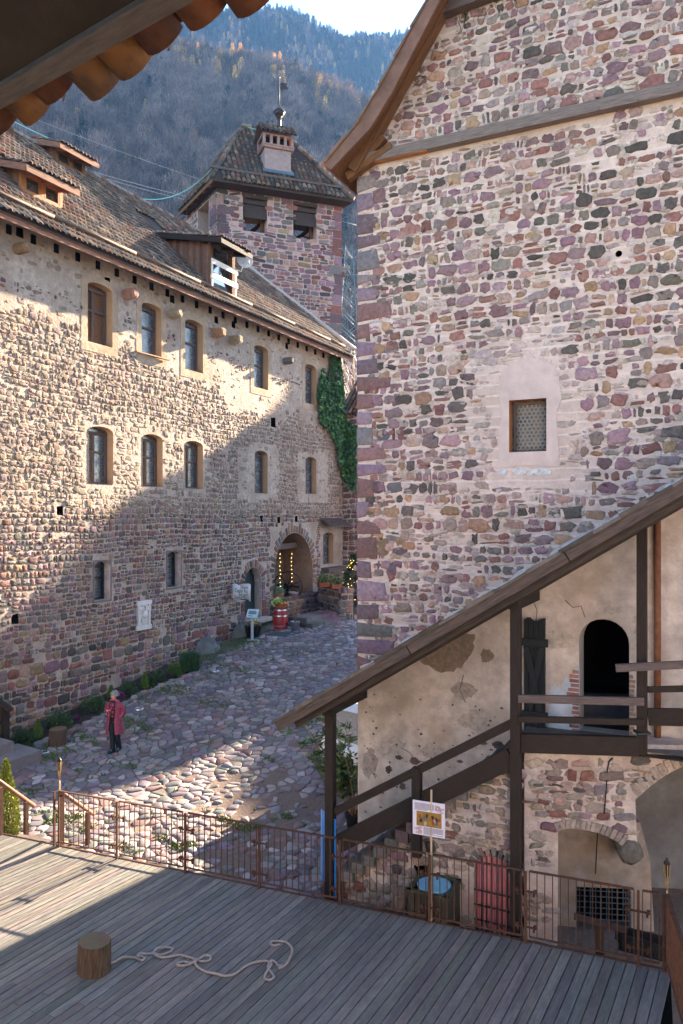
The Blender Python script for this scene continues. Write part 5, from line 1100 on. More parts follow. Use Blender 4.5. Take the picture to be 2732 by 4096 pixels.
    px = [(2098, 3920), (2098, 3010), (2506, 3022), (2507, 2984), (2600, 2978), (2900, 2985), (2900, 3010), (2800, 3040), (2732, 3066), (2690, 3086), (2650, 3110), (2600, 3146), (2541, 3199), (2547, 3330), (2553, 3440), (2556, 3452), (2520, 3440), (2496, 3428), (2484, 3380), (2460, 3362), (2430, 3346), (2395, 3332), (2350, 3321), (2310, 3315), (2270, 3313), (2233, 3322), (2231, 3600), (2229, 3920)]
    out = pf.poly(px); out = [(a, max(b, -.6)) for a, b in out]
    pm = MB(); pm.slab(pf, out, -.55, 0); pier = pm.build("pier_wall", M['rubble'], stair)
    ps = MB()
    def keep2(a, b): ins = inside_np(a, b, out) & inside_np(a - .1, b, out) & inside_np(a + .1, b, out) & inside_np(a, b - .16, out) & inside_np(a, b + .09, out); return ins * np.where(b > 1.35, .85, .15)
    stones(ps, pf, 0, 3, -.3, 2.7, (.10, .2), (.7, 2.4), lambda a, b: (keep2(a, b) > 0) * .85, rng, (.004, .022), .012, irr=.22, small=.3, pal=MORT + np.array((.04, .04, .05)))
    stones(ps, pf, 0, 3, .2, 2.7, (.17, .27), (.9, 2.0), keep2, rng, (.012, .03), .06, irr=.10, sq=.5)
    rc = pf.hit(2310, 3315), pf.hit(2233, 3322)
    n_ = 15; px2 = [(2233, 3322), (2310, 3313), (2395, 3332), (2484, 3380)]
    arc = []; 
    for s in np.linspace(0, 1, n_): 
        u = 2225 + (2490 - 2225) * s; v = np.interp(u, [2225, 2270, 2310, 2350, 2395, 2430, 2460, 2490], [3326, 3313, 3315, 3321, 3332, 3346, 3362, 3384]); arc.append((u, v))
    for k in range(n_ - 1):
        u, v = (arc[k][0] + arc[k + 1][0]) / 2, (arc[k][1] + arc[k + 1][1]) / 2; sl_ = (arc[k + 1][1] - arc[k][1]) / (arc[k + 1][0] - arc[k][0])
        ps.beam(P(u, v - 1, 11.8) * 0 + pf.w(*pf.hit(u, v - 2), .004), pf.w(*pf.hit(u + sl_ * 36, v - 36), .004), .066, .05, up=pf.n, col=np.array((.40, .32, .28)) * rng.uniform(.75, 1.25))
    for k in range(13):
        f = k / 12; u = 2560 + (2860 - 2560) * f; v = np.interp(u, [2541, 2600, 2650, 2690, 2732, 2800, 2900], [3195, 3142, 3106, 3082, 3062, 3036, 3006]); sl_ = -.8 + .45 * f
        ps.beam(pf.w(*pf.hit(u, v), .004), pf.w(*pf.hit(u + sl_ * 40, v - 44), .004), .085, .05, up=pf.n, col=np.array((.42, .34, .29)) * rng.uniform(.7, 1.25))
    ps.build("wall_stones", M['stone'], pier)
    cs = MB(); ca_, cb_ = pf.hit(2524, 3410); cs.lathe([(.16, -.45), (.19, -.1), (.18, .04), (.12, .09)], pf.w(ca_ + .0, cb_, 0), 9, (.17, .15, .125), axis=pf.n, jit=.14); cs.build("stone_corbel", M['stone'], pier)
    # recess back, its grated window
    bw = Frame(pf.w(0, 0, -.5), pf.ex, pf.n); o2 = [(a, max(b, -.6)) for a, b in bw.poly([(2205, 3920), (2205, 3280), (2560, 3290), (2600, 3440), (2612, 3640), (2620, 3920)])]
    gh = bw.poly([(2306, 3792), (2524, 3800), (2522, 3556), (2306, 3547)]); bm_ = MB(); bm_.slab(bw, o2, -.3, 0, [gh]); bm_.face(bw, gh, (), -.29, mi=1); bm_.build("recess_wall", [pmat('recess_plaster', (.24, .195, .17), .3, 4, .95, .6, 14, tint=(.22, .15, .09), tscale=1.8, tamt=.8), M['dark']], stair)
    gr = MB(); (ga, gb), (gc, _), (_, gd), _ = gh
    for i in range(10): x = ga + (gc - ga) * (i + .5) / 10; gr.tube([bw.w(x, gb, .02), bw.w(x, gd, .02)], .008, 5)
    for i in range(11): y = gb + (gd - gb) * (i + .5) / 11; gr.tube([bw.w(ga, y, .03), bw.w(gc, y, .03)], .009, 5)
    gr.build("window_grate", pmat("grate", (.045, .06, .07), .3, 12, .5, .2), stair)
    # vault beyond: side cheek, back wall
    vb = MB(); c0, c1 = pf.hit(2541, 3199); pts = [(2541, 3199), (2600, 3146), (2650, 3110), (2690, 3086), (2732, 3066), (2800, 3040), (2900, 3010)]
    pts = [(2556, 3452), (2553, 3440), (2547, 3330)] + pts; V = [pf.w(*pf.hit(u, v), -.02) for u, v in pts]; V += [p - pf.n * 1.9 + pf.ex * .42 for p in V]; m_ = len(pts); vb.add(V, [(i, i + 1, m_ + i + 1, m_ + i) for i in range(m_ - 1)], smooth=True)
    lo_ = [(2541, 3199), (2547, 3330), (2553, 3440), (2556, 3452)]; V = [pf.w(*pf.hit(u, v), -.02) for u, v in lo_]; 
    bf = Frame(pf.w(0, 0, -1.9), pf.ex, pf.n); vb.slab(bf, [(1.2, -.6), (5, -.6), (5, 3), (1.2, 3)], -.3, 0);
    vb.build("vault", pmat('vault_plaster', (.15, .14, .145), .3, 3, .95, .5, 12, tint=(.09, .08, .075), tscale=1.0), stair)
    wr = MB(); pts = [pf.w(*pf.hit(u, v), .02 if v < 3320 else -.3) for u, v in ((2450, 3030), (2435, 3045), (2428, 3080), (2424, 3150), (2416, 3250), (2410, 3330), (2404, 3420), (2399, 3530))]; wr.tube(pts, .011, 5); wr.build("black_cable", M['black'], stair)
build_stair()
# ================================================================== metal fence on the deck's edge
def build_fence():
    T = thing("metal_fence", FL + FD * 5, "rusty brown steel bar fence in panels along the far edge of the deck", "fence")
    us = [217, 236, 467, 741, 1037, 1359, 1717, 2102, 2553, 2655]; pos = [fence_at(u) for u in us]; up = np.array((0, 0, 1.0)); yaw = math.atan2(FD[1], FD[0])
    for i, p in enumerate(pos):
        m_ = MB(); h = 1.04 if i else 1.03; m_.beam(p + up * -.05, p + up * h, .036 if i not in (0, 1) else .032, .036, up=FD); po = m_.build("post", M['rust'], T)
        if 2 <= i <= 8:
            for z in (.22, .74):
                c = MB(); q = p + BN * -.035 + up * z; c.beam(q - FD * .13, q + FD * .13, .022, .022)
                for s in (-1, 1): c.box(q + FD * s * .13 + up * .01, .045, .05, .045, yaw); c.tube([q + FD * s * .115 + up * -.02, q + FD * s * .115 + up * -.065], .016, 6)
                c.build("clamp", M['rust'], po)
    for i in range(1, 9):
        A, B = pos[i] + FD * .055, pos[i + 1] - FD * .055
        if i == 1: A = pos[1]
        L_ = np.linalg.norm(B - A); m_ = MB(); m_.beam(A + up * 1.055, B + up * 1.055, .036, .022); m_.beam(A + up * .10, B + up * .10, .022, .022)
        n = max(2, int(round(L_ / .112)))
        for k in range(n + 1): q = A + FD * (L_ * k / n); m_.beam(q + up * .10, q + up * 1.05, .013, .013, up=FD)
        m_.build("panel", M['rust'], T)
    side = thing("side_fence", FR, "rusty steel bar fence running along the right side of the deck towards us", "fence"); d = np.array((-.26, -.966, 0)); d /= np.linalg.norm(d); A = FR + FD * .02; nb = MB()
    nb.beam(A + up * 1.055, A + d * 6 + up * 1.055, .05, .03); nb.beam(A + up * .1, A + d * 6 + up * .1, .03, .03); nb.build("rail", M['rust'], side); b = MB()
    for k in range(52): q = A + d * (.03 + k * .115); b.beam(q + up * .1, q + up * 1.05, .016, .016, up=d)
    b.build("bars", M['rust'], side)
    for k in (0.02, 1.4, 2.8): m_ = MB(); q = A + d * k; m_.beam(q + up * -.02, q + up * 1.04, .045, .045, up=d); m_.build("post", M['rust'], side)
    # bamboo torches tied to the fence ends
    bam = pmat("bamboo", (.34, .22, .10), .35, 4, .6, .3, 12, grain=(3, 12, 12)); 
    for (u, z0, z1, lab) in ((233, .0, 1.66, "slim bamboo torch with woven head tied to the left end of the bar fence"), (2668, -.02, 1.52, "bamboo torch with black oil can tied to the right corner of the bar fence")):
        p = fence_at(u) - BN * .03; t = thing("garden_torch", p, lab, "torch", "bamboo torches on the fence"); m_ = MB(); m_.tube([p + up * z0, p + up * .6, p + up * (z1 - .42)], [.018, .016, .014], 6)
        for k in range(7): a = k * .9; e = np.array((math.cos(a), math.sin(a), 0)); m_.tube([p + up * (z1 - .44), p + e * .038 + up * (z1 - .16), p + e * .042 + up * (z1 - .06)], .006, 4)
        m_.build("pole", bam, t); c = MB(); c.lathe([(.02, -.24), (.034, -.2), (.04, -.07), (.046, -.05), (.04, -.03), (.018, -.01), (.014, .02)], p + up * z1, 10); c.build("oil_can", M['black'], t)
build_fence()
def build_steps_rails():
    up = np.array((0, 0, 1.0))
    for lab, A, B, posts in (("left brown steel handrail of the steps down from the deck, beside the conifer", P(-70, 3078, 14.2), P(137, 3223, 15.7), ((2, 14.6, 3150, 3340), (104, 15.4, 3207, 3362))), ("right brown steel handrail of the steps, seen through the fence bars", P(240, 3167, 14.25), P(374, 3256, 15.6), ((244, 14.33, 3175, 3392), (351, 15.25, 3248, 3402)))):
        t = thing("handrail", (*((A + B) / 2)[:2], -.3), lab, "handrail", "handrails of the deck steps"); m_ = MB(); m_.tube([A, B], .042, 8, cap=True); m_.build("rail", pmat("rail_rust", (.20, .085, .06), .3, 10, .6, .2, 40), t)
        for u, Y, v0, v1 in posts: q = MB(); q.beam(P(u, v0, Y), P(u, v1, Y) , .075, .075, up=BDIR); q.build("post", M['rust'], t)
    s = thing("timber_steps", FL - FD * .6 + BDIR * .4, "low timber steps leading from the deck to the cobbles between the handrails", "steps"); c = FL - FD * .75
    for k in range(2): m_ = MB(); m_.beam(c - FD * .55 + BDIR * (.25 + .3 * k) + up * (-.13 - .15 * k), c + FD * .55 + BDIR * (.25 + .3 * k) + up * (-.13 - .15 * k), .28, .05); m_.build("tread", M['wood_grey'], s)
build_steps_rails()

# ================================================================== things on the deck
def log_mesh(c, r, h, seg, lean, mside, mtop, T, seed):
    rg = random.Random(seed); m_ = MB(); rad = [r * (1 + .05 * math.sin(2 * t + seed) + rg.uniform(-.035, .035)) for t in np.linspace(0, 2 * math.pi, seg, endpoint=False)]; rad = [q_ * (1 - (.05 if rg.random() < .25 else 0)) for q_ in rad]; V = []; LC = []; Fs = []
    hs = (0, h * .3, h * .7, h * .985, h)
    for j, z in enumerate(hs):
        for k in range(seg):
            t = 2 * math.pi * k / seg; f = rad[k] * (1.04 - .04 * z / h) * (.985 if j == 4 else 1); V.append(c + np.array((f * math.cos(t) + lean[0] * z, f * math.sin(t) + lean[1] * z, z))); LC.append((z, t * r, 0))
    for j in range(4):
        for k in range(seg): Fs.append((j * seg + k, j * seg + (k + 1) % seg, (j + 1) * seg + (k + 1) % seg, (j + 1) * seg + k))
    m_.add(V, Fs, (1, 1, 1), 0, LC, True); m_.build("bark", mside, T)
    e = MB(); V2 = V[4 * seg:]; ct = sum(V2) / seg; e.add(V2 + [ct + np.array((0, 0, .003))], [(k, (k + 1) % seg, seg) for k in range(seg)]); e.build("cut_face", mtop, T)
def ringmat(name, base, c, T):
    m, t, N, L, B = newmat(name); co = N.new("ShaderNodeTexCoord"); w_ = N.new("ShaderNodeTexWave"); w_.wave_type = 'RINGS'; w_.rings_direction = 'Z'; w_.inputs['Scale'].default_value = 9; w_.inputs['Distortion'].default_value = 7; w_.inputs['Detail'].default_value = 3
    L.new(co.outputs['Object'], w_.inputs[0]); r = N.new("ShaderNodeValToRGB"); r.color_ramp.elements[0].color = (*[b * .75 for b in base], 1); r.color_ramp.elements[1].color = (*base, 1); L.new(w_.outputs[0], r.inputs[0]); 
    n2 = N.new("ShaderNodeTexNoise"); n2.inputs['Scale'].default_value = 5; L.new(co.outputs['Object'], n2.inputs[0]); mx = N.new("ShaderNodeMix"); mx.data_type = 'RGBA'; mx.blend_type = 'MULTIPLY'; mx.inputs[0].default_value = .7; L.new(r.outputs[0], mx.inputs[6]); L.new(n2.outputs[1], mx.inputs[7]); L.new(mx.outputs[2], B.inputs['Base Color']); B.inputs['Roughness'].default_value = .85; return m
c = zplane(376, 3878, 0); T = thing("log", c, "upright brown chopping log standing on the deck beside the rope", "log")
log_mesh(c, .222, .40, 34, (.02, .0), M['bark_pale'], ringmat("log_rings", (.20, .135, .075), c, T), T, 3)
p = gp(228, 2980); sc = p[1] / F; T = thing("log", p, "dark barked log seat standing on the cobbles beside the shrubs", "log"); log_mesh(p, 34 * sc, 66 * sc, 30, (.06, 0), M['bark'], ringmat("log_rings_dark", (.22, .125, .06), p, T), T, 5)
def build_rope():
    px = [(462, 614), (478, 622), (512, 612), (548, 598), (590, 592), (612, 598), (634, 606), (648, 598), (632, 588), (612, 590), (628, 580), (660, 577), (690, 575), (720, 582), (752, 572), (775, 556), (748, 548), (706, 556), (688, 572), (712, 590), (752, 591), (800, 582), (838, 590), (868, 600), (880, 612), (846, 625), (806, 630), (792, 622), (820, 612), (850, 618), (884, 604), (920, 588), (944, 592), (930, 608), (896, 610), (872, 604), (880, 630), (920, 656), (965, 671), (1010, 676), (1055, 664), (1095, 634), (1140, 615), (1185, 609), (1215, 617), (1208, 640), (1190, 665), (1186, 688), (1208, 694), (1226, 678), (1210, 655), (1200, 632), (1216, 612), (1236, 618), (1244, 630), (1262, 628), (1248, 642), (1270, 632), (1290, 610), (1308, 575), (1304, 545), (1280, 525), (1240, 520), (1214, 522), (1212, 534), (1235, 540), (1256, 537)]
    pts = []; n = len(px); off = 0
    for i, (x, y) in enumerate(px):
        q = zplane(x * .893, 3300 + (y + 76 * 0) * .893 + 0, .018); q[2] = .017 + (.018 if i % 7 == 3 else 0); pts.append(q)
    # smooth through the points, then twist three strands
    P2 = []
    for i in range(n - 1):
        a, b, c_, d = pts[max(i - 1, 0)], pts[i], pts[i + 1], pts[min(i + 2, n - 1)]; k = max(3, int(np.linalg.norm(c_ - b) / .018))
        for j in range(k): t = j / k; P2.append(.5 * (2 * b + (c_ - a) * t + (2 * a - 5 * b + 4 * c_ - d) * t * t + (3 * b - a - 3 * c_ + d) * t ** 3))
    m_ = MB(); ph = 0
    for s in range(3):
        st = []; 
        for i, q in enumerate(P2):
            d = P2[min(i + 1, len(P2) - 1)] - P2[max(i - 1, 0)]; d /= np.linalg.norm(d) + 1e-9; a = np.cross(d, (0, 0, 1.0)); t = i * 1.1 + s * 2.094; st.append(q + (a * math.cos(t) + np.array((0, 0, 1.0)) * math.sin(t)) * .0085)
        m_.tube(st, .0105, 5)
    o = m_.build("rope", pmat("rope_fibre", (.33, .27, .245), .25, 30, .9, .3, 60)); tag(o, "loose pale rope with loops and knots lying across the deck boards", "rope")
build_rope()

# ================================================================== sign, bin, lectern, stumps behind the fence
def build_poster():
    p = fence_at(1722) + BN * -.05; up = np.array((0, 0, 1.0)); T = thing("poster_sign", p, "white printed poster with a small painting on a wooden stick tied to the fence", "sign")
    m_ = MB(); m_.beam(p + up * .0, p + up * 2.02, .03, .022, up=FD); m_.build("stick", M['wood_pale'], T)
    Yp = p[1]; c = [P(1651, 3196, Yp + .12), P(1651 + 2, 3331, Yp + .12), P(1781, 3352, Yp - .06), P(1779, 3215, Yp - .06)]; ex = c[3] - c[0]; W = np.linalg.norm(ex[:2]); fr = Frame((*c[1][:2], 0), (c[2] - c[1])[:2], (0, -1)); n = np.array((fr.ex[1], -fr.ex[0])); fr = Frame((*c[1][:2], 0), fr.ex[:2], n if n[1] < 0 else -n)
    z0 = c[1][2]; H_ = c[0][2] - z0; dz = (c[2][2] - c[1][2]); b = MB(); b.slab(fr, [(0, z0), (W, z0 + dz), (W, z0 + dz + H_), (0, z0 + H_)], .02, .03); bo = b.build("board", pmat("poster_paper", (.66, .63, .72), .06, 3, .6, 0, tint=(.55, .50, .64), tscale=6), T)
    def S(x, y): return (x * W, z0 + dz * x + y * H_)
    pic = MB(); pic.slab(fr, [S(.12, .27), S(.90, .27), S(.90, .70), S(.12, .70)], .028, .033); pic.build("picture", pmat("picture_ochre", (.27, .155, .035), .3, 12, .6, 0), bo)
    rg = random.Random(3); bl = MB(); cols = [(.3, .05, .03), (.05, .03, .02), (.1, .16, .2), (.45, .4, .3), (.06, .03, .03)]
    for i, (x, y) in enumerate(((.22, .56), (.26, .42), (.36, .50), (.40, .36), (.62, .56), (.64, .42), (.74, .52), (.76, .40), (.70, .46), (.45, .58), (.82, .5))):
        q = [S(x + .045 * math.cos(t) * rg.uniform(.6, 1.3), y + .07 * math.sin(t) * rg.uniform(.6, 1.3)) for t in np.linspace(0, 2 * math.pi, 8)[:-1]]; bl.slab(fr, q, .032, .036, col=cols[i % 5])
    bl.build("painted_shapes", M['leaf'], bo)
    tx = MB(); ez = np.array((0, 0, 1.0)); sl = fr.ex * W + ez * dz; sl /= np.linalg.norm(sl)
    for s, x, y, h in (("TIRA", .69, .87, .06), ("di QUA", .69, .81, .07), ("TIRA di", .69, .765, .05), ("LA", .84, .71, .075)): put_text(tx, s, h * H_ * 1.25, fr.w(*S(x, y), .03), sl, ez, fr.n)
    for s, x, y, h in (("MAL", .18, .205, .05), ("HIN", .06, .145, .08), ("MAL", .18, .10, .05), ("HER", .10, .035, .08)): put_text(tx, s, h * H_ * 1.25, fr.w(*S(x, y), .03), sl, ez, fr.n)
    tx.build("red_lettering", M['red_ink'], bo); ln = MB()
    for i in range(8):
        y = .93 - i * .027; ln.beam(fr.w(*S(.06, y), .031), fr.w(*S(.66 - .2 * (i == 7), y), .031), .002, .008, up=ez); y = .235 - i * .027; ln.beam(fr.w(*S(.34, y), .031), fr.w(*S(.95 - .3 * (i == 6), y), .031), .002, .008, up=ez)
    ln.build("text_lines", pmat("text_grey", (.22, .20, .26), .3, 60, .8, 0), bo)
build_poster()
def build_bin():
    rng = np.random.default_rng(5); c = P(1737, 3560, 11.95); c[2] = -.38; T = thing("wooden_bin", c, "dark slatted wooden litter bin with blue bag behind the fence", "litter bin"); ex, ey = RWF.ex, RWF.n; h = .78; s = .31; m_ = MB()
    for i in range(6):
        for d, e in ((ey, ex), (-ey, ex), (ex, ey), (-ex, ey)): q = c + d * s + e * (-s + .05 + i * .105); m_.beam(q + (0, 0, .03), q + (0, 0, h * rng.uniform(.97, 1.0)), .088, .025, up=d, col=(1, 1, 1))
    m_.build("slats", pmat("bin_wood", (.045, .036, .026), .45, 3, .85, .5, 8, grain=(1.5, 14, 14), bdist=.01), T)
    r = MB()
    for d, e in ((ey, ex), (-ey, ex), (ex, ey), (-ex, ey)): r.beam(c + d * s - e * (s + .03) + (0, 0, h), c + d * s + e * (s + .03) + (0, 0, h), .07, .035)
    r.build("rim", pmat("bin_moss", (.05, .055, .03), .4, 8, .9, .5), T)
    b = MB(); b.lathe([(.25, h - .3), (.255, h - .02), (.27, h + .015), (.25, h + .02), (.12, h + .0), (.0, h - .01)], c, 18, cap=False, jit=.03); b.build("bag", pmat("blue_bag", (.17, .42, .56), .15, 5, .35, .5, 12), T)
    rg = random.Random(8)
    for u, lab, hh in ((1560, "short grey weathered driftwood stump leaning beside the stair wall", .42), (1606, "tall grey splintered driftwood stump next to the wooden bin", .62)):
        q = P(u, 3600, 12.2); q[2] = -.38; t = thing("weathered_stump", q, lab, "stump", "weathered stumps"); m_ = MB()
        for k in range(7): o = np.array((rg.uniform(-.11, .11), rg.uniform(-.08, .08), 0)); m_.beam(q + o, q + o * 1.25 + (rg.uniform(-.05, .05), 0, hh * rg.uniform(.65, 1.1)), rg.uniform(.06, .11), rg.uniform(.05, .09), up=(0, 1, 0))
        m_.build("wood", pmat("driftwood", (.18, .15, .135), .5, 3, .9, 1.0, 6, grain=(1.2, 16, 16), bdist=.02), t)
    c = P(2400, 3690, 11.0); dkr = pmat("dark_rust", (.05, .026, .018), .4, 10, .85, .2, 30); T = thing("steel_lectern", (c[0], c[1], -.38), "rusty steel lectern with tilted plate in front of the window grate", "lectern"); m_ = MB(); A, B = P(2296, 3665, 11.05), P(2509, 3722, 10.85); m_.beam(A, B, .11, .012, up=(0, -.45, .9)); m_.build("plate", dkr, T)
    q = MB(); k = (A + B) / 2; q.beam((k[0], k[1] + .03, -.38), (k[0], k[1] + .03, k[2]), .10, .06, up=(0, 1, 0)); q.box((k[0], k[1], -.37), .3, .2, .02); q.build("stand", dkr, T)
    T = thing("black_trough", P(2590, 3820, 11.2), "long black trough lying on the ground below the vault", "trough"); m_ = MB(); A, B = P(2475, 3775, 11.15), P(2690, 3830, 10.85); m_.beam(A, B, .3, .03); m_.beam(A + (0, -.14, .1), B + (0, -.14, .1), .03, .22); m_.beam(A + (0, .14, .1), B + (0, .14, .1), .03, .22); m_.beam(A + (0, 0, .1), A + (.02, 0, .1), .3, .2); m_.build("shell", M['black'], T)
build_bin()

# ================================================================== oleander, blue board, van behind the first post
def build_oleander():
    rng = np.random.default_rng(9); c = gp(1418, 3318); T = thing("oleander", c, "tall leggy oleander in a black pot at the corner of the stone house", "potted plant"); m_ = MB(); m_.lathe([(.10, 0), (.15, .02), (.20, .32), (.215, .34), (.205, .35), (.19, .31)], c, 18); m_.build("pot", M['black'], T)
    s = MB(); s.lathe([(.185, .29), (.0, .31)], c, 14, cap=False); s.build("soil", M['soil'], T)
    st = MB(); tips = []
    for i in range(15):
        a = rng.uniform(0, 6.28); q = c + np.array((.06 * math.cos(a), .06 * math.sin(a), .28)); pts = [q]; d = np.array((rng.normal(-.22, .20), rng.normal(-.05, .16), 1.0)); L_ = rng.uniform(.9, 2.15)
        for k in range(6): q = q + d * L_ / 6; d = d + np.array((rng.normal(-.03, .06), rng.normal(0, .06), 0)); pts.append(q)
        st.tube(pts, list(np.linspace(.014, .006, 7)), 5); tips += [(p, d) for p in pts[3:]]
    st.build("stems", pmat("oleander_stem", (.30, .20, .10), .3, 8, .7, .2), T)
    lf = MB(); Pt = []; D = []
    for p, d in tips:
        for k in range(26): h = rng.normal(0, 1, 3); h[2] = abs(h[2]) * .5 + .1; Pt.append(p + rng.normal(0, .05, 3) + np.array((0, 0, .04))); D.append(h / np.linalg.norm(h))
    leaves(lf, np.array(Pt), .17, [(.045, .09, .03), (.035, .075, .035), (.07, .12, .035), (.10, .13, .03)], rng, np.array(D), .24, .15); lf.build("leaves", M['leaf'], T)
build_oleander()
def build_board():
    A, B = P(1288, 3345, 13.6), P(1322, 3325, 13.2); zb = -.3; T = thing("blue_board", ((A[0] + B[0]) / 2, (A[1] + B[1]) / 2, zb), "plain blue board with white edge leaning by the first stair post", "board"); d = np.array((B - A)[:2]); n = np.array((d[1], -d[0])); n /= np.linalg.norm(n); n = n if n[1] < 0 else -n
    fr = Frame((A[0], A[1], 0), d, n); W = np.linalg.norm(d) * 1.6; m_ = MB(); zt = 6.2 - (3246 - VH) / F * 13.5; m_.slab(fr, [(0, zb), (W, zb), (W, zt + .07), (0, zt)], 0, .012, mi=0); m_.slab(fr, [(-.012, zb), (0, zb), (0, zt), (-.012, zt)], -.004, .016, mi=1); m_.build("panel", [plain("blue_panel", (.02, .22, .62), .4), M['white']], T)
build_board()
def build_van():
    c = np.array((-.02, 17.95, 0)); c[2] = float(g(c[0], c[1])) + .0; nrm = np.array((-.66, -.75, 0)); nrm /= np.linalg.norm(nrm); s = np.array((-nrm[1], nrm[0], 0)); s = s if s[0] > 0 else -s   # s: along the front, to the viewer's right
    T = thing("white_van", c - nrm * 1.6, "small white van with black bumper parked behind the oleander", "van"); up = np.array((0, 0, 1.0)); W = .70; L_ = 3.3
    def X(a, f, z): return c + s * a - nrm * f + up * z
    prof = [(.04, .30), (.0, .48), (.02, .86), (.10, .98), (.52, 1.70), (.72, 1.80), (3.2, 1.80), (3.3, 1.6), (3.3, .30)]
    b = MB(); n = len(prof); V = []
    for a, k in ((-W, 1), (W, 1)): V += [X(a * (.9 if z > 1.2 else 1), f, z) for f, z in prof]
    b.add(V, [tuple(range(n))[::-1], tuple(range(n, 2 * n))] + [(i, (i + 1) % n, n + (i + 1) % n, n + i) for i in range(n)]); bo = b.build("body", M['paint'], T); bv = bo.modifiers.new("soft", 'BEVEL'); bv.width = .05; bv.segments = 3
    g_ = MB()
    def panel(m_, q, lift=.008, mi=0, col=(1, 1, 1)):
        q = [np.array(p) for p in q]; nn = np.cross(q[1] - q[0], q[2] - q[0]); nn /= np.linalg.norm(nn); nn = nn if nn @ (nrm + up * .2) > 0 else -nn; m_.add([p + nn * lift for p in q] + list(q), [(0, 1, 2, 3), (0, 4, 5, 1), (1, 5, 6, 2), (2, 6, 7, 3), (3, 7, 4, 0)], col, mi)
    panel(g_, [X(-.58, .13, 1.03), X(.58, .13, 1.03), X(.54, .47, 1.64), X(-.54, .47, 1.64)], .02); g_.build("windscreen", M['glass'], T)
    wp = MB(); wp.beam(X(-.4, .08, 1.03), X(.15, .2, 1.2), .02, .02); wp.beam(X(.05, .08, 1.03), X(.5, .2, 1.2), .02, .02); wp.build("wipers", M['black'], T)
    bp = MB(); bp.beam(X(-W - .02, -.05, .43), X(W + .02, -.05, .43), .2, .30); bp.beam(X(-W + .0, .02, .24), X(W, .02, .24), .2, .16); bu = bp.build("bumper", pmat("bumper_plastic", (.03, .03, .032), .2, 9, .6, .1), T); q = bu.modifiers.new("soft", 'BEVEL'); q.width = .06; q.segments = 3
    for sg in (-1, 1):
        h = MB(); panel(h, [X(sg * .66, .01, .64), X(sg * .42, .0, .64), X(sg * .42, .0, .80), X(sg * .66, .01, .80)], .02); h.build("headlight", plain("lamp_glass", (.62, .58, .48), .12), T)
        o = MB(); panel(o, [X(sg * .70, .02, .64), X(sg * .665, .01, .64), X(sg * .665, .01, .80), X(sg * .70, .02, .80)], .018); o.build("indicator", plain("amber", (.5, .18, .03), .3), T)
    gr = MB(); panel(gr, [X(-.40, .0, .60), X(.40, .0, .60), X(.40, .0, .72), X(-.40, .0, .72)], .014); gr.build("grille", M['black'], T)
    em = MB(); em.lathe([(.05, 0), (.05, .012), (.035, .016)], X(0, -.01, .70), 12, axis=nrm); em.build("badge", M['steel'], T)
    dc = MB(); panel(dc, [X(-.55, .015, .87), X(-.48, .015, .87), X(-.48, .015, .92), X(-.55, .015, .92)], .006); dc.build("sticker", plain("sticker_red", (.55, .04, .03), .5), T)
    pl = MB(); panel(pl, [X(-.02, -.155, .36), X(.50, -.155, .36), X(.50, -.155, .48), X(-.02, -.155, .48)], .012); panel(pl, [X(-.02, -.17, .36), X(.03, -.17, .36), X(.03, -.17, .48), X(-.02, -.17, .48)], .012, 1); pt = pl.build("number_plate", [M['white'], plain("plate_blue", (.02, .12, .5), .4)], T); tx = MB(); put_text(tx, "W 995M", .105, X(.06, -.17, .385), s, up, nrm); tx.build("plate_lettering", M['ink'], pt)
    for sg in (-1, 1):
        for f in (.62, 2.7):
            w_ = MB(); w_.lathe([(.16, -.08), (.25, -.075), (.265, -.04), (.265, .04), (.25, .075), (.16, .08)], X(sg * (W - .07), f, .265), 20, axis=s); w_.build("wheel", M['black'], T)
    for sg in (-1, 1): m_ = MB(); q = X(sg * (W + .1), .35, 1.12); m_.box(q, .16, .08, .2, math.atan2(s[1], s[0])); m_.beam(q, X(sg * W * .95, .33, 1.06), .03, .03); m_.build("wing_mirror", M['black'], T)
build_van()

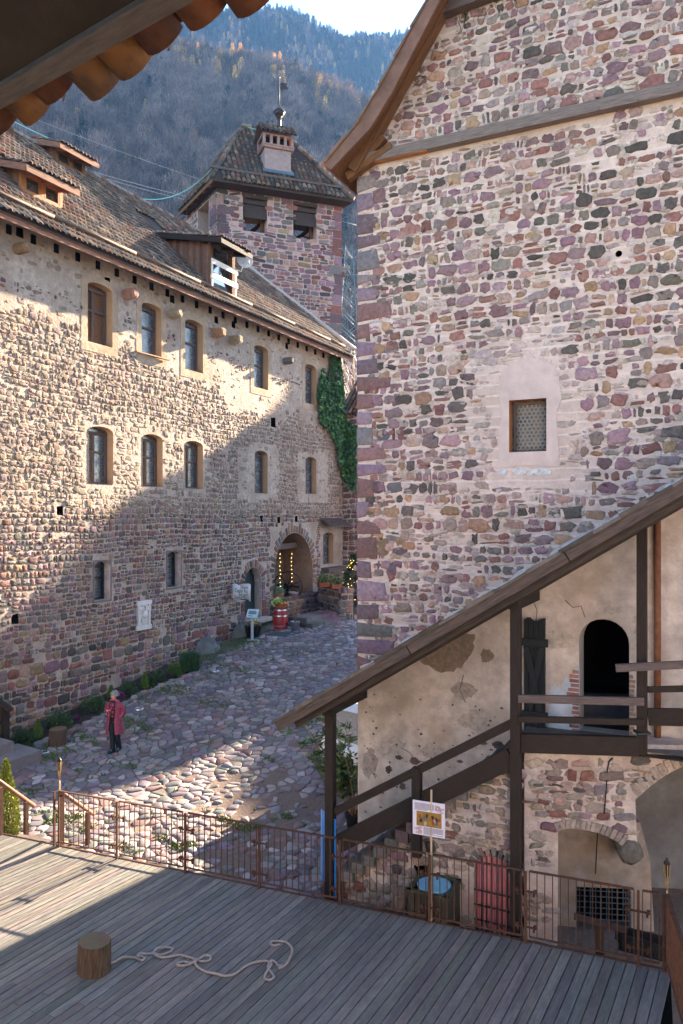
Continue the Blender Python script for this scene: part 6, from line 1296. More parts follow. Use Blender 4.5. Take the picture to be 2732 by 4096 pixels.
# ================================================================== planted bed along the long wall
def foliage(name, lab, cat, group, c, rx, rz, n, size, cols, kind, seed, asp=.5):
    rng = np.random.default_rng(seed); T = thing(name, c, lab, cat, group); lf = MB()
    if kind == 'bush':
        d = rng.normal(size=(n, 3)); d /= np.linalg.norm(d, axis=1)[:, None]; d[:, 2] = np.abs(d[:, 2]); r = rng.uniform(.35, 1.0, (n, 1)) ** .6; b = 1 + .22 * np.sin(d[:, :1] * 7 + seed) * np.cos(d[:, 1:2] * 6); Pt = c + d * r * b * np.array((rx, rx * .8, rz)); D = d * 1.0 + np.array((0, 0, .25))
    elif kind == 'cone':
        z = rng.uniform(0.02, 1, n) ** 1.25; a = rng.uniform(0, 2 * np.pi, n); rr = rx * np.minimum(1, (1 - z) * 1.45 + .04) * np.minimum(1, z * 6 + .45) * rng.uniform(.55, 1.05, n) * (1 + .15 * np.sin(a * 5 + z * 9)); Pt = c + np.stack([rr * np.cos(a), rr * np.sin(a), z * rz], 1); D = np.stack([np.cos(a) * .5, np.sin(a) * .5, np.full(n, 1.0)], 1)
    elif kind == 'spray':
        a = rng.uniform(0, 2 * np.pi, n); q = rng.uniform(0, 1, n) ** .5; Pt = c + np.stack([q * rx * .55 * np.cos(a), q * rx * .45 * np.sin(a), rng.uniform(0, rz * .75, n)], 1); D = np.stack([np.cos(a) * q * .5, np.sin(a) * q * .5, np.full(n, 1.0)], 1)
    leaves(lf, Pt, size, cols, rng, D, asp, .45 if kind != 'spray' else .12); st = MB()
    for i in range(7): a = i * .9; st.tube([c, c + np.array((rx * .5 * math.cos(a), rx * .4 * math.sin(a), rz * .55))], .012, 4)
    st.build("stems", M['bark'], T); lf.build("leaves", M['leaf'], T); return T
GJ = [(.035, .07, .03), (.05, .095, .035), (.025, .055, .03), (.06, .10, .04)]; GT = [(.07, .14, .02), (.10, .18, .03), (.05, .11, .02)]
def bedp(u, v): p = gp(u, v); p[2] += .02; return p
for i, (u, v, w_, h, lab) in enumerate(((95, 2976, 84, 52, "low dark juniper shrub beside the stone steps"), (237, 2917, 96, 66, "broad dark green shrub behind the log seat"), (378, 2852, 88, 66, "dark green shrub left of the walking woman"), (514, 2783, 60, 54, "round green shrub just right of the woman's head"), (631, 2736, 60, 50, "small green shrub between the purple flowers and the tallest cone conifer"), (699, 2709, 60, 50, "small light green shrub beside the bushy rosemary"))):
    c = bedp(u, v); sc = c[1] / F; foliage("shrub", lab, "shrub", "shrubs in the wall bed", c, w_ * sc * .55, h * sc, 1500, .085, GJ if i < 5 else GJ[1:2] + GT[:1], 'bush', 100 + i, .3)
for i, (u, v, w_, h, lab) in enumerate(((151, 2960, 36, 78, "bright green dwarf cone conifer left of the log seat"), (444, 2803, 30, 56, "bright green cone conifer behind the woman"), (579, 2757, 28, 64, "bright green cone conifer between two round shrubs"))):
    c = bedp(u, v); sc = c[1] / F; foliage("dwarf_conifer", lab, "conifer", "cone conifers in the wall bed", c, w_ * sc * .5, h * sc, 1500, .05, GT, 'cone', 120 + i, .4)
for i, (u, v, lab) in enumerate(((304, 2890, "purple heather tuft near the log seat"), (485, 2797, "purple heather tuft behind the woman's shoulder"), (670, 2716, "purple heather tuft between two shrubs higher up the bed"))):
    c = bedp(u, v); sc = c[1] / F; foliage("heather", lab, "flowers", "purple heather tufts", c, 17 * sc, 26 * sc, 700, .04, [(.16, .02, .13), (.22, .04, .18), (.06, .05, .03)], 'bush', 130 + i, .6)
c = bedp(758, 2694); sc = c[1] / F; foliage("rosemary", "tall bushy rosemary at the upper end of the wall bed", "shrub", None, c, 62 * sc, 84 * sc, 2600, .22, [(.03, .075, .035), (.04, .09, .04), (.025, .06, .035)], 'spray', 140, .09)
c = gp(24, 3352); c[2] = -.4; foliage("conifer", "tall sunlit yellow green conifer beside the left handrail", "conifer", None, P(24, 3352, 15.5) * (1, 1, 0) + (0, 0, -.4), .26, 1.62, 6500, .055, [(.16, .18, .025), (.20, .21, .03), (.11, .14, .02)], 'cone', 150, .5)
def build_bed():
    rng = np.random.default_rng(77); m_ = MB(); V = []
    us = np.linspace(-60, 800, 40); q = [gp(u, np.interp(u, [-60, 160, 330, 470, 560, 700, 800], [3000, 2975, 2905, 2832, 2778, 2718, 2688])) for u in us]
    Fs = []
    for i, p in enumerate(q):
        a = (p - LW.o) @ LW.ex; b = LW.w(a, 0, -.02); 
        for f, l in ((0, -.03), (.35, .10), (.7, .13), (1, .16)): x = p * (1 - f) + b * f; V.append((x[0], x[1], float(g(x[0], x[1])) + l + .03 * rng.normal()))
    for i in range(len(q) - 1):
        for k in range(3): Fs.append((i * 4 + k, i * 4 + 4 + k, i * 4 + 5 + k, i * 4 + 1 + k))
    m_.add(V, Fs, smooth=True); tag(m_.build("soil", M['soil']), kind='structure')
    for i in range(46):                                                # edging stones, each laid separately
        u = -30 + i * 18.3 + rng.uniform(-3, 3); v = np.interp(u, [-60, 160, 330, 470, 560, 700, 830], [3004, 2982, 2912, 2840, 2786, 2726, 2680]) + rng.uniform(-3, 3)
        if 190 < u < 270 or u < 150: continue
        p = gp(u, v); m2 = MB(); s = rng.uniform(.13, .22); yaw = math.atan2(LW.ex[1], LW.ex[0]) + rng.normal(0, .25); V = []; K = 9; cz = rng.uniform(.07, .14)
        for zz, f in ((-.05, 1.0), (cz * .6, 1.0), (cz, .72)):
            for t in np.linspace(0, 2 * math.pi, K, endpoint=False): x, y = s * f * math.cos(t) * rng.uniform(.85, 1.1), s * .55 * f * math.sin(t) * rng.uniform(.85, 1.1); V.append(p + (x * math.cos(yaw) - y * math.sin(yaw), x * math.sin(yaw) + y * math.cos(yaw), zz))
        V.append(p + (0, 0, cz * 1.08)); Fs = [(r * K + k, r * K + (k + 1) % K, r * K + K + (k + 1) % K, r * K + K + k) for r in (0, 1) for k in range(K)] + [(2 * K + k, 2 * K + (k + 1) % K, 3 * K) for k in range(K)]
        m2.add(V, Fs, CPAL[rng.integers(0, 9)] * rng.uniform(.7, 1.2), smooth=True); tag(m2.build("edging_stone", M['cobble']), "rounded flat edging stone laid along the planted bed by the wall", "stone", "edging stones of the wall bed")
build_bed()
for u, v, lab in ((860, 2687, "round floodlight set in the cobbles near the rosemary"), (555, 2839, "round floodlight set in the cobbles right of the woman"), (175, 3014, "round floodlight set in the ground beside the stone steps")):
    p = gp(u, v); T = thing("ground_light", p, lab, "floodlight", "round floodlights in the paving"); m_ = MB(); m_.lathe([(.145, 0), (.15, .05), (.13, .062), (.10, .062), (.095, .045)], p, 20, cap=False); m_.build("ring", M['steel'], T); q = MB(); q.lathe([(.1, .05), (.04, .052), (.0, .053)], p, 16, cap=False); q.build("lens", M['glass'], T)
def build_left_steps():
    T = thing("stone_steps", gp(40, 3040), "two worn stone steps at the left edge below a black timber porch", "steps"); rng = np.random.default_rng(3)
    A = gp(168, 3042); z = A[2]; up = np.array((0, 0, 1.0)); d = LW.n; e = LW.ex
    for k, (off, h0, h1) in enumerate(((0, -.1, .28), (-.55, .2, .56))):
        m_ = MB(); c = A + d * off - e * .15 * k; 
        V = []
        for zz in (h0, h1):
            for x, y in ((-.9 - .0, 0), (.0 - .3 * k, 0), (.12 - .3 * k, -1.1), (-3, -1.1), (-3, .05)): V.append(c + e * x * 1.0 + d * y + up * zz)
        m_.add(V, [(9, 8, 7, 6, 5)[::-1]] + [(i, (i + 1) % 5, 5 + (i + 1) % 5, 5 + i) for i in range(5)], PAL[4] * 1.2); m_.build("step", pmat("step_stone", (.19, .18, .175), .3, 6, .85, .8, 18, tint=(.2, .12, .13), tscale=3, bdist=.02), T)
    p = P(20, 2960, 20.9); T2 = thing("timber_porch", p, "black timber porch post with sloping rail at the left edge", "porch"); m_ = MB(); m_.beam(P(20, 2990, 20.9), P(20, 2832, 20.9), .17, .17, up=LW.n); m_.beam(P(-60, 2990, 20.9), P(-60, 2790, 20.9), .17, .17, up=LW.n); m_.build("post", M['wood_dark'], T2)
    r = MB(); r.beam(P(-80, 2745, 20.9), P(46, 2842, 20.9), .2, .09); r.beam(P(-80, 2880, 20.9), P(10, 2890, 20.9), .08, .1); r.beam(P(-80, 2960, 20.9), P(10, 2962, 20.9), .1, .2); r.build("rail", M['wood_dark'], T2)
build_left_steps()
# ================================================================== the doorway corner: barrel, planters, niche, steps, tree with lights
UP = np.array((0, 0, 1.0)); YAW = math.atan2(LW.ex[1], LW.ex[0])
M['bulb'] = plain("bulb", (.9, .6, .2), .4, emit=(1.0, .55, .14), es=2.2)
def block_wall(name, lab, cat, A, B, th, h, seed, mat='rubble'):
    """a low masonry wall from A to B"""
    A = np.array(A); B = np.array(B); T = thing(name, (A + B) / 2, lab, cat); rng = np.random.default_rng(seed); d = (B - A)[:2]; L_ = np.linalg.norm(d); f = Frame((A[0], A[1], 0), d, (-d[1], d[0])); z0 = min(A[2], B[2]) - .3; z1 = z0 + .3 + h
    if f.n @ (CAM - f.o) < 0: f = Frame((A[0], A[1], 0), d, (d[1], -d[0]))
    m_ = MB(); m_.slab(f, [(0, z0), (L_, z0), (L_, z1), (0, z1)], -th, 0); m_.build("core", M['mortar_left'], T); s = MB()
    one = lambda a, b: np.ones(len(a)); stones(s, f, .02, L_ - .1, z0 + .2, z1 - .12, (.2, .34), (.9, 1.7), one, rng, (.02, .04), .03, small=.15, sq=.48, irr=.07)
    for e_, sg in ((L_, 1), (0, -1)): f2 = Frame(f.w(e_, 0, -th), f.n, f.ex * sg); stones(s, f2, .02, th - .05, z0 + .2, z1 - .12, (.22, .34), (.9, 1.5), one, rng, (.02, .04), .03, small=.1, sq=.48, irr=.07)
    f3 = MB(); n = max(2, int(L_ / .42))
    for i in range(n): c = PAL[rng.choice([0, 8, 9, 4, 3])] * rng.uniform(.8, 1.2); s.beam(f.w(L_ * (i + .02) / n, z1 + .01, -th / 2), f.w(L_ * (i + .97) / n, z1 + .01, -th / 2), th + .06, rng.uniform(.09, .13), col=c)
    s.build("stonework", M['stone'], T); return f, z1 + .06
q0, q1 = gp(1089, 2520), gp(1247, 2512); a0_, a1_ = LW.hit(1086, 2400)[0], LW.hit(1245, 2400)[0]; ztp = LW.hit(1165, 2392, .15)[1]
PA, PB = LW.w(a0_ - .1, 0, .28), LW.w(a1_ + .05, 0, .28); PA[2] = PB[2] = float(g(PA[0], PA[1])); pfr, pz = block_wall("stone_parapet", "squared stone parapet closing the arched niche behind the red barrel", "parapet", PA, PB, .45, ztp - PA[2], 5)
RA_, RB2 = np.array((-1.15, 37.4, 1.58)), np.array((-.02, 34.5, 1.58)); rfr, rz = block_wall("stone_planter_wall", "low stone wall end carrying the flower boxes beside the decorated fir", "low wall", RA_, RB2, .6, 1.28, 6)
def build_court_steps():
    T = thing("stone_steps", gp(1320, 2490), "two broad low stone steps between the niche parapet and the flower box wall", "steps"); rng = np.random.default_rng(4); A, B = gp(1250, 2514), gp(1388, 2480); d = (B - A); d /= np.linalg.norm(d); bk = np.array((-d[1], d[0], 0)); bk = bk if bk[1] > 0 else -bk
    for k in range(2):
        m_ = MB(); n = 6; L_ = np.linalg.norm(B - A) - .3 * k
        for i in range(n): m_.beam(A + d * (L_ * (i + .01) / n + .15 * k) + bk * (.5 + .42 * k) + UP * (.08 + .19 * k + rng.uniform(-.01, .01)), A + d * (L_ * (i + .98) / n + .15 * k) + bk * (.5 + .42 * k) + UP * (.08 + .19 * k), 1.0 + rng.uniform(-.04, .04), .20, col=PAL[rng.choice([8, 9, 0, 4])] * rng.uniform(.8, 1.15))
        m_.build("step", M['stone'], T)
build_court_steps()
def build_barrel():
    c = gp(1122, 2521); s = c[1] / F; R_ = 31 * s; H_ = 86 * s; T = thing("barrel", c, "red wine barrel with pale metal hoops standing in front of the niche parapet", "barrel")
    m_ = MB(); prof = [(R_ * (.82 + .18 * math.sin(math.pi * t)), H_ * t) for t in np.linspace(0, 1, 11)]; m_.lathe(prof, c, 24); m_.build("staves", pmat("barrel_red", (.30, .02, .025), .2, 8, .45, .2, 20, spec=.5), T)
    for t0, t1 in ((.01, .07), (.2, .25), (.67, .72), (.93, .99)): h = MB(); h.lathe([(R_ * (.84 + .18 * math.sin(math.pi * t)), H_ * t) for t in (t0, (t0 + t1) / 2, t1)], c, 24, cap=False); h.build("hoop", M['steel'], T)
    b = c + UP * H_; T = thing("planter_bowl", b, "terracotta bowl of ornamental cabbage and small pumpkins on top of the red barrel", "planter"); m_ = MB(); m_.lathe([(R_ * .6, 0), (R_ * .8, .12), (R_ * .84, .16), (R_ * .75, .15)], b, 18); m_.build("bowl", M['terracotta'], T)
    rng = np.random.default_rng(4); k = MB(); d = rng.normal(size=(260, 3)); d[:, 2] = np.abs(d[:, 2]); d /= np.linalg.norm(d, axis=1)[:, None]; leaves(k, b + (-.12, 0, .2) + d * .11, .16, [(.45, .5, .22), (.30, .42, .12), (.5, .5, .35)], rng, d, .9, .3); d = rng.normal(size=(300, 3)); d[:, 2] = np.abs(d[:, 2]) * .6; leaves(k, b + (-.05, .15, .2) + d * .14, .12, [(.06, .11, .04), (.09, .14, .05)], rng, d, .6, .3); k.build("cabbage", M['leaf'], T)
    pm = plain("pumpkin_orange", (.62, .17, .02), .45)
    for x, y, r in ((.16, -.06, .10), (.04, -.16, .065), (.27, -.02, .06)): q = MB(); q.ball(b + (x, y, .16 + r * .8), (r, r, r * .8), 12, 6); q.build("pumpkin", pm, T)
build_barrel()
def build_bucket():
    c = gp(1180, 2521); T = thing("bucket", c, "zinc bucket of dried stalks beside the red barrel", "bucket"); m_ = MB(); m_.lathe([(.17, 0), (.21, .36), (.22, .37), (.215, .38), (.19, .33)], c, 18); m_.build("pail", M['steel'], T); s = MB(); rg = random.Random(3)
    for i in range(26): a = rg.uniform(0, 6.28); d = np.array((math.cos(a) * .3, math.sin(a) * .3, 1)); s.tube([c + UP * .3, c + UP * .3 + d * rg.uniform(.5, .95)], .006, 4)
    s.build("stalks", pmat("dry_stalk", (.20, .15, .09), .4, 8, .9, .1), T); rng = np.random.default_rng(6); f = MB(); leaves(f, c + (0, 0, .95) + rng.normal(0, .14, (60, 3)), .06, [(.35, .22, .05), (.2, .13, .06)], rng, None, .8); f.build("dry_flowers", M['leaf'], T)
    c = gp(1012, 2546); T = thing("planter_tub", c, "black tub of pale heather and yellow flowers below the dark door", "planter"); m_ = MB(); m_.lathe([(.26, 0), (.36, .44), (.38, .46), (.36, .47), (.33, .42)], c, 20); m_.build("tub", M['black'], T); f = MB(); d = rng.normal(size=(900, 3)); d[:, 2] = np.abs(d[:, 2]); d /= np.linalg.norm(d, axis=1)[:, None]; leaves(f, c + UP * .42 + d * np.array((.32, .32, .2)), .06, [(.22, .12, .10), (.28, .22, .2), (.12, .15, .07)], rng, d, .4); leaves(f, c + (.1, -.1, .62) + rng.normal(0, .05, (60, 3)), .06, [(.7, .6, .15)], rng, None, .9); f.build("flowers", M['leaf'], T)
    c = gp(1009, 2560); T = thing("info_stand", c, "slim grey metal stand with tilted info panel in front of the black tub", "information stand"); m_ = MB(); m_.box(c + UP * .015, .42, .34, .025, .2); m_.beam(c + UP * .02, c + UP * 1.0, .11, .05, up=(0, 1, 0)); m_.build("stand", pmat("grey_metal", (.34, .40, .44), .1, 6, .45, .05, metal=.2), T)
    p = MB(); a = c + np.array((.02, -.05, 1.08)); u_ = np.array((0, .62, .78)); x_ = np.array((.97, -.24, 0)); p.beam(a - x_ * .24 - u_ * 0, a + x_ * .24, .40, .025, up=np.cross(x_, u_)); pb = p.build("panel", plain("panel_pale", (.42, .62, .68), .4), T); t = MB(); nn = np.cross(x_, u_); nn = nn if nn[1] < 0 else -nn; w_ = np.cross(nn, x_); w_ = w_ if w_[2] > 0 else -w_
    for i, (l, y) in enumerate(((.30, .10), (.34, .06), (.34, .02), (.34, -.02), (.2, -.12))): t.beam(a - x_ * .17 + w_ * y + nn * .016, a - x_ * (.17 - l) + w_ * y + nn * .016, .022, .004, up=nn)
    t.build("text_lines", M['ink'], pb)
    c = gp(1130, 2539); q = [gp(*p) for p in ((1046, 2545), (1143, 2548), (1214, 2533), (1118, 2530))]; m_ = MB(); m_.add([p + UP * .035 for p in q] + [p + UP * .0 for p in q], [(0, 1, 2, 3)] + [(i, (i + 1) % 4, 4 + (i + 1) % 4, 4 + i) for i in range(4)]); tag(m_.build("doormat", pmat("mat_rubber", (.06, .075, .085), .2, 20, .85, .3)), "dark grey rubber doormat on the cobbles in front of the red barrel", "doormat")
build_bucket()
def flowerbox(p, yaw, w_, lab, seed, warm):
    T = thing("flower_box", p, lab, "flower box", "terracotta flower boxes"); m_ = MB(); d = np.array((math.cos(yaw), math.sin(yaw), 0)); e = np.array((-d[1], d[0], 0)); h = .2
    V = [p + d * sx * w_ / 2 * k + e * sy * .1 * k + UP * z for z, k in ((0, .88), (h, 1.0)) for sx, sy in ((-1, -1), (1, -1), (1, 1), (-1, 1))]; m_.add(V, [(3, 2, 1, 0), (4, 5, 6, 7), (0, 1, 5, 4), (1, 2, 6, 5), (2, 3, 7, 6), (3, 0, 4, 7)]); m_.beam(p - d * w_ / 2 + UP * h, p + d * w_ / 2 + UP * h, .22, .03); m_.build("box", M['terracotta'], T)
    rng = np.random.default_rng(seed); f = MB(); n = 700; Pt = p + np.outer(rng.uniform(-.5, .5, n) * w_, d) + np.outer(rng.normal(0, .08, n), e) + np.outer(h + np.abs(rng.normal(0, .14, n)), UP); leaves(f, Pt, .10, warm, rng, np.tile((0, 0, 1.0), (n, 1)) + rng.normal(0, .6, (n, 3)), .5); f.build("plants", M['leaf'], T)
flowerbox(pfr.w(*([pfr.hit(1112, 2390, -.22)[0]]), pz, -.18), YAW, .62, "terracotta flower box of grey green plants on the niche parapet", 1, [(.16, .20, .12), (.10, .15, .07), (.22, .25, .16)])
ryaw = math.atan2(rfr.ex[1], rfr.ex[0])
for u, w_, lab, sd in ((1297, .62, "terracotta flower box of dark green plants nearest the shuttered niche window", 2), (1346, .55, "terracotta flower box of grassy plants at the outer end of the low wall", 3)):
    a = rfr.hit(u, 2360, -.3)[0]; p = P(u, 2360, 35.6 if u < 1310 else 34.7); p[2] = rz; flowerbox(p, .25, w_ * .85, lab, sd, [(.05, .09, .035), (.08, .12, .04), (.12, .14, .06)])
def build_niche():
    p = LW.w(LW.hit(1152, 2345)[0], 0, -.75); c = np.array((p[0], p[1], 0)); c = P(1152, 2346, p[1] + .2); r = .70; T = thing("spoked_wheel", c, "old iron wheel with thin spokes and black gearbox standing in the niche", "wheel"); m_ = MB(); f = Frame((c[0], c[1], 0), (1, -.25), (-.25, -1)); cz = c[2]
    m_.tube([f.w(r * math.cos(t), cz + r * math.sin(t), 0) for t in np.linspace(0, 2 * math.pi, 33)], .028, 6, cap=False); m_.build("rim", M['iron'], T); s = MB()
    for k in range(7): t = .4 + k * 2 * math.pi / 7; s.tube([f.w(.08 * math.cos(t), cz + .08 * math.sin(t), 0), f.w(r * math.cos(t), cz + r * math.sin(t), 0)], [.03, .018], 5)
    s.build("spokes", M['iron'], T); h = MB(); h.lathe([(.10, -.08), (.12, 0), (.10, .08)], f.w(0, cz, 0), 12, axis=f.n); h.box(f.w(-.22, cz - .25, -.25), .35, .4, .75, 0); h.tube([f.w(-.6, cz + .05, -.2), f.w(.5, cz - .02, -.2)], .05, 8); h.build("gearbox", M['black'], T)
    rg = random.Random(9)
    for u, lab in ((1121, "left hanging strand of warm fairy lights in the niche"), (1167, "right hanging strand of warm fairy lights in the niche")):
        q = P(u, 2205, 36.6 if u < 1140 else 36.9); q = LW.w(*LW.hit(u, 2200, -.45), -.45); T = thing("fairy_lights", q, lab, "fairy lights", "strands of fairy lights"); w_ = MB(); pts = [q - UP * .19 * i + np.array((rg.uniform(-.02, .02), 0, 0)) for i in range(13)]; w_.tube(pts, .006, 4); w_.build("cable", M['black'], T); b = MB()
        for x in pts[1:]: b.ball(x, .013, 6, 4)
        b.build("bulbs", M['bulb'], T)
    q = f.w(.1, pz, .35); q = LW.w(LW.hit(1167, 2390)[0], pz, .1); T = thing("stone_bowl", q, "small grey stone bowl on the parapet in front of the wheel", "bowl"); m_ = MB(); m_.lathe([(.08, 0), (.2, .1), (.26, .2), (.23, .2), (.15, .1)], q, 16); m_.build("bowl", M['rubble'], T)
    c = gp(1412, 2442); c = P(1412, 2452, 36.5); c[2] = float(g(c[0], c[1])); rng = np.random.default_rng(31); n = 9000; z = rng.uniform(0, 1, n) ** 1.35; a = rng.uniform(0, 2 * np.pi, n); rr = (1 - z) * 1.05 * rng.uniform(.35, 1, n) * (.85 + .2 * np.sin(z * 40)) + .03
    T = thing("decorated_fir", c, "dark green fir decorated with warm fairy lights beside the flower box wall", "fir tree"); t = MB(); t.tube([c, c + UP * 2.7], [.06, .015], 6); t.build("trunk", M['bark'], T); lf = MB(); Pt = c + np.stack([rr * np.cos(a), rr * np.sin(a), .15 + z * 2.75 - rr * .18], 1); D = np.stack([np.cos(a), np.sin(a), np.full(n, -.15)], 1); leaves(lf, Pt, .11, [(.025, .06, .03), (.04, .08, .03), (.02, .045, .025)], rng, D, .28, .3); lf.build("crown", M['leaf'], T)
    b = MB()
    for i in range(95): z = rng.uniform(0, .92); a = rng.uniform(0, 6.28); r = (1 - z) * 1.05 + .05; b.ball(c + (r * math.cos(a), r * math.sin(a), .15 + z * 2.75 - r * .15), .0125, 5, 3)
    b.build("fairy_lights", M['bulb'], T)
build_niche()
# sign banner, plaque, white emblem
def build_signs():
    a0, b0 = LW.hit(893, 2404); a1, _ = LW.hit(956, 2390); b1 = LW.hit(925, 2338)[1]; c = LW.w((a0 + a1) / 2, b0, .5); T = thing("wall_sign", LW.w(a0, b0, 0), "white scroll shaped metal sign with blackletter writing hanging left of the dark door", "sign")
    # a curled sheet standing out from the wall, facing down the court
    f = Frame(LW.w(a0 + .55, 0, .06), (.80, -.6), (-.6, -.80)); W = 1.02; H_ = b1 - b0; n = 12; V = []
    for i in range(n + 1):
        x = W * i / n; d = .05 * math.sin(i / n * 6.2); top = b1 + .05 * math.sin(i * .9) + .10 * (i / n); bot = b0 - .02 + .06 * math.sin(i * .7 + 1)
        if i == 0: top += .06; bot -= .08
        V += [f.w(x - (.05 if i == 0 else 0), bot, d), f.w(x, bot + (top - bot) * .5, d + .01), f.w(x, top, d)]
    m_ = MB(); m_.add(V, [(3 * i + k, 3 * i + 3 + k, 3 * i + 4 + k, 3 * i + 1 + k) for i in range(n) for k in (0, 1)], smooth=True); sh = m_.build("sheet", pmat("white_enamel", (.74, .77, .79), .1, 4, .5, .1), T); sd = sh.modifiers.new("thick", 'SOLIDIFY'); sd.thickness = .012
    tx = MB()
    for s, x, y, h in (("Osteria", .50, .80, .20), ("Castel Ro", .22, .54, .24), ("Burgsch", .44, .32, .21), ("Schloß Ru", .20, .08, .23)): put_text(tx, s, h * .95, f.w(x * W, b0 + y * H_, .072), f.ex, UP, f.n, sx=.80)
    tx.build("lettering", plain("sign_ink", (.03, .07, .12), .6), sh); br = MB(); br.tube([LW.w(a0 + .55, b1 + .05, 0), f.w(W, b1 + .12, 0)], .018, 5); br.tube([LW.w(a0 + .55, b0 + .05, 0), f.w(W * .9, b0 + .05, 0)], .018, 5); br.build("bracket", M['iron'], T)
    A = LW.poly([(549, 2511), (597, 2498), (597, 2412), (549, 2420)], .03); T = thing("relief_plaque", LW.w(*A[0], .05), "white carved stone relief plaque with coat of arms set in the long wall", "plaque"); mp = pmat("plaque_stone", (.62, .60, .58), .1, 8, .8, .5, 30); m_ = MB(); x0, x1 = A[0][0], A[1][0]; y0, y1 = A[1][1], A[2][1]; y0 = A[0][1]; y1 = A[3][1]
    m_.slab(LW, [(x0, y0), (x1, y0), (x1, y1), (x0, y1)], -.02, .05); m_.slab(LW, [(x0 - .05, y1 - .02), (x1 + .05, y1 - .02), (x1 + .05, y1 + .12), (x0 - .05, y1 + .12)], -.02, .12); m_.slab(LW, [(x0 - .05, y0 - .1), (x1 + .05, y0 - .1), (x1 + .05, y0 + .06), (x0 - .05, y0 + .06)], -.02, .10)
    for x in (x0 + .05, x1 - .05): m_.beam(LW.w(x, y0, .06), LW.w(x, y1, .06), .1, .08, up=LW.n)
    m_.build("slab", mp, T); w_ = x1 - x0; h = y1 - y0; cx = (x0 + x1) / 2; r = MB(); r.slab(LW, [(cx - w_ * .22, y0 + h * .42), (cx - w_ * .2, y0 + h * .2), (cx, y0 + h * .1), (cx + w_ * .2, y0 + h * .2), (cx + w_ * .22, y0 + h * .42)], .04, .10)
    for k in range(4): r.beam(LW.w(cx - w_ * .2, y0 + h * (.17 + .07 * k), .10), LW.w(cx + w_ * .2, y0 + h * (.17 + .07 * k), .10), .03, .025)
    r.ball(LW.w(cx, y0 + h * .53, .08), (.12, .12, .13), 10, 6); rg = random.Random(5)
    for k in range(16): s = -1 if k % 2 else 1; r.ball(LW.w(cx + s * rg.uniform(.12, .33) * w_, y0 + h * rg.uniform(.4, .9), .06), rg.uniform(.04, .085), 7, 5)
    for s in (-1, 1): r.tube([LW.w(cx + s * .06, y0 + h * .62, .09), LW.w(cx + s * .2 * w_, y0 + h * .75, .09), LW.w(cx + s * .12 * w_, y0 + h * .9, .08)], .04, 6)
    r.build("arms", mp, T)
build_signs()
# bedrock showing at the foot of the wall
def build_rock():
    rng = np.random.default_rng(8); 
    for (u, v, w_, h, lab) in ((885, 2610, 130, 62, "smooth grey green bedrock bulging from the foot of the long wall"), (960, 2535, 90, 60, "dark rough boulder of bedrock below the white wall sign")):
        p = gp(u, v); s = p[1] / F; a = (p - LW.o) @ LW.ex; m_ = MB(); n = 14; V = []; L_ = w_ * s * 1.15; H_ = h * s
        for i in range(n + 1):
            for k in range(7):
                t = k / 6; e = math.sin(math.pi * min(1, max(0, i / n))) ** .6; x = a - L_ / 2 + L_ * i / n; V.append(LW.w(x, float(g(*LW.w(x, 0, .3)[:2])) - .1 + (H_ * math.sin(t * math.pi / 2)) * e * (1 + .15 * rng.normal()), .02 + (.62 * math.cos(t * math.pi / 2) + .03) * e * (1 + .08 * rng.normal())))
        m_.add(V, [(i * 7 + k, i * 7 + 7 + k, i * 7 + 8 + k, i * 7 + 1 + k) for i in range(n) for k in range(6)], (1, 1, 1), smooth=True); tag(m_.build("bedrock", pmat("bedrock", (.15, .155, .15), .35, 3, .8, 1.0, 8, tint=(.20, .17, .12), tscale=1.2, bdist=.06)), lab, "rock")
build_rock()
def build_ivy():
    rng = np.random.default_rng(91); poly = [(1332, 1412), (1355, 1425), (1368, 1500), (1374, 1600), (1384, 1680), (1426, 1712), (1428, 1850), (1424, 1965), (1398, 1948), (1372, 1900), (1352, 1830), (1354, 1790), (1312, 1712), (1296, 1692), (1283, 1690), (1277, 1600), (1270, 1590), (1284, 1500), (1291, 1466), (1301, 1525), (1316, 1500), (1326, 1440)]
    Pt = []; D = []
    while len(Pt) < 9500:
        u, v = rng.uniform(1265, 1430), rng.uniform(1405, 1970)
        if not inside(u, v, poly): continue
        if v > 1850 and rng.random() < .35: continue
        t = rng.uniform(.03, .42) * (.5 + .5 * abs(wob(u * .03, v * .03)))
        f = LW if u < 1372 else RB_; Pt.append(f.w(*f.hit(u, v, t), t)); D.append(f.n * .5 + np.array((0, 0, -.8)))
    T = thing("ivy", LW.w(A_END, 8, 0), "dark green ivy climbing the far end of the long house up to its eave", "ivy"); lf = MB(); leaves(lf, np.array(Pt), .17, [(.035, .095, .045), (.05, .125, .045), (.075, .16, .04), (.03, .075, .04)], rng, np.array(D), .85, .45); lf.build("leaves", M['leaf'], T)
    st = MB(); rg = random.Random(2)
    for i in range(9):
        u = rg.uniform(1300, 1368); v = 1700; pts = []
        while v > 1420: pts.append(LW.w(*LW.hit(u, v, .03), .03)); v -= 45; u += rg.uniform(-9, 7)
        st.tube(pts, .012, 4)
    st.build("stems", M['bark'], T)
build_ivy()

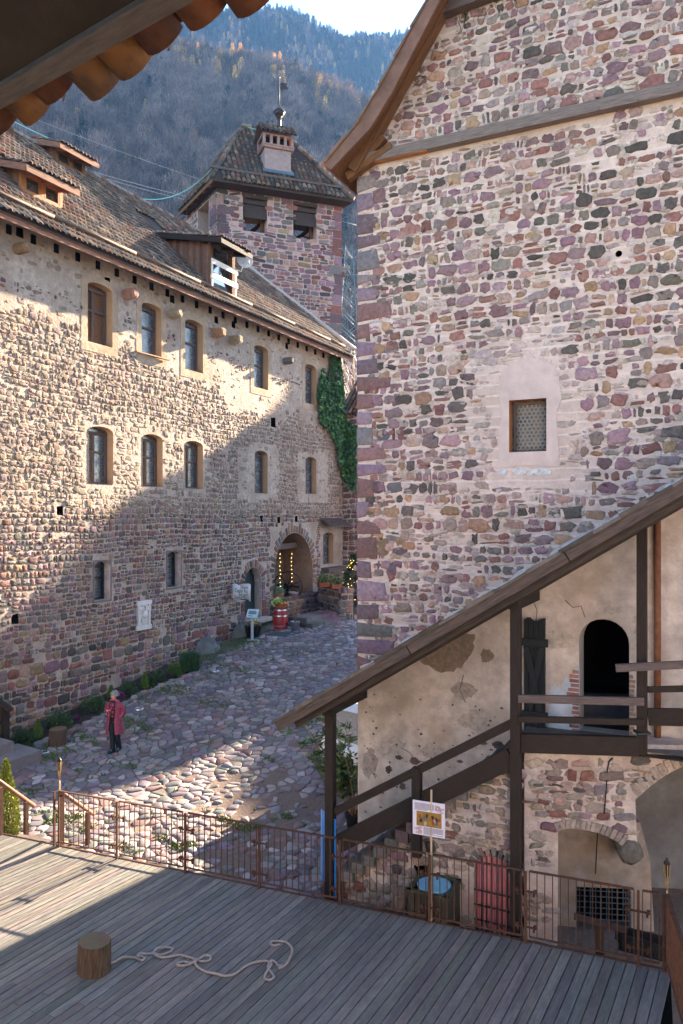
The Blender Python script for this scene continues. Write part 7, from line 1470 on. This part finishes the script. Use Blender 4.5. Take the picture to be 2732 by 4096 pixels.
# ================================================================== the woman walking across the cobbles
def build_person():
    base = gp(458, 3006); T = thing("person", base, "grey haired woman in long quilted burgundy coat and bright scarf walking on the cobbles", "person"); yaw = -.22; cy, sy_ = math.cos(yaw), math.sin(yaw); k = 1.0
    def W(p): return base + np.array((p[0] * cy - p[1] * sy_, p[0] * sy_ + p[1] * cy, p[2])) * k
    J = {}; E = []
    def jn(n, p, r, par=None): J[n] = (p, r, len(J)); (E.append((J[par][2], J[n][2])) if par else None)
    jn('pel', (0, 0, .90), .12); jn('sp', (0, 0, 1.06), .11, 'pel'); jn('ch', (0, .01, 1.22), .095, 'sp'); jn('nb', (0, .015, 1.37), .055, 'ch'); jn('nk', (-.005, .0, 1.42), .05, 'nb'); jn('jaw', (-.02, -.03, 1.475), .06, 'nk'); jn('hd', (-.015, -.01, 1.54), .082, 'jaw'); jn('tp', (-.01, .01, 1.60), .06, 'hd')
    for s, n in ((1, 'L'), (-1, 'R')):
        jn('sh' + n, (s * .155, .01, 1.30), .035, 'ch')
        el, wr, pa = ((.235, .07, 1.08), (.175, -.06, .93), (.12, -.05, .86)) if s > 0 else ((-.25, .02, 1.12), (-.13, -.17, 1.15), (-.085, -.185, 1.165))
        jn('el' + n, el, .042, 'sh' + n); jn('wr' + n, wr, .027, 'el' + n); jn('pa' + n, pa, .03, 'wr' + n)
        for i in range(4):
            o = (i - 1.5) * .017
            if s < 0: a = (pa[0] + .035, pa[1] - .012, pa[2] - o - .005); b = (a[0] + .030 - .004 * abs(i - 1), a[1] + .004, a[2] - .010); c = (b[0] + .018, b[1] + .018, b[2] - .012)
            else: a = (pa[0] + o, pa[1] - .02, pa[2] - .03); b = (a[0], a[1] - .01, a[2] - .03); c = (b[0], b[1] + .005, b[2] - .02)
            jn('f%d%s' % (i, n), a, .0095, 'pa' + n); jn('g%d%s' % (i, n), b, .0085, 'f%d%s' % (i, n)); jn('h%d%s' % (i, n), c, .007, 'g%d%s' % (i, n))
        th = ((pa[0] + .0, pa[1] - .02, pa[2] + .03), (pa[0] + .03, pa[1] - .03, pa[2] + .035)) if s < 0 else ((pa[0] - .03, pa[1] - .01, pa[2]), (pa[0] - .04, pa[1] - .02, pa[2] - .03)); jn('t0' + n, th[0], .011, 'pa' + n); jn('t1' + n, th[1], .009, 't0' + n)
        hp, kn, an, to = (((.085, .0, .84), (.075, .0, .48), (.075, .10, .085), (.09, -.04, .035)) if s > 0 else ((-.085, -.0, .84), (-.02, -.07, .47), (-.015, -.07, .08), (-.05, -.21, .03)))
        jn('hp' + n, hp, .088, 'pel'); jn('kn' + n, kn, .06, 'hp' + n); jn('an' + n, an, .042, 'kn' + n); jn('to' + n, to, .034, 'an' + n)
    me = bpy.data.meshes.new("body"); me.from_pydata([tuple(W(p) - base) for p, r, i in J.values()], E, []); o = bpy.data.objects.new("body", me); COL.objects.link(o); sk = o.modifiers.new("skin", 'SKIN'); sk.use_smooth_shade = True
    for (p, r, i) in J.values(): me.skin_vertices[0].data[i].radius = (r, r)
    me.skin_vertices[0].data[0].use_root = True; ss = o.modifiers.new("sub", 'SUBSURF'); ss.levels = ss.render_levels = 2
    dg = bpy.context.evaluated_depsgraph_get(); dg.update(); m2 = bpy.data.meshes.new_from_object(o.evaluated_get(dg)); bpy.data.objects.remove(o)
    skin = pmat("skin", (.52, .27, .19), .08, 10, .55, .05); m2.materials.clear(); m2.materials.append(skin); bo = bpy.data.objects.new("body", m2); COL.objects.link(bo); bo.parent = T; WL[bo.name] = base
    coat = pmat("coat_burgundy", (.23, .036, .072), .15, 12, .45, .15, 30, spec=.4); N_ = 30
    def loft(rings, mat, name, open_=0, par=bo, closed_top=False):
        V = []; Fs = []; K = N_
        for (c, rx, ry, op) in rings:
            for i in range(K + 1):
                a = -math.pi / 2 + op + (2 * math.pi - 2 * op) * i / K; V.append(W((c[0] + rx * math.cos(a), c[1] + ry * math.sin(a), c[2])))
        for j in range(len(rings) - 1):
            for i in range(K): Fs.append((j * (K + 1) + i, j * (K + 1) + i + 1, (j + 1) * (K + 1) + i + 1, (j + 1) * (K + 1) + i))
        m_ = MB(); m_.add(V, Fs, smooth=True); ob = m_.build(name, mat, par); sd = ob.modifiers.new("thick", 'SOLIDIFY'); sd.thickness = .018; sd.offset = -1; return ob
    rings = []
    for z in np.linspace(.50, 1.35, 70):
        t = (z - .5) / .85; rx = np.interp(z, [.5, .7, .95, 1.1, 1.25, 1.31, 1.35], [.245, .235, .205, .20, .21, .20, .13]); ry = np.interp(z, [.5, .7, .95, 1.1, 1.25, 1.31, 1.35], [.19, .185, .155, .145, .15, .13, .10]); q = .014 * abs(math.sin((z - .5) / .065 * math.pi)); op = np.interp(z, [.5, .8, 1.1, 1.35], [.42, .36, .30, .40]); rings.append(((0.0, .01, z), rx + q, ry + q, op))
    ct = loft(rings, coat, "coat")
    for n in 'LR':
        a, b, c = (np.array(J[x + n][0]) for x in ('sh', 'el', 'wr')); a = a + (0, 0, .0); pts = []; rr = []
        for i in range(24):
            t = i / 23; p = (a + (b - a) * (t * 2)) if t < .5 else (b + (c - b) * ((t - .5) * 2)); pts.append(W(p)); rr.append((.082 - .026 * t) + .008 * abs(math.sin(t * 10 * math.pi)))
        s = MB(); s.tube(pts, rr, 12); s.build("sleeve", coat, bo)
    col = MB(); col.tube([W((.10 * math.cos(t), .02 + .085 * math.sin(t), 1.36 + .02 * math.sin(t))) for t in np.linspace(-1.0, math.pi + 1.0, 14)], .03, 8); col.build("collar", coat, bo)
    tro = pmat("trousers", (.010, .012, .018), .3, 8, .8, .2); tr = MB()
    for n in 'LR':
        a, b, c = (np.array(J[x + n][0]) for x in ('hp', 'kn', 'an')); tr.tube([W(a + (0, 0, .10)), W(a), W((a + b) / 2), W(b), W((b + c) / 2), W(c + (0, 0, .02)), W(c + (0, -.01, -.045))], [.10, .108, .095, .078, .072, .07, .072], 14)
    tr.build("trousers", tro, bo); jm = MB(); jm.tube([W((0, -.02, z)) for z in (.86, 1.0, 1.15, 1.3)], [.15, .14, .14, .10], 14); jm.build("jumper", tro, bo)
    sh = MB()
    for n in 'LR':
        c, d = np.array(J['an' + n][0]), np.array(J['to' + n][0]); sh.tube([W(c + (0, .03, -.045)), W((c + d) / 2 + (0, 0, -.02)), W(d + (0, 0, .012)), W(d + (0, -.05, .006))], [.044, .05, .048, .025], 10)
    sh.build("shoes", pmat("shoe_teal", (.012, .05, .06), .2, 8, .6, .1), bo)
    def scarfmat():
        m, t, N, L, B = newmat("scarf_print"); co = N.new("ShaderNodeTexCoord"); n1 = N.new("ShaderNodeTexNoise"); n1.inputs['Scale'].default_value = 17; n1.inputs['Detail'].default_value = 1.5; L.new(co.outputs['Object'], n1.inputs[0]); r = N.new("ShaderNodeValToRGB"); r.color_ramp.interpolation = 'CONSTANT'; e = r.color_ramp.elements; e[0].color = (.02, .012, .02, 1); e[1].position = .54; e[1].color = (.75, .05, .10, 1); q = e.new(.62); q.color = (.02, .015, .03, 1); q = e.new(.66); q.color = (.35, .3, .33, 1); q = e.new(.7); q.color = (.03, .05, .4, 1); L.new(n1.outputs[0], r.inputs[0]); L.new(r.outputs[0], B.inputs['Base Color']); B.inputs['Roughness'].default_value = .8; return m
    sm = scarfmat(); sf = MB(); sf.tube([W((.085 * math.cos(t), -.005 + .095 * math.sin(t), 1.39 - .02 * math.sin(t))) for t in np.linspace(0, 2 * math.pi, 16)], .04, 8, cap=False)
    for x, zb in ((-.045, .98), (.035, 1.0)): sf.tube([W((x * .8, -.10, 1.36)), W((x, -.165, 1.26)), W((x, -.19, 1.12)), W((x * 1.3, -.20, zb))], [.04, .048, .05, .062], 10)
    sf.build("scarf", sm, bo)
    hair = pmat("grey_hair", (.23, .23, .245), .4, 25, .7, .9, 45, bdist=.02); h = MB(); rng = np.random.default_rng(2); hb = MB(); V = []; K = 16
    hb.ball(W((-.008, .022, 1.565)), (.102, .10, .093), 16, 10); rg = random.Random(5)
    for i in range(46):
        a = rg.uniform(0, 6.28); e = rg.uniform(-.5, 1.5); d = np.array((math.cos(a) * math.cos(e), math.sin(a) * math.cos(e), math.sin(e)))
        if d[1] < -.35 and d[2] < .55: continue
        q = W(np.array((-.008, .02, 1.56)) + d * (.10, .10, .09)); hb.ball(q, rg.uniform(.02, .034), 7, 5)
    hb.build("hair", hair, bo)
    fc = MB(); hc = np.array((-.018, -.012, 1.53)); nz = hc + (-.02, -.088, -.012); fc.tube([W(hc + (-.014, -.078, .025)), W(nz), W(nz + (.002, .012, -.012))], [.007, .015, .012], 7); fc.build("nose", skin, bo)
    ey = MB(); 
    for s in (-1, 1): ey.ball(W(hc + (s * .03 - .012, -.073, .02)), (.011, .008, .006), 7, 5)
    ey.build("eyes", M['ink'], bo); br = MB()
    for s in (-1, 1): br.tube([W(hc + (s * .018 - .012, -.078, .036)), W(hc + (s * .048 - .01, -.066, .036))], .005, 5)
    br.build("eyebrows", hair, bo); mo = MB(); mo.tube([W(hc + (-.032, -.077, -.042)), W(hc + (-.014, -.082, -.041)), W(hc + (.008, -.076, -.042))], .006, 5); mo.build("mouth", plain("lips", (.36, .09, .08), .5), bo)
    er = MB()
    for s in (-1, 1): er.ball(W((s * .088 - .012, .0, 1.53)), (.014, .02, .028), 7, 5)
    er.build("ears", skin, bo)
build_person()
# ================================================================== the house we look out of: tiled eave above, plastered wall behind
def build_gallery():
    rng = np.random.default_rng(101); e = np.array((.815, -.579, 0)); o = np.array((.579, .815, -.40)); o /= np.linalg.norm(o); E = P(500, 262, 2.9); n = np.cross(e, o); n = n if n[2] > 0 else -n
    T = thing("gallery_house", E - o * 3, "shadowed tiled roof overhang with timber fascia at the top left corner", "roof overhang"); tm = pmat("eave_tile", (1, 1, 1), .7, 7, .9, .9, 24, attr=True, tint=(1.0, .85, .42), tscale=7, tamt=.7, bdist=.01); pitch = .212; lo = MB(); up_ = MB(); seg = 9
    for i in range(-36, 16):
        s0 = i * pitch + rng.normal(0, .008); ext = rng.normal(0, .022); c = np.array(((.14, .055, .03), (.105, .042, .026), (.16, .08, .036), (.125, .07, .042))[rng.integers(0, 4)]) * rng.uniform(.8, 1.2)
        for mb_, sg, sh, cc in ((lo, -1, 0, c), (up_, 1, pitch / 2, np.array((.17, .09, .06)) * rng.uniform(.7, 1.3))):
            for row in range(3):
                t = np.linspace(0, math.pi, seg); V = []; 
                for dd, rr in ((.02 + ext - row * .38, .083), (.02 + ext - row * .38, .097), (-.42 - row * .38, .088), (-.42 - row * .38, .074)):
                    for a in t: V.append(E + e * (s0 + sh + rr * math.cos(a)) + o * dd + n * (sg * rr * math.sin(a) * .85 + (.02 if sg > 0 else .05) + row * .012))
                Fs = [(r * seg + k, r * seg + k + 1, (r + 1) * seg + k + 1, (r + 1) * seg + k) for r in range(3) for k in range(seg - 1)]
                mb_.add(V, Fs, cc, 0, None, True)
    lo.build("channel_tiles", tm, T); up_.build("cover_tiles", tm, T)
    fb = MB(); A, B = E - e * 8, E + e * 3.4; fb.beam(A - o * .175 - n * .085, B - o * .175 - n * .085, .07, .11, up=n); fb.build("fascia", pmat("old_fascia", (.10, .085, .075), .35, 4, .9, .6, 10, grain=(1.5, 12, 12)), T)
    sf = MB(); V = [A - o * .2 - n * .10, B - o * .2 - n * .10, B - o * 6 - n * .10, A - o * 6 - n * .10]; sf.add(V + [p + n * .05 for p in V], [(0, 1, 2, 3), (7, 6, 5, 4)]); sf.build("soffit", pmat("soffit_boards", (.03, .022, .017), .4, 3, .9, .4, 8), T)
    f = Frame((0, -1.1, 0), (.891, -.454), (.454, .891)); w_ = MB(); w_.slab(f, [(-16, -1), (12, -1), (12, 8.4), (-16, 8.4)], -.5, 0); w_.build("wall", pmat("gallery_plaster", (.48, .44, .41), .12, 2, .95, .4, 16), T)
build_gallery()

# ================================================================== hills, forest, air
NR = ([-900, -300, 0, 300, 536, 680, 804, 973, 1071, 1188, 1250, 1400, 1600, 1800, 2000, 2500, 3200], [150, 120, 130, 170, 215, 225, 255, 285, 300, 330, 372, 430, 520, 700, 1500, 2000, 2100])
FRG = ([-1200, 0, 500, 700, 845, 931, 1054, 1152, 1214, 1287, 1337, 1380, 1435, 1533, 1631, 1750, 1950, 2300, 2800], [-60, 20, 60, 110, 95, 66, 62, 62, 88, 138, 150, 186, 172, 168, 160, 170, 1400, 1950, 2000])
def ridge(tab, u): return np.interp(u, *tab)
def hillpt(tab, u, t, Y0, Y1, z0, bulge, k):
    Y = Y0 + (Y1 - Y0) * t; zr = CZ + (VH - ridge(tab, u)) / F * Y1; s = np.where(t <= 1, t ** bulge, 1 - (t - 1) * .8)
    X = (u - UC) / F * (Y1 * .55 + Y * .45); Z = z0 + (zr - z0) * s; a = np.sin(np.pi * np.clip(t, 0, 1)) * (Y1 * .022)
    return X, Y, Z + a * wob(X / Y1 * 14, t * 3.4, 1.0, k) + a * .5 * wob(X / Y1 * 33, t * 9, 1.0, k + 2)
def build_hill(name, tab, Y0, Y1, z0, bulge, k, mat, u0, u1):
    U, Tt = np.meshgrid(np.linspace(u0, u1, 110), np.linspace(0, 1.3, 70), indexing='ij'); X, Y, Z = hillpt(tab, U, Tt, Y0, Y1, z0, bulge, k); n, m = U.shape; I, J = np.meshgrid(np.arange(n - 1), np.arange(m - 1), indexing='ij'); b = (I * m + J).ravel(); mb = MB()
    mb.add(np.stack([X, Y, Z], -1).reshape(-1, 3), np.stack([b, b + m, b + m + 1, b + 1], 1), smooth=True); tag(mb.build(name, mat), kind='structure')
HM = pmat("hill_soil", (.075, .062, .045), .4, .08, .95, .6, .3, tint=(.05, .06, .03), tscale=.03, bdist=1.5)
build_hill("hill", NR, 100, 380, -35, 1.0, 1, HM, -900, 2100); build_hill("mountain", FRG, 420, 900, 60, .95, 4, HM, -1200, 2000)
def forestmat():
    m, t, N, L, B = newmat("forest_tree"); a = N.new("ShaderNodeAttribute"); a.attribute_name = "col"; oi = N.new("ShaderNodeObjectInfo"); r = N.new("ShaderNodeMapRange"); r.inputs[3].default_value = .35; r.inputs[4].default_value = 1.9; L.new(oi.outputs['Random'], r.inputs[0]); mm = N.new("ShaderNodeMix"); mm.data_type = 'RGBA'; mm.blend_type = 'MULTIPLY'; mm.inputs[0].default_value = 1; L.new(a.outputs['Color'], mm.inputs[6]); L.new(r.outputs[0], mm.inputs[7]); L.new(mm.outputs[2], B.inputs['Base Color']); B.inputs['Roughness'].default_value = .8; B.inputs['Specular IOR Level'].default_value = .15; return m
FM = forestmat()
def tree_mesh(kind, seed):
    rng = np.random.default_rng(seed); mb = MB(); h = 10
    if kind == 'bare':
        mb.tube([(0, 0, -1), (.1, 0, 4), (.2, .1, 8.5)], [.17, .12, .04], 5, (.16, .14, .125)); n = 460; a = rng.uniform(0, 2 * np.pi, n); z = rng.uniform(3.0, 8.6, n); r = rng.uniform(0, 1, n) ** .6 * 2.9 * np.sin(np.clip((z - 2.2) / 8, 0, 1) * np.pi) ** .6; Pt = np.stack([r * np.cos(a), r * np.sin(a), z], 1); D = np.stack([np.cos(a) * .45, np.sin(a) * .45, np.full(n, 1.0)], 1)
        leaves(mb, Pt, 1.7, [(.085, .06, .055), (.12, .08, .065), (.06, .05, .05), (.15, .10, .075)], rng, D, .055, .35)
    elif kind == 'rust':
        mb.tube([(0, 0, -1), (.1, 0, 6)], [.16, .08], 5, (.12, .1, .085)); n = 420; d = rng.normal(size=(n, 3)); d /= np.linalg.norm(d, axis=1)[:, None]; Pt = d * np.array((2.7, 2.7, 3.0)) * rng.uniform(.3, 1, (n, 1)) ** .5 * (1 + .2 * np.sin(d[:, :1] * 6)) + (0, 0, 5.6); leaves(mb, Pt, .75, [(.19, .10, .05), (.24, .14, .06), (.14, .09, .06)], rng, None, .5)
    elif kind == 'pine':
        mb.tube([(0, 0, -1), (0, 0, 10.5)], [.16, .03], 5, (.09, .07, .06)); n = 620; z = rng.uniform(0, 1, n) ** 1.2; a = rng.uniform(0, 2 * np.pi, n); r = (1 - z) ** .85 * 2.2 * rng.uniform(.25, 1, n) * (.8 + .25 * np.sin(z * 42)) + .08; Pt = np.stack([r * np.cos(a), r * np.sin(a), 1.6 + z * 9.4 - r * .25], 1); D = np.stack([np.cos(a), np.sin(a), np.full(n, -.25)], 1); leaves(mb, Pt, .75, [(.012, .032, .018), (.018, .045, .02), (.01, .024, .015)], rng, D, .42, .3)
    else:
        mb.tube([(0, 0, -1), (0, 0, 12)], [.13, .02], 5, (.12, .1, .08)); n = 420; z = rng.uniform(0, 1, n); a = rng.uniform(0, 2 * np.pi, n); r = (1 - z) ** .8 * 1.7 * rng.uniform(.2, 1, n) + .05; Pt = np.stack([r * np.cos(a), r * np.sin(a), 2.4 + z * 9.6 - r * .2], 1); D = np.stack([np.cos(a), np.sin(a), np.full(n, .1)], 1); leaves(mb, Pt, .6, [(.36, .21, .06), (.28, .17, .07), (.40, .27, .10)], rng, D, .35, .35)
    ob = mb.build("forest_tree", FM); COL.objects.unlink(ob); return ob
def forest(name, lab, cat, kinds, pts, seed, smin, smax):
    rng = np.random.default_rng(seed); col = bpy.data.collections.new("trees_" + name + str(seed))
    for i, k in enumerate(kinds): col.objects.link(tree_mesh(k, seed * 10 + i))
    me = bpy.data.meshes.new(name); me.from_pydata([tuple(p) for p in pts], [], []); o = bpy.data.objects.new(name, me); COL.objects.link(o); tag(o, lab, cat, kind='stuff')
    ng = bpy.data.node_groups.new("plant_" + name, 'GeometryNodeTree'); ng.interface.new_socket("Geometry", in_out='INPUT', socket_type='NodeSocketGeometry'); ng.interface.new_socket("Geometry", in_out='OUTPUT', socket_type='NodeSocketGeometry'); N = ng.nodes; L = ng.links
    gi, go = N.new('NodeGroupInput'), N.new('NodeGroupOutput'); ip = N.new('GeometryNodeInstanceOnPoints'); ci = N.new('GeometryNodeCollectionInfo'); ci.inputs[0].default_value = col; ci.inputs['Separate Children'].default_value = True; ci.inputs['Reset Children'].default_value = True
    ip.inputs['Pick Instance'].default_value = True; rs = N.new('FunctionNodeRandomValue'); rs.data_type = 'FLOAT'; rs.inputs[2].default_value = smin; rs.inputs[3].default_value = smax
    rr = N.new('FunctionNodeRandomValue'); rr.data_type = 'FLOAT_VECTOR'; rr.inputs[0].default_value = (-.06, -.06, 0); rr.inputs[1].default_value = (.06, .06, 6.28)
    L.new(gi.outputs[0], ip.inputs['Points']); L.new(ci.outputs[0], ip.inputs['Instance']); L.new(rs.outputs[1], ip.inputs['Scale']); L.new(rr.outputs[0], ip.inputs['Rotation']); L.new(ip.outputs[0], go.inputs[0]); md = o.modifiers.new("plant", 'NODES'); md.node_group = ng
def scatter(tab, n, Y0, Y1, z0, bulge, k, u0, u1, t0, t1, rng):
    u = rng.uniform(u0, u1, n); t = t0 + (t1 - t0) * np.sqrt(rng.uniform(0, 1, n)); k_ = u < 1900; u, t = u[k_], t[k_]; X, Y, Z = hillpt(tab, u, t, Y0, Y1, z0, bulge, k); return u, t, np.stack([X, Y, Z], 1)
rng = np.random.default_rng(111); u, t, pts = scatter(NR, 6200, 100, 380, -35, 1.0, 1, -500, 2000, .12, 1.02, rng); c = wob(u * .012, t * 7, 1.0, 2) + rng.normal(0, .45, len(u))
top = (t > .86) & (wob(u * .02, t * 3, 1, 6) + rng.normal(0, .3, len(u)) > .25)
pine = (~top) & ((c > .75) | ((t < .5) & (u < 700) & (c > .45))); rust = (~top) & ~pine & (rng.random(len(u)) < .10)
forest("forest", "bare purple brown winter woodland covering the nearer hillside", "forest", ['bare'] * 4, pts[~top & ~pine & ~rust], 1, .75, 1.35)
forest("forest", "dark green evergreens scattered through the nearer hillside", "forest", ['pine'] * 2, pts[pine], 2, .6, 1.15); forest("forest", "russet and yellow trees scattered on the nearer hillside", "forest", ['rust', 'rust', 'larch'], pts[rust], 3, .6, .95); forest("forest", "pale golden larches along the shoulder of the nearer hill", "forest", ['larch', 'larch', 'bare'], pts[top], 4, .8, 1.25)
u, t, pts = scatter(FRG, 9000, 420, 900, 60, .95, 4, -300, 2000, .25, 1.02, rng); c = wob(u * .01, t * 6, 1.0, 7) + rng.normal(0, .4, len(u)); pine = (c > -.15) | (t > .97)
forest("forest", "dark blue evergreen forest on the far mountain up to its skyline", "forest", ['pine'] * 3, pts[pine], 5, .8, 1.5); forest("forest", "bare woodland patches on the far mountain", "forest", ['bare', 'bare', 'larch'], pts[~pine], 6, .8, 1.4)

# unseen hill, added and shaped to throw the court into shade
def build_shadow_caster():
    sh = np.array((math.sin(ROT), math.cos(ROT))); pd = np.array((-sh[1], sh[0])); tn = math.tan(EL); Q = 60
    def pz(x, y, z): return (x * pd[0] + y * pd[1], z + tn * (Q - (x * sh[0] + y * sh[1])))
    pts = [pz(*q) for q in ((-1.58, 16.27, -.3), (-3.4, 19.94, -.3), (-5.94, 17.85, -.3), (-9.66, 21.45, 3.1), (-7.54, 25.6, 6.6), (-5.25, 30.1, 8.56), (-2.85, 34.8, 11.3), (-1.78, 36.9, 14.0))]
    p0, p1 = pts[0], pts[-1]; prof = [(p0[0] - 8, p0[1] - 2), (p0[0] - 3, p0[1] - .5)] + pts + [(p1[0] + .25, p1[1] - .5), (p1[0] + .5, p1[1] - 2.4), (p1[0] + .9, p1[1] - 1.2), (p1[0] + 2.5, p1[1] - .6), (p1[0] + 6, p1[1] - 6), (p1[0] + 11, 6)]
    prof.sort()
    rg = random.Random(4); mb = MB(); V = []; ps = np.linspace(prof[0][0], prof[-1][0], 130)
    for p in ps:
        z = np.interp(p, [a for a, _ in prof], [b for _, b in prof]) + rg.uniform(-.18, .18)
        for q, zz in ((50, -6), (56, z * .6), (60, z), (61.5, z * .98), (72, z * .4), (86, -8)): V.append((p * pd[0] + q * sh[0], p * pd[1] + q * sh[1], zz))
    mb.add(V, [(i * 6 + k, i * 6 + 6 + k, i * 6 + 7 + k, i * 6 + 1 + k) for i in range(len(ps) - 1) for k in range(5)], smooth=True); tag(mb.build("shadow_caster", HM), kind='structure')
build_shadow_caster()
# cables and the pylon in the gap
def cable(lab, A, B, sag, r, mat, grp):
    pts = [np.array(A) * (1 - t) + np.array(B) * t - UP * sag * 4 * t * (1 - t) for t in np.linspace(0, 1, 22)]; m_ = MB(); m_.tube(pts, r, 5); tag(m_.build("cable", mat), lab, "cable", grp)
cm = plain("cable_grey", (.30, .32, .36), .6); teal = plain("cable_teal", (.25, .60, .56), .5)
for lab, u0, v0, u1, v1 in (("upper power line crossing in front of the wooded hillside", 60, 420, 830, 690), ("middle power line crossing the hillside lower down", 250, 625, 800, 760), ("lower power line close beneath the middle one", 260, 640, 800, 775)):
    A, B = P(u0, v0, 80), P(u1, v1, 95); d = B - A; cable(lab, A - d * .4, B + d * 1.1, 1.2, .022, cm, "power lines over the hillside")
t0_ = P(968, 500, 43.3); cable("pale teal lightning cable sagging from the house ridge to the tower top", LW.w(9.0, RIDGE_Z + .6, RIDGE_D), t0_, 3.2, .02, teal, "teal lightning cables"); cable("pale teal lightning cable running along the house ridge", LW.w(0, RIDGE_Z + .6, RIDGE_D), LW.w(9.0, RIDGE_Z + .6, RIDGE_D), .2, .02, teal, "teal lightning cables"); cable("short teal cable from the tower ridge corner to the weather vane", t0_, P(1115, 520, 43.7), .15, .025, teal, "teal lightning cables")
def build_pylon():
    Y = 105; base = P(1395, 1560, Y); T = thing("pylon", base, "distant steel lattice pylon with teal insulators between the tower and the gable house", "pylon"); m_ = MB(); H_ = (1560 - 985) / F * Y; n = 9
    def leg(i, k): s = 1.7 * (1 - .72 * k / n); return base + np.array((s * (1 if i in (0, 1) else -1), s * (1 if i in (0, 3) else -1), H_ * k / n))
    for i in range(4):
        m_.tube([leg(i, k) for k in range(n + 1)], .07, 4)
        for k in range(n): j = (i + 1) % 4; m_.tube([leg(i, k), leg(j, k + 1)], .04, 4); m_.tube([leg(j, k), leg(i, k + 1)], .04, 4)
    for z in (.80, .92): m_.tube([base + UP * H_ * z + (-2.6, 0, 0), base + UP * H_ * z + (2.6, 0, 0)], .07, 4)
    m_.build("lattice", plain("pylon_steel", (.13, .17, .19), .6), T); ins = MB()
    for z in (.80, .92):
        for x in (-2.4, -1.3, 1.3, 2.4): ins.lathe([(.10, 0), (.17, -.25), (.10, -.5), (.17, -.75), (.1, -1.0)], base + UP * H_ * z + (x, 0, 0), 8)
    ins.build("insulators", plain("insulator_teal", (.10, .55, .55), .3), T)
build_pylon()
def build_baretree():
    rng = np.random.default_rng(5); c = P(1412, 1500, 52); c[2] -= 1; T = thing("bare_tree", c, "pale sunlit bare tree top in the gap right of the tower", "tree"); t = MB(); t.tube([c - UP * 6, c, c + UP * 1.5], [.16, .12, .06], 6); t.build("trunk", M['bark_pale'], T); k = MB(); n = 900; a = rng.uniform(0, 6.28, n); z = rng.uniform(-1.2, 2.6, n); r = rng.uniform(0, 1, n) ** .7 * 1.35; leaves(k, c + np.stack([r * np.cos(a), r * np.sin(a), z], 1), .7, [(.45, .40, .36), (.36, .30, .28)], rng, np.stack([np.cos(a) * .5, np.sin(a) * .5, np.ones(n)], 1), .035, .4); k.build("crown", M['leaf'], T)
build_baretree()

# ------------------------------------------------------------------ the blue air of the valley
def build_haze():
    mb = MB(); x0, x1, y0, y1, z0, z1 = -1000, 215, -70, 1250, -160, 620; V = [(x, y, z) for z in (z0, z1) for x, y in ((x0, y0), (x1, y0), (x1, y1), (x0, y1))]; mb.add(V, [(3, 2, 1, 0), (4, 5, 6, 7), (0, 1, 5, 4), (1, 2, 6, 5), (2, 3, 7, 6), (3, 0, 4, 7)])
    m = bpy.data.materials.new("haze"); m.use_nodes = True; N = m.node_tree.nodes; N.remove(N["Principled BSDF"]); v = N.new("ShaderNodeVolumePrincipled"); v.inputs['Color'].default_value = (.22, .48, 1.0, 1); v.inputs['Density'].default_value = .00018; m.node_tree.links.new(v.outputs[0], N["Material Output"].inputs['Volume'])
    tag(mb.build("haze", m), kind='stuff')
build_haze()
